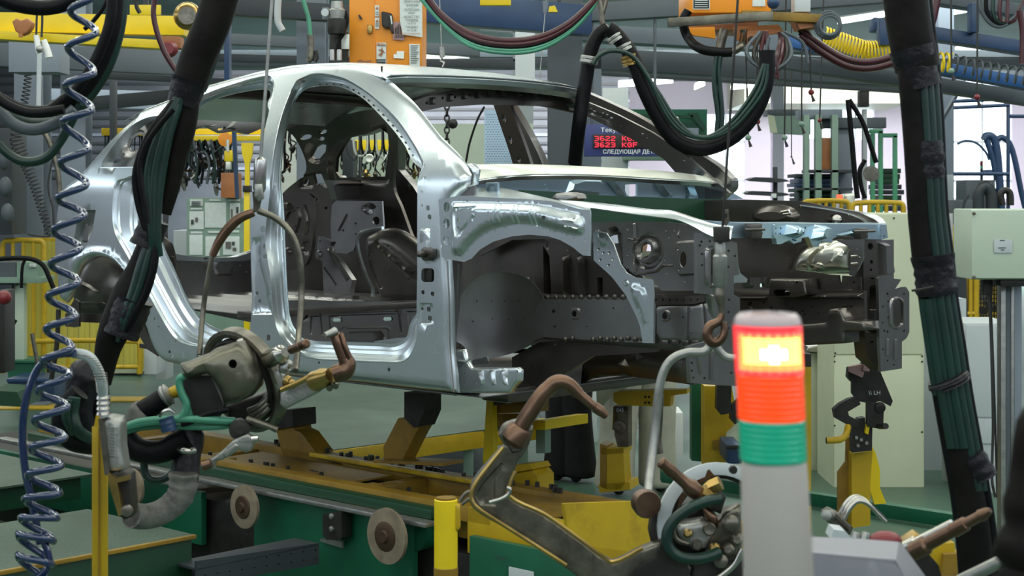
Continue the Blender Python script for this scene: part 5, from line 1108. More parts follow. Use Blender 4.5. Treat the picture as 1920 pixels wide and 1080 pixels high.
# left background: strip curtain, workstation
t = Thing('strip_curtain', 'yellow green plastic strip curtain behind the tail of the car', 'curtain', tuple(P(160, 690, 13.2)))
pbox('curtain_rail', 40, 446, 290, 453, 13.2, .06, M['yel'], t)
for k in range(22):
    x = 48+10.5*k; bm = bmesh.new(); y0 = 452
    tube_bm(bm, [P(x, y0, 13.2+.03*(k % 2)), P(x, 690, 13.2+.03*(k % 2))], [.026, .026], 6)
    for v in bm.verts: v.co.y = 13.2+(v.co.y-13.2)*.35
    frombm('strip', bm, M['strip'], t)
t = Thing('cream_crate', 'yellowish metal container standing behind the black sleeve', 'container', tuple(P(235, 700, 15.8)))
pbox('container_body', 205, 645, 262, 700, 15.8, .4, M['cream'], t); pbox('corner_post', 256, 640, 264, 702, 15.7, .1, M['yel'], t)
for k in range(4): pbox('vent_slot', 222, 650+5*k, 238, 652+5*k, 15.78, .02, M['ochre'], t)
cab('pale_cabinet', 'bluish white cabinet under the rear end of the sill', 'cabinet', 270, 640, 294, 702, 13, .4, 'lgrey'); cab('pale_cabinet', 'second pale cabinet half hidden behind the left welding gun', 'cabinet', 292, 650, 312, 712, 14.6, .3, 'lgrey')
t = Thing('left_workstation', 'grey control station on a pale post at the left edge', 'workstation', tuple(P(35, 690, 12)))
pbox('grey_box', -30, 492, 30, 535, 12, .3, M['greym'], t); pbox('pale_box', 31, 492, 73, 520, 12, .3, M['grng'], t); pbox('tray', -30, 520, 78, 531, 11.95, .35, M['grng'], t); pbox('small_label', 55, 494, 68, 501, 11.99, .005, M['paper'], t)
pbox('post', 27, 531, 45, 678, 12.05, .08, M['sage'], t); pbox('lower_box', -5, 533, 22, 548, 11.98, .1, M['greyd'], t); text('port_mark', '?', D(11.98), 59, 501, 5, M['ink'], t)
tag(tube('station_hose', [(-20,488,11.9),(20,484,11.9),(60,486,11.9),(80,497,11.9),(92,520,11.9),(102,545,11.9)], .018, M['blk']), 'black hose lying on top of the left control station', 'hose')
tag(tube('station_hose', [(40,540,11.9),(42,500,11.9),(47,486,11.9)], .012, M['blk']), 'short black hose hooked over the left control station', 'hose')
tag(tube('station_hose', [(30,600,11.9),(20,620,11.9),(18,650,11.9),(25,672,11.9)], .012, M['blk']), 'thin black hose hanging beside the pale station post', 'hose')
t = Thing('green_tub', 'green plastic tub at the foot of the left station post', 'tub', tuple(P(35, 712, 12)))
sheet('tub_body', D(12), [(12,678),(66,677),(63,711),(16,712)], M['green'], t, thick=.3); pbox('tub_rim', 9, 676, 69, 681, 11.97, .36, M['green'], t)
t = Thing('dark_blue_crate', 'dark blue crate under the green tub', 'crate', tuple(P(58, 760, 11.6)))
pbox('crate_body', 14, 713, 102, 752, 11.6, .35, M['blued'], t); pbox('crate_rim', 12, 710, 104, 717, 11.57, .4, M['blued'], t)
t = Thing('green_floor_box', 'dark green angled box on the floor at the left edge', 'box', tuple(P(15, 765, 11))); sheet('box_side', D(11), [(-20,732),(32,735),(45,763),(-20,760)], M['greend'], t, thick=.4)
tag(tube('prop_rod', [(110,580,11.5),(106,650,11.5),(96,712,11.5)], .018, M['irond'], None, 8), 'dark slanting rod behind the blue coiled hose', 'rod')
tag(tube('prop_rod', [(60,625,11.8),(70,680,11.8),(74,700,11.8)], .016, M['iron'], None, 8), 'brown slanting rod right of the pale station post', 'rod')
cab('dark_press', 'dark machine pieces at the far left edge by the station', 'machine', -10, 545, 8, 700, 9, .2, 'irond')
tag(ball('press_guard', P(8, 558, 8.9), .04, M['red']), 'dark red round handle at the left edge', 'handle')
cab('left_dark_press', 'dark machine filling the left edge under the black hose arcs', 'machine', -30, 240, 22, 440, 12.8, .4, 'greyd')
for i, (x, y) in enumerate(((8,300),(10,350),(14,400))): tag(ball('machine_nozzle', P(x, y, 12.6), .05, M['greym'], sc=(1, 1, 1.6)), ('upper', 'middle', 'lower')[i]+' grey nozzle on the dark machine at the left edge', 'nozzle')
tag(pbox('electrical_unit', 16, 78, 110, 135, 12, .3, M['greyp']), 'blue grey trolley box hanging under the yellow crane rail', 'box')
t = Thing('red_trolley', 'red heart shaped trolley wheel bracket on the yellow crane rail', 'trolley', tuple(P(39, 70, 9.2)))
sheet('bracket', D(9.2), [(22,40),(30,34),(39,38),(50,34),(60,42),(58,52),(50,62),(40,66),(28,58)], M['orangeb'], t, thick=.05, rnd=.01, step=.03); bar('eye', P(39, 62, 9.2), P(39, 70, 9.2), .012, M['orangeb'], t)
t = Thing('coupling', 'white plastic couplings hanging from a looped cord top left', 'coupling', tuple(P(82, 110, 8)))
tube('cord', [(68,65,8),(70,22,8),(75,18,8),(79,25,8),(78,70,8)], .006, M['cord'], t, 6); tube('coupling_body', [(68,66,8),(72,90,8),(75,98,8)], [.014, .020], M['white'], t, 8); tube('coupling_body', [(82,75,8),(88,92,8),(92,108,8)], [.014, .020], M['white'], t, 8); ball('knob', P(74, 92, 7.95), .018, M['alu'], t)
tag(bar('hanging_rod', P(74, 98, 8.2), P(72, 215, 8.2), .012, M['lgrey']), 'thin pale rod hanging below the white couplings', 'rod')
t = Thing('wall_lamp_globe', 'dark round bronze lamp at the top left beside the hoses', 'lamp', tuple(P(352, 62, 9.0))); ball('globe', P(352, 30, 9.0), .08, M['brass'], t); lathe('bezel', P(352, 30, 8.93), (0, -1, 0), [(0, .05), (.02, .05), (.02, .04)], M['iron'], t, 20)
t = Thing('red_motor_end', 'orange red motor end at the end of the yellow crane rail', 'motor', tuple(P(322, 95, 9.3)))
pbox('motor_block', 302, 68, 337, 90, 9.3, .12, M['orangeb'], t); lathe('motor_nose', P(318, 92, 9.25), (0, -1, 0), [(0, .05), (.05, .035)], M['red'], t, 14)
tag(pbox('yellow_sign', 243, 9, 301, 28, 9.1, .02, M['yelb']), 'small yellow plate bolted above the crane rail', 'plate')
tag(tube('plug_cable', [(255,-10,7),(256,12,7),(262,24,7)], .010, M['irond'], None, 6), 'short black plug cord over the small yellow plate', 'cord')
def spiral(name, pts, R_, r, m, lab, turns, parent=None, seg=6, cat='hose', steps=14, sx=1):
    cl = resample([P(*p) if not isinstance(p, Vector) else p for p in smooth_poly(pts, 6, 120, False)], turns*steps+1); out = []
    for i, c in enumerate(cl):
        t_ = (cl[min(len(cl)-1, i+1)]-cl[max(0, i-1)]).normalized(); u = t_.cross(Vector((0, 1, 0))).normalized(); v = t_.cross(u)
        a = 2*math.pi*i/steps; rr_ = R_ if not isinstance(R_, (list, tuple)) else float(np.interp(i/(len(cl)-1), np.linspace(0, 1, len(R_)), R_)); out.append(c+u*rr_*math.cos(a)*sx+v*rr_*math.sin(a))
    bm = bmesh.new(); tube_bm(bm, out, r, seg); o = frombm(name, bm, M[m], parent, None, 60)
    if parent is None: tag(o, lab, cat)
    return o
spiral('coiled_cable', [(55,95,12.5),(52,150,12.5),(46,190,12.5),(38,225,12.5),(30,260,12.5),(50,310,12.5),(66,350,12.5),(82,400,12.5),(95,440,12.5)], [.022, .028, .03, .05, .04, .035, .03], .005, 'cord', 'black coiled cord hanging in front of the far left column', 48)
tag(tube('hanging_cable', [(98,300,12),(90,350,12),(100,400,12),(95,440,12),(70,442,12),(52,438,12)], .008, M['cord'], None, 6), 'slack black cord with loop beside the left column', 'cord')
tag(tube('hanging_cable', [(70,235,11.8),(90,260,11.8),(108,320,11.8),(112,360,11.8)], .02, M['iron'], None, 8), 'dark slanting hose end between the two left columns', 'hose')
# ================================================================ orange welding cabinets
oc = Thing('welding_cabinet', 'big orange welding transformer cabinet hanging above the car roof', 'cabinet', tuple(P(723, 125, 9.2)))
pbox('cabinet_body', 655, -60, 791, 124, 9.2, .5, M['orange'], oc, .006); pbox('side_seam', 701, -60, 703, 124, 9.195, .006, M['orange'], oc, 0)
for x in (670, 775): pbox('hanger_rod', x, -420, x+6, -60, 9.4, .04, M['greyd'], oc, 0)
DC = D(9.19)
def pl(nm, pts, m_, th=.004, off=9.19, lab=None): return sheet(nm, D(off), pts, M[m_], oc, thick=th, label=lab)
sheet('paper_notice', D(9.17), [(749,-20),(791,-20),(792,70),(780,68),(755,65),(750,40)], M['paper'], oc, thick=.004)
for i, (s, y, h) in enumerate((('СВАРОЧНАЯ', 5, 4.5), ('ТРАНГИМ', 12.5, 4.5), ('ОКЛ322268А', 20.5, 4.5), ('ВАКС', 26.5, 4), ('МОМ С ТВЛ', 34, 4.5), ('ТУ3258706', 40.5, 4.5), ('гл. К-15', 46, 4), ('ТУ0233МАТ', 53, 4), ('гл. 35-40', 59, 4))): text('notice_line', s, D(9.165), 772, y, h, M['ink'], oc, ctr=True, wide=.8)
text('notice_line', 'ОБСЛУЖИВАНИЕ', D(9.165), 772, 65, 3.4, M['orangeb'], oc, ctr=True, wide=.8)
pl('warning_label', [(703,10),(711,10),(711,31),(703,31)], 'paper'); pl('warning_label', [(703,33),(711,33),(711,54),(703,54)], 'paper')
for y in (12, 36): pl('warning_triangle', [(704,y+5),(707,y),(710,y+5)], 'orangeb', .003, 9.183); 
for y in (22, 26, 44, 48): pl('label_print', [(704,y),(710,y),(710,y+1),(704,y+1)], 'canvas', .003, 9.183)
pl('shock_label', [(706,80),(724,80),(724,119),(706,119)], 'paper'); pl('label_header', [(707,81),(723,82),(723,86),(707,85)], 'orangeb', .003, 9.183); pl('label_footer', [(706,111),(723,111),(723,120),(706,120)], 'ink', .003, 9.183)
for q_ in ([(715,89),(717,89),(717,92),(715,92)], [(714,92),(718,93),(717,101),(714,99)], [(710,92),(714,93),(714,94.5),(710,93.5)], [(717,93),(722,99),(721,100),(716,95)], [(714,99),(717,100),(712,104),(709,103)], [(715,100),(717,101),(715,107),(713,106)]): pl('falling_figure', q_, 'orangeb', .003, 9.183)
text('label_text', 'WARNING', D(9.18), 710, 84.8, 2.6, M['paper'], oc, wide=.9); text('label_text', 'ВНИМАНИЕ', D(9.18), 708, 116, 2.6, M['paper'], oc, wide=.9)
sh = sheet('rotary_switch', D(9.16), [(715,22),(718,21),(734,25),(736,30),(737,48),(732,53),(722,53),(716,48)], M['irond'], oc, thick=.04, rnd=.006, step=.02)
sheet('switch_handle', D(9.12), [(729,30),(735,28),(736,46),(739,62),(734,63),(730,50)], M['irond'], sh, thick=.02, rnd=.004, step=.02); sheet('padlock_tag', D(9.11), [(731,29),(734,30),(736,44),(734,46)], M['paper'], sh, thick=.004)
sheet('brand_plate', D(9.185), [(737,41),(752,41),(752,65),(758,66),(758,76),(737,74)], M['pink'], oc, thick=.004)
for x, y0 in ((741,52),(744,49),(747,45),(750,49)): pl('plate_bar', [(x,y0),(x+1.5,y0),(x+1.5,64),(x,64)], 'ink', .003, 9.178)
text('plate_text', 'SERRA', D(9.175), 740, 71, 5, M['ink'], oc, bold=.03)
sheet('door_lock', D(9.17), [(689,46),(698,47),(698,60),(695,63),(689,62)], M['brass'], oc, thick=.02, rnd=.004, step=.02); sheet('keyhole_cover', D(9.18), [(672,27),(675,28),(679,34),(677,37),(673,33)], M['irond'], oc, thick=.01)
pl('torn_sticker', [(738,101),(744,102),(744,96),(758,96),(757,110),(738,109)], 'beige'); pl('side_notice', [(767,82),(787,83),(787,124),(768,124)], 'paper')
for k in range(9): pl('notice_print', [(770,85+4*k),(785-(k % 3)*2,85+4*k),(785-(k % 3)*2,86+4*k),(770,86+4*k)], 'canvas', .003, 9.183)
pl('rust_patch', [(669,115),(676,111),(682,114),(696,113),(694,119),(670,119)], 'orangeb', .002)
av = Thing('air_filter_unit', 'air regulator with dark bowl and pale fittings left of the orange cabinet', 'regulator', tuple(P(630, 118, 9.1)))
lathe('filter_bowl', P(632, 64, 9.05), UP, [(0, .05), (.02, .055), (.08, .055), (.09, .04)], M['irond'], av, 16); lathe('regulator_head', P(632, 36, 9.05), UP, [(0, .045), (.05, .05), (.06, .035), (.10, .032)], M['alu'], av, 16)
pbox('side_valve', 604, 14, 616, 36, 9.1, .06, M['greyp'], av); pbox('bracket', 618, 60, 652, 112, 9.15, .05, M['irond'], av); lathe('gauge', P(610, 24, 9.04), (0, -1, 0), [(0, .022), (.02, .022)], M['lgrey'], av, 14)
for x in (623, 636): tube('pipe_fitting', [(x,113,9.05),(x,93,9.05)], .016, M['chrome'], av, 12)
tube('air_pipe', [(646,20,9.05),(650,35,9.05),(645,60,9.05),(636,75,9.05),(632,95,9.05)], .012, M['blk'], av, 8); pbox('white_guard', 640, 64, 655, 92, 9.12, .03, M['beige'], av)
tag(tube('green_air_hose', [(566,-10,8.8),(572,12,8.8),(579,38,8.8),(582,68,8.8)], .013, M['ghosel'], None, 8), 'pale green hose in front of the column left of the orange cabinet', 'hose')
t = Thing('hose_coupling', 'dirty brass coupling hanging at the end of the pale green hose', 'coupling', tuple(P(581, 118, 8.8)))
tube('coupling_body', [(582,66,8.8),(583,90,8.8),(582,108,8.8),(577,116,8.8)], [.02, .016, .022, .014], M['iron'], t, 10); tube('loose_chain', [(592,95,8.8),(594,108,8.8),(590,116,8.8)], .012, M['irond'], t, 6)
tag(tube('grey_downpipe', [(522,-10,9.5),(521,40,9.5),(530,58,9.5)], .02, M['lgrey'], None, 10), 'pale bent pipe end above the car roof left of the column', 'pipe')
# second orange unit, top right of centre
ou = Thing('hanging_welding_unit', 'orange welding unit on a metal frame with hoses at the top right of centre', 'welding unit', tuple(P(1390, 75, 7.6)))
pbox('unit_body', 1293, -60, 1446, 24, 7.6, .5, M['orange'], ou, .005); [pbox('hanger_rod', x, -700, x+6, -60, 7.8, .04, M['greyd'], ou, 0) for x in (1310, 1430)]; pbox('data_plate', 1300, -10, 1330, 16, 7.595, .004, M['ink'], ou, .001); pbox('rating_label', 1411, -10, 1435, 12, 7.595, .004, M['paper'], ou, .001)
pbox('plate_border', 1299, -10, 1331, 17.5, 7.597, .003, M['beige'], ou, 0)
for y in (0, 4, 8, 12): pbox('plate_print', 1303, y, 1327, y+1.2, 7.59, .003, M['paper'], ou, 0)
beam('frame_bar', P(1252, 43, 7.4), P(1448, 30, 7.4), .05, .04, M['gun'], ou); beam('frame_bar', P(1390, 28, 7.5), P(1540, 36, 7.5), .06, .04, M['ochre'], ou); pbox('frame_plate', 1290, 38, 1420, 56, 7.7, .3, M['orangeb'], ou)
sheet('under_bracket', D(7.6), [(1284,52),(1340,50),(1342,72),(1300,66)], M['orange'], ou, thick=.04); sheet('under_bracket', D(7.6), [(1375,50),(1460,46),(1470,60),(1380,76)], M['orangeb'], ou, thick=.04)
sheet('terminal_block', D(7.45), [(1402,58),(1440,56),(1440,80),(1400,84)], M['orangeb'], ou, thick=.08); sheet('side_block', D(7.5), [(1488,30),(1541,32),(1541,50),(1500,54)], M['orangeb'], ou, thick=.15)
for x, y in ((1409,74),(1431,73)): lathe('terminal_bolt', P(x, y, 7.44), (0, -1, 0), [(0, .016), (.02, .014)], M['irond'], ou, 12)
ball('blue_knob', P(1450, 5, 7.45), .03, M['blued'], ou); pbox('valve_block', 1490, -10, 1520, 22, 7.5, .1, M['lgrey'], ou)
for k in range(5): bm = bmesh.new(); c = P(1556, 45+rr.uniform(-4, 4), 7.45); a = .045+.004*k; tube_bm(bm, [c+Vector((a*math.cos(q_), .01*k, a*math.sin(q_))) for q_ in [2*math.pi*i/18 for i in range(19)]], .006, 6); frombm('coiled_cable', bm, M['greym'], ou)
def hose(name, pts, r, m, lab, seg=8, cat='hose', sm=5, group=None):
    o = tube(name, pts, r, M[m], None, seg, sm); tag(o, lab, cat, group); return o
hose('power_hose', [(1290,20,7.5),(1281,40,7.5),(1290,70,7.5),(1315,92,7.4),(1350,98,7.4),(1372,98,7.4)], .022, 'blk', 'black hose looping under the left end of the hanging welding unit', 10)
hose('power_hose', [(1372,98,7.4),(1388,88,7.4),(1395,65,7.5),(1394,55,7.5)], .018, 'iron', 'metal sheathed hose rising to the terminal block of the hanging unit', 10)
hose('power_hose', [(1358,55,7.5),(1352,80,7.5),(1348,100,7.5)], .022, 'iron', 'rusty short hose dropping from the hanging unit frame', 8)
hose('drop_cable', [(1345,98,7.4),(1340,130,7.4),(1340,165,7.4),(1346,215,7.4),(1344,250,7.4)], .012, 'ghose', 'left of two dark green cables dropping from the hanging unit', 8)
hose('drop_cable', [(1352,98,7.4),(1348,130,7.4),(1350,165,7.4),(1354,215,7.4),(1352,245,7.4)], .012, 'ghose', 'right of two dark green cables dropping from the hanging unit', 8)
hose('thick_hose', [(1438,95,7.0),(1438,130,7.0),(1432,170,7.0),(1412,215,7.0),(1375,255,7.0),(1330,276,7.0),(1295,276,7.0),(1262,258,7.0),(1235,220,7.0),(1210,170,7.0),(1193,125,7.0),(1175,90,7.0),(1150,60,7.0),(1140,54,7.0)], .035, 'blk', 'thick black hose looping from the hanging unit over the far windscreen pillar', 14)
hose('thick_hose', [(1140,54,7.1),(1122,66,7.1),(1108,95,7.1),(1100,140,7.1),(1092,190,7.1),(1085,240,7.1),(1078,305,7.2)], .032, 'blk', 'thick black hose falling behind the windscreen from the support hook', 14)
for i, (dx, r) in enumerate(((0,.010),(8,.009),(-9,.008))):
    hose('thin_hose', [(1436+dx*.4,120,6.95),(1425+dx,165,6.95),(1395+dx,210,6.95),(1362+dx,243,6.95),(1325+dx,258,6.95),(1290,250+dx*.4,6.95),(1262,225+dx,6.95),(1240,190+dx,6.95),(1215,145,6.95),(1185,105,6.95),(1150,95,6.95),(1124,104,6.95),(1112,120,6.95)], r, 'ghose', ('middle', 'outer', 'inner')[i]+' thin green hose running along the thick looping hose')
for i, (x, y, a) in enumerate(((1151,66,.6),(1168,84,.5),(1179,103,.3),(1181,110,.25),(1106,106,-.2))):
    c = P(x, y, 7.0); ax = Vector((math.sin(a), 0, -math.cos(a))); lathe('hose_clamp', c, ax, [(0, .037), (.003, .040), (.012, .040), (.016, .037), (.02, .040), (.03, .040)], M['brass' if i in (2, 3) else 'alu'], None, 18); tag(bpy.data.objects[-1] if False else C.objects[-1], ('pale clamp at the top of the thick hose', 'second pale clamp on the thick hose', 'brass clamp ring on the thick hose', 'lower brass clamp ring on the thick hose', 'silver tape clamp on the falling thick hose')[i], 'clamp')
t = Thing('support_hook', 'metal hook and cord carrying the thick black hoses', 'hook', tuple(P(1133, 55, 7.1)))
tube('hook_bar', [(1122,-10,7.1),(1128,20,7.1),(1130,45,7.1),(1138,52,7.1)], .012, M['iron'], t, 8); tube('hook_bar', [(1140,-10,7.1),(1133,15,7.1),(1128,35,7.1),(1130,50,7.1)], .010, M['iron'], t, 8)
# festoons of red and green hoses at the top
for i, (dy, m_, r) in enumerate(((0,'rhose',.016),(7,'rhose',.014),(12,'blk',.012),(18,'ghosel',.010),(23,'ghosel',.010))):
    hose('festoon_hose', [(790-i*3,-25+dy*.4,8.0),(825,25+dy*.6,8.0),(880,62+dy,8.0),(945,76+dy,8.0),(1010,70+dy,8.0),(1065,45+dy*.8,8.0),(1110,5+dy*.5,8.0),(1130,-20,8.0)], r, m_, ('uppermost dark red', 'second dark red', 'black middle', 'pale green upper', 'lowest pale green')[i]+' hose of the festoon above the car roof')
for i, (dy, m_, r) in enumerate(((0,'rhose',.017),(6,'blk',.013),(12,'rhose',.018))):
    hose('festoon_hose', [(1500,55+dy,7.6),(1540,85+dy,7.6),(1590,112+dy,7.6),(1640,115+dy,7.6),(1700,92+dy,7.6),(1740,50+dy,7.6),(1760,-10,7.6)], r, m_, ('upper dark red', 'black middle', 'lower dark red')[i]+' hose of the festoon right of the hanging unit')
for i in range(4):
    hose('looped_hose', [(1425+i*4,60,7.35),(1400+i*14,100+i*6,7.3),(1440+i*6,130+i*6,7.3),(1480-i*8,110,7.3),(1478-i*5,75,7.35),(1462,60,7.35)], .010, ('greym', 'irond', 'rhose', 'rhose')[i], ('grey', 'black', 'upper red', 'lower red')[i]+' hose looped under the right end of the hanging unit', 6)
for i, (x0, x1, y, m_) in enumerate(((1505,1515,118,'greym'),(1438,1392,225,'greym'))):
    hose('slack_hose', [(1470,60,7.4),(x0,80,7.4),(x1,y,7.4)] if i == 0 else [(1442,70,7.2),(1430,120,7.2),(1410,190,7.2),(1385,235,7.2)], .008, m_, ('thin grey hose end under the unit frame', 'thin grey hose crossing the thick hose')[i], 6)
for i in range(5):
    x = 1835+i*14; hose('overhead_cable', [(x,-20,7.8),(x+5-i*2,20+i*6,7.8),(1870+i*8,50-i*3,7.8),(1905,30,7.8),(1925,-5,7.8)], .010, ('greym', 'blk', 'ghose', 'rhose', 'rhose')[i], ('grey', 'black', 'dark green', 'thin red', 'outer dark red')[i]+' cable looping at the top right corner', 6)
hose('overhead_cable', [(1912,20,7.6),(1918,60,7.6),(1917,120,7.6)], .016, 'rhose', 'dark red hose hanging at the right edge')
spiral('spiral_air_hose', [(1545,68,9.4),(1590,84,9.4),(1625,95,9.4),(1680,92,9.4)], .055, .006, 'yelb', 'yellow spiral air hose right of the hanging unit', 22)
spiral('spiral_air_hose', [(1752,116,9.4),(1785,118,9.4)], .055, .007, 'yelb', 'yellow start of the spiral hose right of the big bundle', 3)
spiral('spiral_air_hose', [(1788,118,9.4),(1840,130,9.4),(1890,138,9.4),(1960,150,9.4)], .05, .006, 'greym', 'bluish stretched spiral hose along the blue beam at right', 11)
# pull cords with balls
def pullcord(x0, x1, y, d, m_, lab, r=5.5):
    t = Thing('pull_cord', lab, 'pull cord', tuple(P(x1, y, d)), group=None)
    bar('cord', P(x0, -30, d), P(x1, y-r, d), .004, M['cord'], t, 6); ball('ball', P(x1, y, d), r/F*d, M[m_], t); tube('toggle', [(x1+1,y+r,d),(x1+3,y+r+6,d),(x1+5,y+r+12,d)], [.004, .009], M['cord'], t, 6)
for a in ((1395,1403,258,8,'grng','dark ball pull cord under the thick hose bend'),(1420,1420,228,8.2,'red','small dark red ball pull cord beside the thick hose'),(1474,1471,258,8,'grng','grey green ball pull cord left of the green rack'),(1504,1503,233,8.3,'grng','dark ball pull cord just left of the rack top'),(1514,1521,173,7.8,'red','red ball pull cord below the hanging unit'),(1783,1784,133,7,'grng','dark ball pull cord right of the big hoses'),(1833,1832,182,7,'red','pinkish red ball pull cord in front of the bright window')): pullcord(a[0], a[1], a[2], a[3], a[4], a[5])
pullcord(1545, 1537, 226, 8.6, 'red', 'faint ball pull cord in front of the rack top lamp', 4)
pullcord(1484, 1484, 294, 12, 'cord', 'tiny black hook hanging before the pale far wall', 2)
t = Thing('wire_lifting_eye', 'thin wire with small hook hanging right of the orange cabinet', 'hook', tuple(P(828, 125, 8.4)))
bar('wire', P(823, -30, 8.4), P(828, 92, 8.4), .003, M['alu'], t, 6); tube('clamp', [(828,88,8.4),(829,108,8.4)], .014, M['alu'], t, 10); tube('hook', [(829,108,8.4),(826,114,8.4),(832,118,8.4),(830,126,8.4)], .006, M['chrome'], t, 8)
t = Thing('wire_lifting_eye', 'thin wire and grey plug hanging in front of the brown column', 'hook', tuple(P(1012, 160, 9)))
bar('wire', P(1026, -30, 9), P(1023, 12, 9), .003, M['alu'], t, 6); tube('plug', [(1023,2,9),(1022,24,9)], [.018, .010], M['greyp'], t, 10); bar('wire', P(1022, 24, 9), P(1011, 158, 9), .003, M['alu'], t, 6)
tag(sheet('yellow_pulley', D(9.3), [(1030,12),(1040,10),(1046,22),(1028,22)], M['yelb'], thick=.05), 'small yellow corner plate behind the hanging wire', 'plate')
tag(pbox('pale_duct', 966, 0, 1003, 170, 16, .3, M['lgrey']), 'pale vertical duct left of the brown column', 'duct')
tag(pbox('hall_divider', 1092, 105, 1128, 330, 14, .1, M['greyp']), 'blue grey panel right of the brown column', 'panel'); tag(pbox('hall_divider', 1130, 165, 1178, 330, 15.5, .1, M['lgrey']), 'pale panel behind the LED sign', 'panel')
tag(pbox('yellow_strip', 900, -20, 958, 10, 10.4, .05, M['yelb']), 'yellow strip at the top edge right of the orange cabinet', 'plate')
# hanging cables in front of the rack
hose('hanging_strap', [(1590,187,13),(1597,260,13),(1603,330,13),(1608,372,13)], .022, 'blk', 'black strap slanting down left of the green frame', 8)
hose('hanging_strap', [(1592,187,13),(1618,230,13),(1638,290,13),(1643,305,13)], .020, 'blk', 'black strap slanting down to the green frame', 8)
t = Thing('robot_tool', 'grey hanging weld tool head before the green frame', 'tool', tuple(P(1635, 370, 14)))
lathe('tool_disc', P(1634, 326, 14), (-.3, -1, 0), [(0, .05), (.02, .07), (.05, .07), (.06, .03)], M['canvas'], t, 16); tube('tool_hose', [(1622,300,14),(1612,320,14),(1615,350,14),(1622,372,14)], .02, M['blk'], t, 8); pbox('tool_mast', 1618, 205, 1626, 380, 14.2, .06, M['lgrey'], t); pbox('tool_cap', 1612, 170, 1630, 200, 14.1, .1, M['irond'], t)
# right background robot in front of window
t = Thing('window_robot', 'dark looped robot cables silhouetted against the bright right window', 'robot', tuple(P(1860, 400, 16)))
for q_, r in (([(1845,262),(1850,255),(1862,258),(1868,275),(1872,310),(1878,400)], .04), ([(1868,262),(1880,258),(1893,270),(1903,300),(1915,360),(1925,400)], .03), ([(1850,262),(1856,280),(1862,300),(1868,330)], .03), ([(1795,270),(1810,264),(1830,268),(1848,285),(1855,300)], .012)): tube('robot_hose', [(x, y, 16) for x, y in q_], r, M['blued'], t, 8)
pbox('robot_arm', 1852, 318, 1876, 326, 16, .2, M['blued'], t); pbox('robot_base', 1812, 338, 1866, 396, 16.5, .4, M['greym'], t); tube('cable_chain', [(1834,392,16),(1836,360,16),(1848,350,16),(1858,362,16),(1860,392,16)], .06, M['greyd'], t, 8)
for i, x in enumerate((1841, 1866)):
    t2 = Thing('signal_beacon', 'tiny red and teal signal light '+('left' if i == 0 else 'right')+' of the robot column', 'signal light', tuple(P(x, 320, 16.2))); pbox('red_lens', x-2, 302, x+2, 311, 16.2, .03, M['red'], t2); pbox('teal_lens', x-2, 311, x+2, 316, 16.2, .03, M['greenl'], t2); pbox('stem', x-2, 316, x+2, 338, 16.2, .03, M['greyd'], t2)
tag(pbox('pipe_frame', 1890, 172, 1894, 400, 15, .06, M['blued']), 'dark blue vertical pipe at the edge of the bright window', 'pipe')
for i, (y0, y1) in enumerate(((190,182),(202,197),(218,218),(326,326))): tag(bar('guide_pipe', P(1788 if i != 2 else 1894, y0, 15), P(1960 if i in (0, 2) else 1892, y1, 15), .018, M['blued']), ('upper', 'second', 'short right', 'lowest')[i]+' dark blue horizontal pipe crossing the bright window', 'pipe')
t = Thing('pump_unit', 'grey machine with brass valve left of the control box', 'machine', tuple(P(1808, 420, 13)))
pbox('pump_body', 1797, 375, 1824, 420, 13, .3, M['greym'], t); lathe('valve', P(1808, 420, 12.9), UP, [(0, .05), (.04, .03), (.08, .04)], M['brass'], t, 12); tube('hook_hose', [(1806,410,12.9),(1808,380,12.9),(1815,366,12.9)], .012, M['greyd'], t, 8)
tag(pbox('notice_plate', 1768, 328, 1788, 376, 21.5, .04, M['lgrey']), 'pale notice with dark mark on the column left of the window', 'notice')
for x, y in ((1836,390),(1890,388)): pass
hose('flex_hose', [(1880,385,6.5),(1876,365,6.5),(1884,357,6.5),(1893,362,6.5),(1895,385,6.5)], .014, 'irond', 'black flexible hoop above the control box', 8)
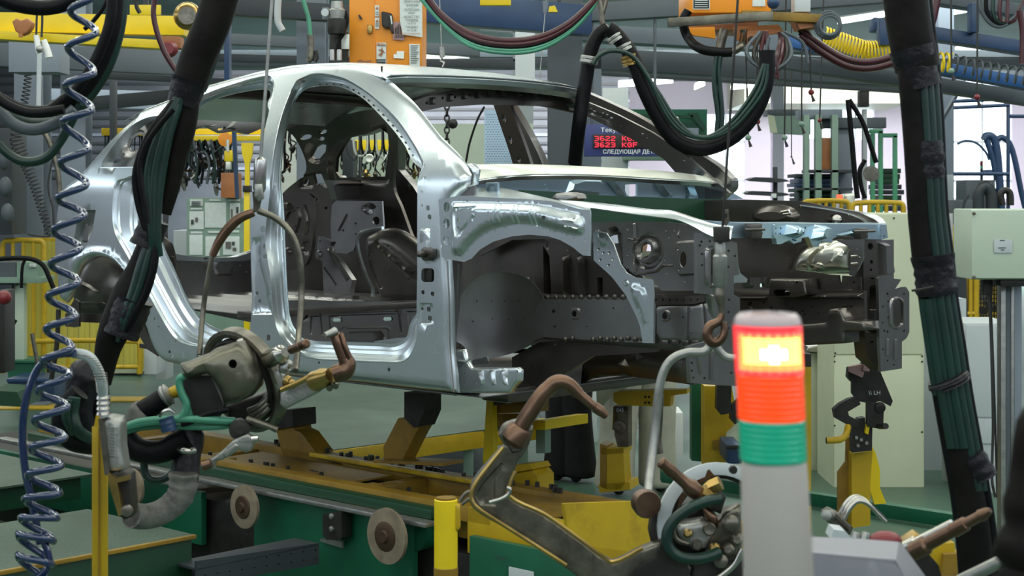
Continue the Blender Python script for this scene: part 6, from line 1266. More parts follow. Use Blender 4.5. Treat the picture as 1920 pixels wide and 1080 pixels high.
# ================================================================ people behind the car
def skinbody(name, verts, edges, m, parent, root=0, lv=2):
    me = bpy.data.meshes.new(name); me.from_pydata([v[:3] for v in verts], edges, []); o = bpy.data.objects.new('tmp', me); C.objects.link(o)
    sk_ = o.modifiers.new('s', 'SKIN'); sk_.use_smooth_shade = True
    for i, v in enumerate(verts): me.skin_vertices[0].data[i].radius = (v[3], v[4] if len(v) > 4 else v[3]); me.skin_vertices[0].data[i].use_root = i == root
    o.modifiers.new('d', 'SUBSURF').levels = lv
    me2 = bpy.data.meshes.new_from_object(o.evaluated_get(bpy.context.evaluated_depsgraph_get())); bpy.data.objects.remove(o)
    me2.name = name; return link(name, me2, m, parent, None, 80)
def person(x, y, h, yaw, lab, leg_m, top_m, stance=.12, wide=1.0):
    t = Thing('person', lab, 'person', (x, y, 0)); c, s = math.cos(yaw), math.sin(yaw)
    T = lambda a, b, z: (x+a*c-b*s, y+a*s+b*c, z*h)
    V = [(*T(0, 0, .54), .15*wide, .11)]; E_ = []
    def add(p, r, par): V.append((*T(*p), *(r if isinstance(r, tuple) else (r,)))); E_.append((par, len(V)-1)); return len(V)-1
    for sx in (-1, 1):
        a = add((sx*.09, 0, .49), .105*wide, 0); a = add((sx*stance, .01, .38), .098*wide, a); a = add((sx*(stance+.01), -.01, .28), .082*wide, a); a = add((sx*(stance+.015), .02, .15), .080*wide, a); a = add((sx*(stance+.03), .02, .035), .090*wide, a); a = add((sx*(stance+.03), .02, .012), .088*wide, a)
    skinbody('trousers', V, E_, leg_m, t)
    V = [(*T(0, 0, .55), .14, .10)]; E_ = []
    a = add((0, 0, .64), (.145, .10), 0); a = add((0, 0, .74), (.16, .11), a); n_ = add((0, 0, .81), (.10, .08), a); add((0, 0, .845), .06, n_)
    for sx in (-1, 1): b = add((sx*.18, 0, .80), .065, n_); b = add((sx*.23, -.05, .66), .052, b); b = add((sx*.18, -.22, .58), .043, b); add((sx*.12, -.34, .60), .035, b)
    skinbody('jacket', V, E_, top_m, t)
    V = [(*T(0, 0, .83), .055)]; E_ = []; a = add((0, -.005, .865), .055, 0); a = add((0, -.01, .905), (.075, .085), a); a = add((0, 0, .95), (.078, .095), a); add((0, .005, .985), (.05, .06), a); skinbody('head', V, E_, M['skin'], t)
    V = [(*T(0, .03, .93), .078, .085)]; E_ = []; a = add((0, .02, .975), (.08, .09), 0); add((0, 0, .995), (.05, .06), a); skinbody('hair', V, E_, M['hair'], t)
    nz = V = [(*T(0, -.10, .915), .012), (*T(0, -.105, .935), .009)]; skinbody('nose', V, [(0, 1)], M['skin'], t, lv=1)
    for sx in (-1, 1):
        ball('eye', T(sx*.032, -.085, .938), .011, M['white'], t); ball('ear', T(sx*.082, 0, .925), .025, M['skin'], t, sc=(.4, .8, 1.2))
        hx = (sx*.115, -.36, .60); palm = [(*T(*hx), .030), (*T(sx*.10, -.42, .598), .034)]
        E2 = [(0, 1)]; V2 = palm
        for k in range(4): 
            b0 = len(V2); V2 += [(*T(sx*(.10-.022*(k-1.5)), -.46, .598), .009), (*T(sx*(.10-.024*(k-1.5)), -.50+.006*abs(k-1.5), .590), .009), (*T(sx*(.10-.024*(k-1.5)), -.515, .575), .007)]; E2 += [(1, b0), (b0, b0+1), (b0+1, b0+2)]
        b0 = len(V2); V2 += [(*T(sx*.06, -.40, .59), .011), (*T(sx*.045, -.43, .58), .009)]; E2 += [(0, b0), (b0, b0+1)]
        skinbody('hand', V2, E2, M['skin'], t, lv=1)
        V = [(*T(sx*(stance+.02), .02, .022), .034), (*T(sx*(stance+.02), -.06, .016), .028)]; skinbody('shoe', V, [(0, 1)], M['irond'], t)
    return t
p = P(1196, 925, 9.5); person(p.x, 9.5, 1.70, math.radians(20), 'person in loose pale beige work trousers and olive jacket standing behind the car', M['trouser'], M['olive'], .115, 1.45)
sheet('jacket_hem', D(9.25), [(1118,712),(1150,716),(1200,712),(1170,730),(1138,752),(1120,775)], M['olive'], None, thick=.04)
tag(C.objects[-1], 'olive jacket tail hanging behind the yellow clamp stand', 'garment')
p = P(1066, 905, 9.9); person(p.x, 9.9, 1.70, math.radians(-30), 'person in wide black trousers standing behind the car left of the pale trousers', M['blackcl'], M['blackcl'], .045, 1.25)
# ================================================================ left hose bundle
dA = 4.4
t = Thing('hose_bundle', 'thick black sleeved hose bundle hanging in front of the car tail', 'hose bundle', tuple(P(190, 720, dA)))
tube('rubber_sleeve', [(418,-25,dA),(398,45,dA),(372,105,dA),(352,165,dA),(345,185,dA)], [.050,.050,.048,.044], M['leather'], t, 18)
tube('rubber_sleeve', [(352,170,dA),(345,230,dA),(330,290,dA),(318,350,dA),(305,400,dA)], [.036,.036,.030,.024], M['leather'], t, 16)
tube('rubber_sleeve', [(284,445,dA),(262,505,dA),(240,555,dA),(218,610,dA),(202,655,dA),(192,720,dA)], [.030,.036,.046,.046,.036,.024], M['leather'], t, 18)
for i, (o1, o2, o3, m_, r) in enumerate(((-36,-22,-3,'blk',.012),(-22,-12,2,'ghose',.014),(-8,-4,6,'ghose',.015),(4,4,12,'ghose',.013),(-46,-34,-8,'blk',.009))):
    tube('hose', [(338+o1*.2,185,dA-.04),(315+o1*.75,250,dA-.05),(300+o1,320,dA-.05),(292+o2,380,dA-.05),(282+o3,440,dA-.05),(278+o3*1.6,480,dA-.04)], r, M[m_], t, 8)
for i, (dx, m_) in enumerate(((0,'blk'),(-14,'ghose'),(-24,'ghose'))):
    tube('hose', [(292+dx*.4,445,dA-.045),(287+dx,500,dA-.05),(272+dx,550,dA-.05),(248+dx*.7,595,dA-.05),(225,640,dA-.04)], .013, M[m_], t, 8)
tube('hose', [(408,0,dA+.03),(395,90,dA+.03),(372,160,dA+.02),(352,200,dA)], .014, M['ghose'], t, 8); tube('hose', [(424,-10,dA+.06),(412,60,dA+.06),(398,120,dA+.06),(378,170,dA+.05)], .013, M['ghose'], t, 8)
def wrap(p0, p1, r0, r1, par, m_='tape'):
    a, b = P(*p0), P(*p1); n = 9; rr0 = random.Random(int(p0[0])); tube('tape_wrap', [a.lerp(b, k/n) for k in range(n+1)], [(r0+(r1-r0)*k/n)*rr0.uniform(.94, 1.06) for k in range(n+1)], M[m_], par, 16, 0)
def tube_(name, pts, r, m_, par, seg=14): return tube(name, pts, r, m_, par, seg)
wrap((356,150,dA-.01), (340,196,dA-.01), .052, .040, t); wrap((290,413,dA-.02), (272,462,dA-.02), .040, .044, t); wrap((252,560,dA-.01), (226,628,dA-.01), .054, .050, t)
tag(tube('thin_hose', [(292,-20,5.2),(288,30,5.2),(305,90,5.2),(325,125,5.2),(343,148,5.2)], .009, M['rhose'], None, 8), 'thin reddish cable curving down to the left hose bundle', 'cable')
tag(tube('thin_hose', [(325,205,4.3),(295,240,4.3),(272,275,4.3),(262,310,4.3),(266,350,4.3),(272,380,4.3),(276,420,4.3)], .008, M['blk'], None, 8), 'thin black hose bowing left of the left hose bundle', 'hose')
# arcs of hoses, upper left
for i, (pts, r, m_) in enumerate((([(222,-20,4.0),(212,60,4.0),(188,125,4.0),(150,178,4.0),(105,205,4.0),(50,208,4.0),(0,185,4.0),(-20,170,4.0)], .016, 'blk'),
      ([(230,-20,4.1),(222,55,4.1),(202,120,4.1),(165,180,4.1),(120,222,4.1),(60,232,4.1),(0,205,4.1),(-20,192,4.1)], .017, 'ghose'),
      ([(212,-20,3.95),(205,45,3.95),(180,110,3.95),(145,165,3.95),(115,190,3.95),(95,205,3.95)], .013, 'blk'),
      ([(-10,180,3.9),(20,200,3.9),(60,212,3.9),(120,205,3.9)], .012, 'blk'),
      ([(-10,196,3.95),(25,232,3.95),(65,243,3.95),(110,228,3.95),(140,205,3.95)], .015, 'greym'),
      ([(-10,262,4.0),(15,288,4.0),(45,303,4.0),(85,296,4.0),(115,262,4.0),(140,215,4.0),(150,195,4.0)], .012, 'ghose'),
      ([(-10,-8,4.1),(30,8,4.1),(80,15,4.1),(120,8,4.1),(150,-10,4.1)], .020, 'blk'))):
    tag(tube('hose_arc', pts, r, M[m_], None, 10), ('inner upper black', 'broad dark green outer', 'short inner black', 'thin top black', 'grey black middle', 'lowest thin green', 'thick black top')[i]+' hose arc at the upper left', 'hose')
tag(tube('steel_hose', [(206,-10,4.2),(190,20,4.2),(170,45,4.2),(158,55,4.2)], .006, M['blk'], None, 8), 'thin black cable crossing behind the coiled blue hose top', 'cable')
# ================================================================ blue coiled hose
RX = [(178,-10),(180,60),(176,135),(172,205),(166,278),(162,345),(158,402),(150,465),(147,528),(142,592),(135,650),(130,702),(126,762),(122,820),(115,873),(112,925),(107,972),(100,1015),(97,1060),(95,1100)]
LX = [(132,20),(127,88),(122,160),(117,228),(113,305),(108,372),(100,432),(95,495),(90,556),(86,617),(80,678),(72,733),(64,788),(58,840),(52,890),(46,935),(39,970),(34,1000),(34,1040),(40,1085)]
keys = []
for r_, l_ in zip(RX, LX): keys += [r_, l_]
bt = Thing('coiled_hose', 'shiny dark blue coiled air hose hanging at the left', 'hose', tuple(P(70, 1085, 3.4)))
pts = []; dB = 3.4
for i in range(len(keys)-1):
    (xa, ya), (xb, yb) = keys[i], keys[i+1]
    for k in range(8):
        u = k/8; ph = math.pi*(i+u); cx = (xa+xb)/2 if False else None
        e = (1-math.cos(math.pi*u))/2; x = xa+(xb-xa)*e; y = ya+(yb-ya)*u; rr_ = abs(xa-xb)/2/F*dB
        pts.append(P(x, y, dB-rr_*math.sin(ph)))
bm = bmesh.new(); tube_bm(bm, pts, .0078, 10); frombm('coil', bm, M['bhose'], bt, None, 60)
tube('straight_hose', [(75,1020,3.45),(60,940,3.45),(47,880,3.45),(42,810,3.45),(50,745,3.45),(72,690,3.45),(105,666,3.42),(140,662,3.4)], .0085, M['bhose'], bt, 10)
tube('coil_tail', [(75,1000,3.4),(88,1030,3.4),(92,1060,3.4),(80,1075,3.4),(60,1090,3.4)], .008, M['bhose'], bt, 10)
# steel spring sheath down to the hand grip
t = Thing('hand_valve', 'ribbed grey pistol grip valve clipped on the yellow post', 'valve', tuple(P(215, 975, 3.5)))
tube('spring_sheath', [(138,662,3.42),(165,668,3.42),(182,690,3.44),(190,715,3.46),(193,745,3.5),(196,782,3.5)], .011, M['lgrey'], t, 10)
bm = bmesh.new()
for k, c in enumerate(resample([P(*p_) for p_ in smooth_poly([(138,662,3.42),(165,668,3.42),(182,690,3.44),(190,715,3.46),(192,735,3.5)], 5, 120, False)], 22)): bmesh.ops.create_uvsphere(bm, u_segments=8, v_segments=4, radius=.0135, matrix=Matrix.Translation(c) @ Matrix.Diagonal((1, 1, .35, 1)))
o = frombm('spring_ring', bm, M['alu'], t); o['kind'] = 'stuff'
for y in (742, 752, 762, 772): lathe('fitting_ring', P(194, y, 3.5), (.02, 0, -1), [(0, .014), (.006, .016), (.008, .012)], M['chrome'], t, 12)
sheet('grip_body', D(3.5), [(186,785),(200,782),(222,786),(225,800),(226,840),(232,880),(231,885),(200,888),(192,845)], M['alu'], t, thick=.05, rnd=.012, step=.01, emb=[([(206,800+6*k),(216,800+6*k),(217,802.5+6*k),(206,802.5+6*k)], .003, .001) for k in range(10)])
sheet('grip_trigger', D(3.49), [(184,786),(192,786),(205,885),(200,892),(196,890)], M['iron'], t, thick=.02)
sheet('valve_block', D(3.5), [(202,888),(230,882),(243,890),(248,950),(246,970),(232,975),(220,962),(214,930)], M['irond'], t, thick=.05, rnd=.004, step=.02); lathe('valve_bolt', P(239, 957, 3.47), (0, -1, 0), [(0, .013), (.01, .012), (.012, .005)], M['iron'], t, 14)
sheet('edge_strip', D(3.48), [(202,888),(216,898),(241,892),(242,900),(220,905),(230,965),(222,968),(212,935),(203,905)], M['brass'], t, thick=.02)
t = Thing('black_leather_wrap', 'crumpled black wrapped cable bunch hanging beside the yellow post', 'cable bunch', tuple(P(160, 830, 3.8)))
tube('wrapped_bunch', [(178,685,3.8),(165,700,3.8),(152,735,3.8),(150,775,3.8),(168,812,3.82)], [.03,.045,.038,.030,.022], M['tape'], t, 14); tube('wrapped_bunch', [(185,700,3.85),(186,750,3.85),(186,800,3.85)], [.02,.026,.024], M['tape'], t, 12)
tube('hose_loop', [(150,735,3.7),(120,770,3.7),(117,800,3.7),(135,825,3.7),(165,833,3.72),(182,832,3.74)], .024, M['blk'], t, 12); tube('hose_loop', [(140,745,3.66),(136,775,3.66),(145,805,3.66),(165,822,3.7)], .014, M['ghose'], t, 10); tube('hose_loop', [(128,750,3.64),(124,785,3.64),(138,812,3.66)], .010, M['ghose'], t, 10)
# yellow post and bollard
t = Thing('yellow_floor_post', 'yellow flat post standing in front at the bottom left', 'post', tuple(P(187, 1120, 3.6)))
pbox('post_flange', 172, 800, 201, 1130, 3.6, .01, M['yel'], t, .002); sheet('post_web', D(3.6), [(176,800),(180,778),(196,782),(196,800)], M['yel'], t, thick=.03)
pbox('post_return', 184, 802, 187, 1130, 3.595, .006, M['ochre'], t, 0)
t = Thing('yellow_bollard', 'yellow round post with worn paint in the bottom middle', 'post', tuple(P(836, 1120, 4.9)))
lathe('post_tube', P(836, 1125, 4.9), UP, [(0, .036), (.307, .036), (.309, .033)], M['yelb'], t, 24)
lathe('tube_mouth', P(836, 936, 4.9), UP, [(0, .031), (.006, .031), (.0065, .02)], M['ochre'], t, 20)
sheet('side_plate', D(4.88), [(845,945),(862,948),(863,990),(857,998),(845,990)], M['yel'], t, thick=.03, rnd=.004, step=.02); lathe('lower_sleeve', P(836, 1125, 4.9), UP, [(0, .0375), (.10, .0375), (.102, .036)], M['ochre'], t, 24)
# ================================================================ left welding gun
g = Thing('welding_gun', 'worn steel spot welding gun with round ring hanging before the rear door', 'welding gun', tuple(P(450, 830, 4.1)))
dG = 4.1
def ring3(name, c, ax, R_, r, m_, par, sq=1.0, seg=40, wd2=None):
    ax = Vector(ax).normalized(); u = ax.orthogonal().normalized(); v = ax.cross(u); bm = bmesh.new()
    prof = [(-.5, -.5), (.5, -.5), (.62, 0), (.5, .5), (-.5, .5), (-.6, 0)]; R2 = []
    for i in range(seg):
        a = 2*math.pi*i/seg; d_ = u*math.cos(a)+v*math.sin(a); R2.append([bm.verts.new(Vector(c)+d_*(R_+p_[1]*r)+ax*p_[0]*(wd2 or r)) for p_ in prof])
    for i in range(seg):
        A_, B_ = R2[i], R2[(i+1) % seg]
        for k in range(6): bm.faces.new((A_[k], A_[(k+1) % 6], B_[(k+1) % 6], B_[k]))
    return frombm(name, bm, M[m_], par, None, 30)
axG = Vector((.60, .73, .30))
gc = P(459, 712, dG+.02)
ring3('guide_ring', gc, axG, .131, .020, 'iron', g, wd2=.030); ring3('inner_ring', gc-axG*.012, axG, .110, .012, 'irond', g, wd2=.02)
ring3('ring_bearing', gc+axG*.014, axG, .132, .008, 'alu', g, wd2=.008)
sheet('gun_shell', D(4.0), [(333,684),(345,681),(388,664),(400,655),(437,643),(455,640),(464,652),(475,668),(490,705),(488,725),(470,745),(440,758),(425,760),(416,762),(412,745),(405,728),(395,712),(385,702),(365,708),(352,715),(343,706)], M['gun'], g, thick=.02, rnd=.03, step=.012, dish=.025, holes=[ell(439,681,8,9,14)], label='grey brown curved guard plate')
tube('shell_dark_core', [(415,700,4.09),(440,690,4.09),(470,690,4.09),(488,705,4.09)], [.03,.045,.05,.035], M['irond'], g, 12); sheet('shell_underside', D(4.06), [(340,700),(395,705),(420,760),(400,800),(360,790),(335,745)], M['irond'], g, thick=.05)  # dark tube added behind the shell so its hole looks shaded
sheet('lower_motor_body', D(4.13), [(420,758),(470,745),(498,735),(505,760),(495,790),(470,800),(440,800),(424,790)], M['irond'], g, thick=.07, rnd=.02, step=.02)
tube('shell_seam', [(372,666,4.05),(374,674,4.05),(378,678,4.05)], .006, M['chrome'], g, 8); tube('top_lug', [(444,648,4.04),(450,640,4.04),(456,640,4.04)], .008, M['chrome'], g, 8)
for k in range(3): tube('motor_rib', [(466+k*4,770+k*9,4.06),(484+k*3,762+k*8,4.04),(500+k*2,748+k*8,4.04)], .007, M['iron'], g, 8)
lathe('piston_sleeve', P(503, 674, 4.02), P(548, 655, 3.94)-P(503, 674, 4.02), [(0, .021), (.005, .023), (.062, .023), (.068, .017), (.080, .012)], M['chrome'], g, 20)
lathe('electrode_rod', P(546, 656, 3.94), P(589, 638, 3.86)-P(546, 656, 3.94), [(0, .011), (.045, .011), (.046, .009), (.05, .0115), (.072, .0115), (.075, .008)], M['copper'], g, 16)
sheet('arm_plate', D(4.0), [(525,733),(560,716),(600,695),(612,700),(618,716),(600,735),(560,755),(535,768),(524,758)], M['alu'], g, thick=.03, rnd=.006, step=.02); tube('arm_bar', [(527,731,3.97),(570,712,3.96),(604,694,3.95)], .007, M['brass'], g, 10)
lathe('arm_clamp', P(588, 716, 3.97), P(634, 698, 3.9)-P(588, 716, 3.97), [(0, .015), (.006, .026), (.05, .024), (.062, .019), (.075, .018)], M['brass'], g, 18)
tube('arm_horn', [(626,702,3.9),(645,695,3.9),(652,684,3.9),(648,672,3.9)], [.022,.024,.020,.018], M['copper'], g, 14); tube('arm_horn', [(650,680,3.9),(642,660,3.9),(634,640,3.9),(627,626,3.9)], [.017,.017,.016,.013], M['copper'], g, 14)
tube('electrode_tip', [(629,621,3.89),(620,625,3.88),(609,629,3.87)], [.011,.009,.008], M['alu'], g, 12); tube('horn_seam', [(640,626,3.89),(647,648,3.88),(657,672,3.88)], .006, M['copper'], g, 8)
for x, y in ((619,725),(630,721)): lathe('clamp_bolt', P(x, y, 3.93), (0, -1, -.3), [(0, .009), (.012, .008)], M['iron'], g, 8)
tube('knuckle', [(533,700,4.0),(534,690,4.0),(540,684,4.0),(546,688,4.0)], [.012,.016,.014,.008], M['alu'], g, 12); lathe('spring_nut', P(535, 712, 3.98), Vector((1, -.3, -.5)), [(0, .014), (.012, .014), (.014, .01), (.03, .009)], M['brass'], g, 12); sheet('ear_plate', D(4.02), [(508,705),(520,690),(532,705),(530,722),(520,735)], M['alu'], g, thick=.03, rnd=.004, step=.02)
tube('pivot_rod', [(462,786,4.0),(485,793,4.0),(503,799,4.0),(520,806,4.0)], [.009,.009,.007,.008], M['iron'], g, 10)
lathe('handle_pivot', P(449, 805, 4.0), (.2, -1, 0), [(-.02, .026), (.012, .026), (.014, .012), (.016, .011)], M['irond'], g, 18)
sheet('hand_lever', D(3.95), [(446,822),(464,814),(473,820),(476,832),(470,846),(460,850),(448,842),(436,852),(418,862),(404,866),(402,878),(396,881),(386,874),(385,864),(396,860),(408,852),(424,838),(436,826)], M['alu'], g, thick=.02, rnd=.005, step=.01, emb=[([(418,850),(442,832),(447,836),(424,858)], .003, .002)])
lathe('lever_end', P(389, 871, 3.94), (-.6, 0, -.2), [(-.01, .012), (.012, .014), (.014, .01)], M['copper'], g, 14); lathe('lever_stub', P(472, 824, 3.94), (1, 0, .1), [(0, .008), (.016, .007)], M['chrome'], g, 10)
tube('yellow_cable_lug', [(318,738,4.1),(340,730,4.1),(364,718,4.1),(385,708,4.1)], [.014,.018,.018,.014], M['yel'], g, 10)
lathe('lug_collar', P(306, 745, 4.08), P(318, 738, 4.08)-P(306, 745, 4.08), [(0, .026), (.006, .030), (.010, .026), (.016, .03), (.02, .02)], M['alu'], g, 16)
tag(tube('padded_hose', [(312,742,4.08),(290,758,4.08),(268,772,4.08),(252,790,4.1),(232,810,4.1)], [.026,.028,.026,.024], M['blk'], None, 16), 'padded black cable entering the left welding gun from the left', 'cable')
tag(sheet('sleeve_cuff', D(4.05), [(226,790),(246,757),(276,775),(272,790),(240,800)], M['canvas'], thick=.06, rnd=.01, step=.02), 'grey cuff around the padded cable', 'sleeve')
hose('water_hose', [(345,705,4.0),(336,712,4.0),(340,735,4.0),(350,760,4.0),(340,782,4.0),(315,790,4.0),(280,792,4.0),(240,800,4.0)], .010, 'ghosel', 'pale green hose rising from the hose ties to the gun shell', 10)
hose('water_hose', [(440,790,4.02),(400,788,4.0),(350,786,4.0),(300,787,4.0),(260,792,4.0),(225,805,4.0)], .010, 'ghosel', 'upper straight pale green hose left of the gun', 10)
hose('water_hose', [(445,795,4.04),(400,800,4.02),(350,800,4.02),(300,798,4.02),(255,803,4.02),(228,812,4.02)], .009, 'ghosel', 'lower straight pale green hose left of the gun', 10)
hose('water_hose', [(358,785,4.06),(352,765,4.06),(345,745,4.06)], .009, 'ghosel', 'short pale green hose beside the rising one', 10)
hose('water_hose', [(330,860,4.1),(325,885,4.1),(300,900,4.1),(278,895,4.1),(270,870,4.1),(275,850,4.1)], .010, 'ghose', 'green hose loop hanging under the black cable', 10)
hose('air_tube', [(430,768,4.0),(395,775,4.0),(365,788,4.0),(340,795,4.0)], .008, 'blk', 'thin black tube slanting over the green hoses', 8)
hose('power_cable', [(228,800,4.05),(240,828,4.05),(268,846,4.05),(305,846,4.05),(330,832,4.05),(350,820,4.05)], .030, 'blk', 'thick black cable sagging left of the gun', 14)
t = Thing('hose_tie', 'blue cloth tie around the pale green hoses', 'tie', tuple(P(315, 800, 3.97))); wrap((311,783,3.98), (318,808,3.98), .019, .020, t, 'blued'); tube('wire_ring', [(300,782,3.96),(305,772,3.96),(318,768,3.96),(328,774,3.96)], .004, M['chrome'], t, 6)
t = Thing('cable_joint', 'dark tape wrapped cable joint under the blue tie', 'cable', tuple(P(350, 905, 4.0)))
tube('joint_body', [(340,795,4.1),(352,820,4.1),(350,855,4.08),(350,900,4.05)], [.030,.042,.036,.030], M['tape'], t, 14); tube('steel_clip', [(337,843,4.0),(350,846,3.98),(364,845,4.0)], .008, M['chrome'], t, 8)
t = Thing('canvas_sleeve', 'wrinkled grey canvas sleeve curving at the bottom left', 'sleeve', tuple(P(280, 985, 4.0)))
cv = [Vector(p_) for p_ in resample(curve([P(344,888,4.0), P(340,925,4.0), P(312,955,4.0), P(278,968,4.0), P(246,966,3.95)], 8), 40)]
tube('sleeve_body', cv, [(.034-.006*k/39)*(1+.07*math.sin(k*1.9)+.03*math.sin(k*4.1)) for k in range(40)] if False else .032, M['canvas'], t, 18, 0)
bm = bmesh.new(); tube_bm(bm, cv, [(.036-.008*k/39)*(1+.03*math.sin(k*1.3)+.05*math.sin(k*.7+1)*math.sin(k*2.1)) for k in range(40)], 18); frombm('sleeve_fold', bm, M['canvas'], t, None, 60)
# gun bails and suspension
t = Thing('gun_hanger', 'wire rope with steel spring balancer carrying the left welding gun', 'hanger', tuple(P(488, 430, 4.2)))
bar('wire_rope', P(513, -40, 4.2), P(489, 292, 4.2), .0045, M['alu'], t, 8)
lathe('balancer_body', P(486, 360, 4.2), P(489, 292, 4.2)-P(486, 360, 4.2), [(0, .014), (.01, .017), (.07, .017), (.085, .015), (.092, .006)], M['chrome'], t, 18); tube('swivel', [(484,360,4.2),(482,380,4.2),(481,398,4.2)], [.016,.010,.008], M['iron'], t, 12); sheet('shackle', D(4.18), [(477,345),(491,345),(493,372),(484,378),(476,368)], M['alu'], t, thick=.02, rnd=.004, step=.01)
tube('bail_rod', [(476,398,4.2),(448,410,4.2),(425,432,4.2),(408,458,4.2),(398,480,4.2)], [.011,.014,.013,.010], M['copper'], t, 10, label='red brown taped half of the bail'); tube('bail_rod', [(398,478,4.2),(388,530,4.2),(380,590,4.2),(374,665,4.15)], .007, M['iron'], t, 8)
tube('bail_rod', [(484,395,4.2),(515,408,4.2),(540,430,4.2),(556,460,4.2),(564,500,4.2),(565,560,4.2),(560,630,4.15),(554,695,4.05)], .0085, M['iron'], t, 8)
# ================================================================ right welding gun
dR = 3.6
g = Thing('welding_gun', 'large C shaped spot welding gun in the lower middle foreground', 'welding gun', tuple(P(1250, 1085, dR)))
sheet('c_arm', D(dR), [(934,818),(942,800),(955,793),(975,790),(1000,803),(996,822),(985,850),(972,866),(965,882),(956,905),(952,930),(975,945),(1020,965),(1080,1008),(1128,1044),(1150,1056),(1166,1050),(1205,1030),(1245,1015),(1250,1050),(1190,1090),(1100,1090),(1060,1066),(1000,1024),(940,988),(888,955),(879,930),(885,905),(920,862),(946,836)], M['iron'], g, thick=.035, rnd=.008, step=.014, smooth=True,
      emb=[([(956,800),(975,796),(992,806),(978,846),(960,850),(946,826)], .008, .004), ([(890,930),(905,905),(940,866),(946,872),(930,905),(930,950),(900,948)], -.004, .004, True)])
tube('arm_edge_bead', [(944,838,dR-.02),(918,870,dR-.02),(890,908,dR-.02),(883,930,dR-.02),(893,950,dR-.02),(945,985,dR-.02),(1000,1020,dR-.02),(1062,1060,dR-.02)], .005, M['brass'], g, 6)
tube('arm_edge_bead', [(966,884,dR-.02),(957,905,dR-.02),(954,930,dR-.02),(1020,964,dR-.02),(1080,1006,dR-.02),(1128,1042,dR-.02),(1150,1054,dR-.02),(1205,1028,dR-.02)], .005, M['brass'], g, 6)
tube('copper_shank', [(972,808,dR),(996,770,dR),(1018,738,dR),(1035,722,dR)], [.018,.019,.018,.017], M['copper'], g, 16)
tube('copper_shank', [(1028,728,dR),(1040,718,dR),(1054,716,dR),(1068,722,dR),(1085,738,dR)], [.017,.017,.016,.014], M['copper'], g, 16)
tube('electrode_holder', [(1066,720,dR),(1090,742,dR),(1118,765,dR)], [.014,.011,.010], M['copper'], g, 14); tube('electrode_tip', [(1115,763,dR-.005),(1125,770,dR-.005),(1138,781,dR-.005)], [.0125,.0125,.008], M['copper'], g, 12)
lathe('collar', P(962, 826, dR), P(984, 790, dR)-P(962, 826, dR), [(-.01, .02), (0, .030), (.03, .030), (.036, .026)], M['copper'], g, 12)
tube('wire_hook', [(918,942,dR-.03),(938,936,dR-.03),(952,928,dR-.03),(956,918,dR-.03),(950,914,dR-.03)], .005, M['chrome'], g, 8); tube('arm_wire', [(862,940,dR),(872,926,dR),(884,920,dR)], .004, M['iron'], g, 8); tube('arm_wire', [(866,946,dR),(878,936,dR),(885,934,dR)], .004, M['iron'], g, 8)
sheet('arm_bracket', D(dR-.02), [(1240,1015),(1232,1045),(1190,1070),(1175,1100),(1300,1100),(1290,1060)], M['irond'], g, thick=.04)
gcR = P(1347, 985, dR+.05); ring3('guide_ring', gcR, (.10, -1, .12), .128, .028, 'lgrey', g, wd2=.02); lathe('ring_bolt', P(1374, 880, dR-.0), (0, -1, 0), [(0, .010), (.012, .009)], M['irond'], g, 10)
ring3('ring_inner_edge', gcR+Vector((0, .02, 0)), (.10, -1, .12), .110, .014, 'irond', g, wd2=.03)
sheet('ring_bracket', D(dR+.05), [(1240,960),(1290,900),(1330,880),(1340,892),(1300,915),(1262,968)], M['copper'], g, thick=.03)
lathe('electrode_rod', P(1308, 925, dR-.03), P(1226, 855, dR-.06)-P(1308, 925, dR-.03), [(0, .018), (.025, .020), (.035, .014), (.075, .0125), (.085, .0145), (.10, .0125), (.115, .013), (.118, .008)], M['copper'], g, 16)
lathe('brass_nut', P(1322, 930, dR-.03), P(1300, 918, dR-.03)-P(1322, 930, dR-.03), [(-.02, .02), (0, .025), (.012, .025), (.014, .02)], M['brass'], g, 6)
lathe('brass_nut', P(1336, 912, dR-.03), (.8, -.2, .4), [(-.02, .012), (0, .018), (.02, .018), (.022, .01)], M['brass'], g, 6)
sheet('gun_body_plate', D(dR-.01), [(1270,985),(1290,982),(1322,978),(1335,985),(1340,1000),(1325,1030),(1300,1033),(1275,1008)], M['alu'], g, thick=.05, rnd=.012, step=.012); lathe('body_boss', P(1330, 992, dR-.03), (-.1, -1, .1), [(-.02, .015), (.0, .015), (.004, .012), (.003, .005)], M['iron'], g, 18); lathe('body_boss', P(1307, 1022, dR-.03), (-.1, -1, .1), [(-.02, .012), (.0, .012), (.004, .009)], M['iron'], g, 16)
for q_, m_, d_ in (([(1318,930),(1350,915),(1362,935),(1352,965),(1325,955)], 'irond', dR-.0), ([(1316,950),(1345,968),(1348,990),(1325,975)], 'copper', dR-.01), ([(1330,1000),(1362,960),(1390,950),(1392,1080),(1340,1090),(1318,1050)], 'iron', dR+.02), ([(1250,960),(1300,940),(1330,960),(1320,1060),(1260,1050)], 'irond', dR+.06), ([(1226,950),(1262,970),(1250,1050),(1232,1060),(1218,1000)], 'irond', dR+.04), ([(1300,1060),(1340,1040),(1395,1045),(1395,1100),(1290,1100)], 'irond', dR+.0)):
    sheet('gun_casting', D(d_), q_, M[m_], g, thick=.05, rnd=.008, step=.02)
for x, y, r in ((1370,980,.018),(1383,1012,.014),(1366,1030,.014),(1340,1028,.012),(1290,1000,.01),(1352,1052,.016)): lathe('casting_boss', P(x, y, dR-.02), (-.3, -1, .2), [(-.02, r), (.004, r), (.008, r*.6)], M['iron' if r > .013 else 'brass'], g, 14)
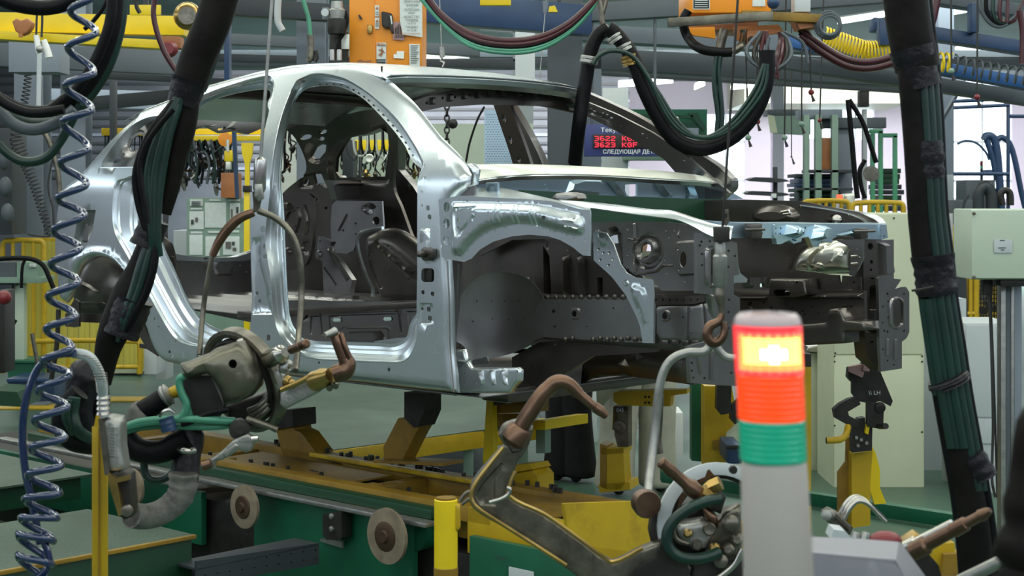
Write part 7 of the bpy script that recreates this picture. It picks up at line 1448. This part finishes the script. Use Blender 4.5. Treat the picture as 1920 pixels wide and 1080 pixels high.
tube('water_hose', [(1350,935,dR-.05),(1325,940,dR-.06),(1290,955,dR-.06),(1262,978,dR-.06),(1250,1005,dR-.06),(1258,1032,dR-.06),(1285,1047,dR-.06),(1320,1046,dR-.05),(1350,1035,dR-.04)], .0125, M['ghose'], g, 12)
tube('dark_tube', [(1392,1030,dR-.03),(1375,1060,dR-.03),(1345,1085,dR-.03)], .008, M['chrome'], g, 8); tube('jumper_wire', [(1262,985,dR-.03),(1268,1010,dR-.03),(1290,1020,dR-.03)], .006, M['iron'], g, 8)
lathe('bail_swivel', P(1213, 945, dR), (.2, -1, 0), [(-.03, .03), (.0, .033), (.012, .03)], M['copper'], g, 16)
# hanger of the right gun
t = Thing('gun_hanger', 'wire with black sensor block, steel cylinder and hook carrying the right gun', 'hanger', tuple(P(1345, 700, 3.8)))
bar('wire_rope', P(1386, -40, 3.8), P(1355, 425, 3.8), .0032, M['irond'], t, 8); sheet('hanger_eye', D(3.8), [(1357,395),(1366,392),(1368,415),(1362,424),(1355,420)], M['iron'], t, thick=.01, holes=[ell(1362,405,3,5,8)])
pbox('sensor_block', 1340, 425, 1369, 454, 3.77, .035, M['irond'], t, .004); lathe('balancer_body', P(1350, 540, 3.8), UP, [(0, .010), (.01, .017), (.075, .017), (.08, .013), (.098, .013), (.11, .010)], M['alu'], t, 18)
tube('cylinder_rod', [(1351,540,3.8),(1350,555,3.8),(1353,575,3.8),(1354,600,3.8)], [.012,.014,.008,.007], M['iron'], t, 10)
tube('swivel_hook', [(1354,588,3.79),(1348,602,3.79),(1331,612,3.79),(1326,628,3.79),(1336,642,3.79),(1350,638,3.79),(1358,622,3.79),(1357,604,3.79)], [.007,.012,.013,.011,.008], M['copper'], t, 10)
tube('bail_pipe', [(1331,632,3.8),(1330,650,3.8),(1318,660,3.8),(1290,661,3.8),(1262,672,3.8),(1245,695,3.8),(1235,735,3.8),(1229,800,3.8),(1222,860,3.78),(1215,925,3.72),(1218,935,3.7)], .0105, M['alu'], t, 12)
tube('bail_pipe', [(1331,648,3.8),(1341,648,3.8),(1350,660,3.8),(1362,670,3.8),(1382,672,3.8)], .010, M['alu'], t, 12); tube('bail_pipe', [(1238,740,3.86),(1236,790,3.86),(1234,830,3.86),(1238,850,3.86)], .009, M['iron'], t, 10)
# ================================================================ right hose bundle
dH = 3.6
t = Thing('hose_bundle', 'massive bundle of dark green hoses with tape wraps at the right', 'hose bundle', tuple(P(1830, 1085, dH)))
L_ = [(1655,-25),(1668,60),(1688,130),(1697,220),(1704,310),(1709,400),(1716,480),(1724,560),(1735,640),(1750,740),(1768,840),(1782,920),(1792,1000),(1800,1090)]
R_ = [(1738,-25),(1748,60),(1756,130),(1763,220),(1767,310),(1772,400),(1782,480),(1790,560),(1803,640),(1818,740),(1836,830),(1850,900),(1862,980),(1868,1090)]
def hb(f, r, m_, i0=0, i1=None, dz=0):
    q_ = [(a[0]+(b[0]-a[0])*f, a[1], dH+dz) for a, b in zip(L_, R_)][i0:i1]; tube('hose', q_, r, M[m_], t, 12)
hb(.13, .013, 'blk'); hb(.30, .014, 'blk', dz=.01)
for f, m_, dz, i0, i1 in ((.40,'ghose',-.024,2,11),(.58,'ghose',-.030,0,11),(.75,'ghose',-.026,0,12),(.90,'ghose',-.014,0,12),(.98,'blk',0,0,None),(.24,'ghose',-.024,7,11),(.10,'ghose',-.012,7,10),(.5,'blk',.03,0,None),(.7,'blk',.03,0,None)): hb(f, .0105, m_, i0, i1, dz)
def seg_(i0, i1, r, m_, f=.5, dz=0, name='rubber_sleeve', sc=1): 
    q_ = [P(a[0]+(b[0]-a[0])*f, a[1], dH+dz) for a, b in zip(L_, R_)][i0:i1]; tube(name, q_, r, M[m_], t, 18)
seg_(0, 3, .050, 'leather', .48); seg_(2, 7, .028, 'leather', .26, -.012); seg_(9, 14, [.030, .036, .040], 'leather', .48)
wrap((1709,90,dH-.005), (1728,165,dH-.005), .049, .043, t); wrap((1732,265,dH), (1737,335,dH), .043, .042, t); wrap((1748,478,dH-.01), (1758,552,dH-.01), .047, .046, t); wrap((1824,850,dH-.02), (1846,895,dH-.02), .026, .030, t)
tube('cable_tie', [(1710,545,dH-.05),(1725,543,dH-.06),(1750,538,dH-.06)], .003, M['irond'], t, 6); wrap((1775,705,dH), (1783,722,dH), .047, .047, t)
# ================================================================ right foreground: electrodes, coil clamp, housing
t = Thing('welding_gun', 'third welding gun with copper electrode pointing to the upper right', 'welding gun', tuple(P(1700, 1085, 2.9)))
lathe('electrode_rod', P(1712, 1035, 2.9), P(1866, 952, 2.8)-P(1712, 1035, 2.9), [(0, .017), (.03, .017), (.035, .0125), (.09, .012), (.092, .0135), (.12, .013), (.122, .0095), (.15, .009), (.152, .011), (.166, .009), (.174, .005)], M['copper'], t, 18)
lathe('piston_rod', P(1700, 1026, 2.93), P(1792, 978, 2.88)-P(1700, 1026, 2.93), [(0, .013), (.02, .013), (.022, .009), (.10, .008)], M['chrome'], t, 14); sheet('head_block', D(2.92), [(1698,1018),(1722,1002),(1735,1010),(1712,1034),(1702,1045),(1694,1030)], M['brass'], t, thick=.04, rnd=.006, step=.01)
sheet('gun_head', D(2.95), [(1700,1040),(1730,1025),(1760,1060),(1770,1100),(1715,1100)], M['irond'], t, thick=.05); lathe('lower_rod', P(1800, 1090, 2.9), P(1885, 1048, 2.85)-P(1800, 1090, 2.9), [(0, .012), (.1, .011)], M['alu'], t, 14)
t = Thing('cooling_pipe_clamp', 'bent shiny cooling pipes held in a dark clamp behind the grey housing', 'pipe', tuple(P(1590, 1010, 3.6)))
for i in range(3): tube('bent_pipe', [(1572+5*i,975,3.6-.02*i),(1582+5*i,950+3*i,3.6-.02*i),(1600+4*i,932+4*i,3.6-.02*i),(1618+4*i,936+4*i,3.6-.02*i),(1640+3*i,955+4*i,3.6-.02*i),(1657+2*i,972+3*i,3.6-.02*i)], .0055, M['chrome'], t, 10)
sheet('clamp_bar', D(3.55), [(1545,962),(1556,955),(1572,962),(1600,990),(1594,1006),(1572,996),(1548,976)], M['iron'], t, thick=.03, rnd=.004, step=.01, emb=[([(1556,970),(1560,966),(1592,994),(1588,998)], -.005, .002)])
lathe('clamp_knob', P(1552, 966, 3.53), (-.5, -1, .2), [(-.02, .012), (.012, .012), (.014, .006)], M['alu'], t, 12)
for x in (1603, 1622): lathe('pipe_nut', P(x, 1006, 3.5), (.3, 0, 1), [(-.02, .012), (0, .012), (.01, .008)], M['alu'], t, 8)
t = Thing('grey_housing', 'out of focus light grey equipment cover at the bottom right', 'cover', tuple(P(1620, 1100, 2.3)))
v = [(1505,1030),(1525,1008),(1650,1016),(1690,1024),(1742,1090),(1742,1130),(1500,1130)]
sheet('front_face', D(2.3), [(1500,1034),(1520,1036),(1680,1050),(1700,1090),(1700,1130),(1500,1130)], M['hous'], t, thick=.02, rnd=.004, step=.03)
loft('top_face', [[P(1500,1034,2.3), P(1600,1043,2.3), P(1680,1050,2.3)], [P(1515,1006,2.5), P(1610,1010,2.5), P(1685,1016,2.5)]], M['hous'], t, closed=False, thick=.004); loft('side_face', [[P(1680,1050,2.3), P(1700,1090,2.3), P(1700,1130,2.3)], [P(1688,1016,2.5), P(1735,1080,2.5), P(1740,1130,2.5)]], M['hous'], t, closed=False, thick=.004)
tag(ball('stopper', P(1660, 1012, 2.8), .022, M['red'], sc=(1.3, 1, .7)), 'blurred dull red cap behind the grey cover', 'cap')
tag(sheet('grey_fin', D(3.3), [(1558,1010),(1564,993),(1585,996),(1600,1012)], M['lgrey'], thick=.06), 'small pale fin left of the blurred red cap', 'bracket')
t = Thing('black_bellows', 'blurred black rubber bellows at the right edge of the view', 'bellows', tuple(P(1925, 1090, 1.5)))
bm = bmesh.new(); prof = [(1150, 62), (1085, 72), (1060, 62), (1040, 78), (1000, 66), (985, 56), (960, 60), (930, 60), (905, 44), (870, 40), (830, 36), (790, 30), (765, 18), (755, 6)]
pts = [P(1945 if y > 920 else 1938, y, 1.5) for y, r in prof]; tube_bm(bm, pts, [r/F*1.5*1.05 for y, r in prof], 28); frombm('bellows_body', bm, M['leather'], t, None, 60)
# ================================================================ stack light
dS = 1.5
t = Thing('stack_light', 'lit red amber green signal tower on a white pole in the foreground', 'signal light', tuple(P(1448, 1100, dS)))
def S_(y): return P(1438+(y-590)*.045, y, dS)
lens = {}
def lensmat(n, c, e, es, a=1):
    m = bpy.data.materials.new(n); m.use_nodes = True; nt = m.node_tree; b = nt.nodes['Principled BSDF']; b.inputs['Base Color'].default_value = (*c, 1); b.inputs['Roughness'].default_value = .18; b.inputs['Coat Weight'].default_value = .6
    b.inputs['Transmission Weight'].default_value = .25; b.inputs['Emission Color'].default_value = (*e, 1); b.inputs['Emission Strength'].default_value = es; return m
mr_ = lensmat('red_lens_lit', (1, .02, .03), (1, .012, .03), .95); mo_ = lensmat('amber_lens', (1, .12, .005), (1, .055, .0), .5); mg_ = lensmat('green_lens', (.01, .45, .28), (.0, .42, .25), .22)
mh_ = mat('lamp_core', (1, .8, .3), emit=2.6, ecol=(1, .75, .15)); mw_ = mat('lamp_core_hot', (1, 1, .9), emit=7, ecol=(1, .95, .7))
def ribbed(name, y0, y1, r0, r1, m_, par, n=9, seg=44, amp=.0007):
    """lens barrel moulded in a grid of small facets"""
    bm = bmesh.new(); R2 = []; N = n*4
    for i in range(N+1):
        y = y0+(y1-y0)*i/N; c = S_(y); r = r0+(r1-r0)*i/N
        R2.append([bm.verts.new(c+Vector((math.cos(a), math.sin(a), 0))*(r+amp*abs(math.sin(math.pi*i/4))+amp*.8*(k % 2))) for k, a in enumerate([2*math.pi*k/seg for k in range(seg)])])
    for A_, B_ in zip(R2[:-1], R2[1:]):
        for k in range(seg): bm.faces.new((A_[k], A_[(k+1) % seg], B_[(k+1) % seg], B_[k]))
    bm.faces.new(R2[0]); bm.faces.new(list(reversed(R2[-1]))); return frombm(name, bm, m_, par, None, 60)
k_ = dS/F
rl = ribbed('red_lens', 612, 698, 62*k_, 61.5*k_, mr_, t); ribbed('amber_lens', 700, 784, 61*k_, 61*k_, mo_, t, 8); ribbed('green_lens', 786, 862, 61*k_, 61*k_, mg_, t, 7)
for y, r in ((611, 64), (699, 62.5), (785, 62)): lathe('lens_joint', S_(y+1), UP, [(0, r*k_), (.0012, r*k_), (.0014, (r-2)*k_)], (mr_, mr_, mo_)[(611, 699, 785).index(y)], t, 40)
lathe('cap', S_(612), UP, [(0, 63*k_), (.004, 63*k_), (.009, 60*k_), (.0125, 52*k_), (.0135, 30*k_), (.0137, 5*k_)], mat('clear_cap', (.62, .48, .50), 0, .15, .02, 3, coat=.5), t, 40)
# lit facets on the red lens: bright core of the lamp behind the moulded cells
def facet(y0, y1, a0, a1, m_, nm, rad=63.6):
    bm = bmesh.new(); ny, na = max(1, int((y1-y0)/7)), max(1, int((a1-a0)/8)); 
    for i in range(ny):
        for j in range(na):
            ya, yb = y0+(y1-y0)*i/ny+.6, y0+(y1-y0)*(i+1)/ny-.6; aa, ab = [math.radians(-90+a0+(a1-a0)*(j+u)/na+(.7 if u == 0 else -.7)) for u in (0, 1)]; r = rad*k_
            q_ = [S_(y)+Vector((math.cos(a), math.sin(a), 0))*r for y, a in ((yb, aa), (yb, ab), (ya, ab), (ya, aa))]; q2 = [S_(y)+Vector((math.cos(a), math.sin(a), 0))*(r-.002) for y, a in ((yb, aa), (yb, ab), (ya, ab), (ya, aa))]
            vs = [bm.verts.new(p_) for p_ in q_+q2]; bm.faces.new(vs[:4])
            for a_, b_ in ((0, 1), (1, 2), (2, 3), (3, 0)): bm.faces.new((vs[a_], vs[b_], vs[b_+4], vs[a_+4]))
    o = frombm(nm, bm, m_, rl, None, 0); o['kind'] = 'stuff'
my_ = mat('lamp_core_outer', (1, .35, .1), emit=1.7, ecol=(1, .42, .10))
mq_ = mat('lamp_core_rim', (1, .2, .15), emit=1.0, ecol=(1, .12, .10))
facet(618, 697, -76, 76, mq_, 'rim_cell'); facet(624, 690, -68, 68, my_, 'lit_cell', 63.9)

facet(630, 678, -54, 54, mh_, 'lit_cell_row', 64.2); facet(650, 668, -22, 22, mw_, 'lit_core_cell', 64.5); facet(643, 676, -8, 8, mw_, 'lit_core_cell', 64.5)
lathe('pole', S_(864), Vector((.045, 0, -1)), [(0, 58*k_), (.003, 62*k_), (.13, 66*k_)], M['pole'], t, 40)

for o in list(bpy.data.objects):
    if '_o' in o: del o['_o']
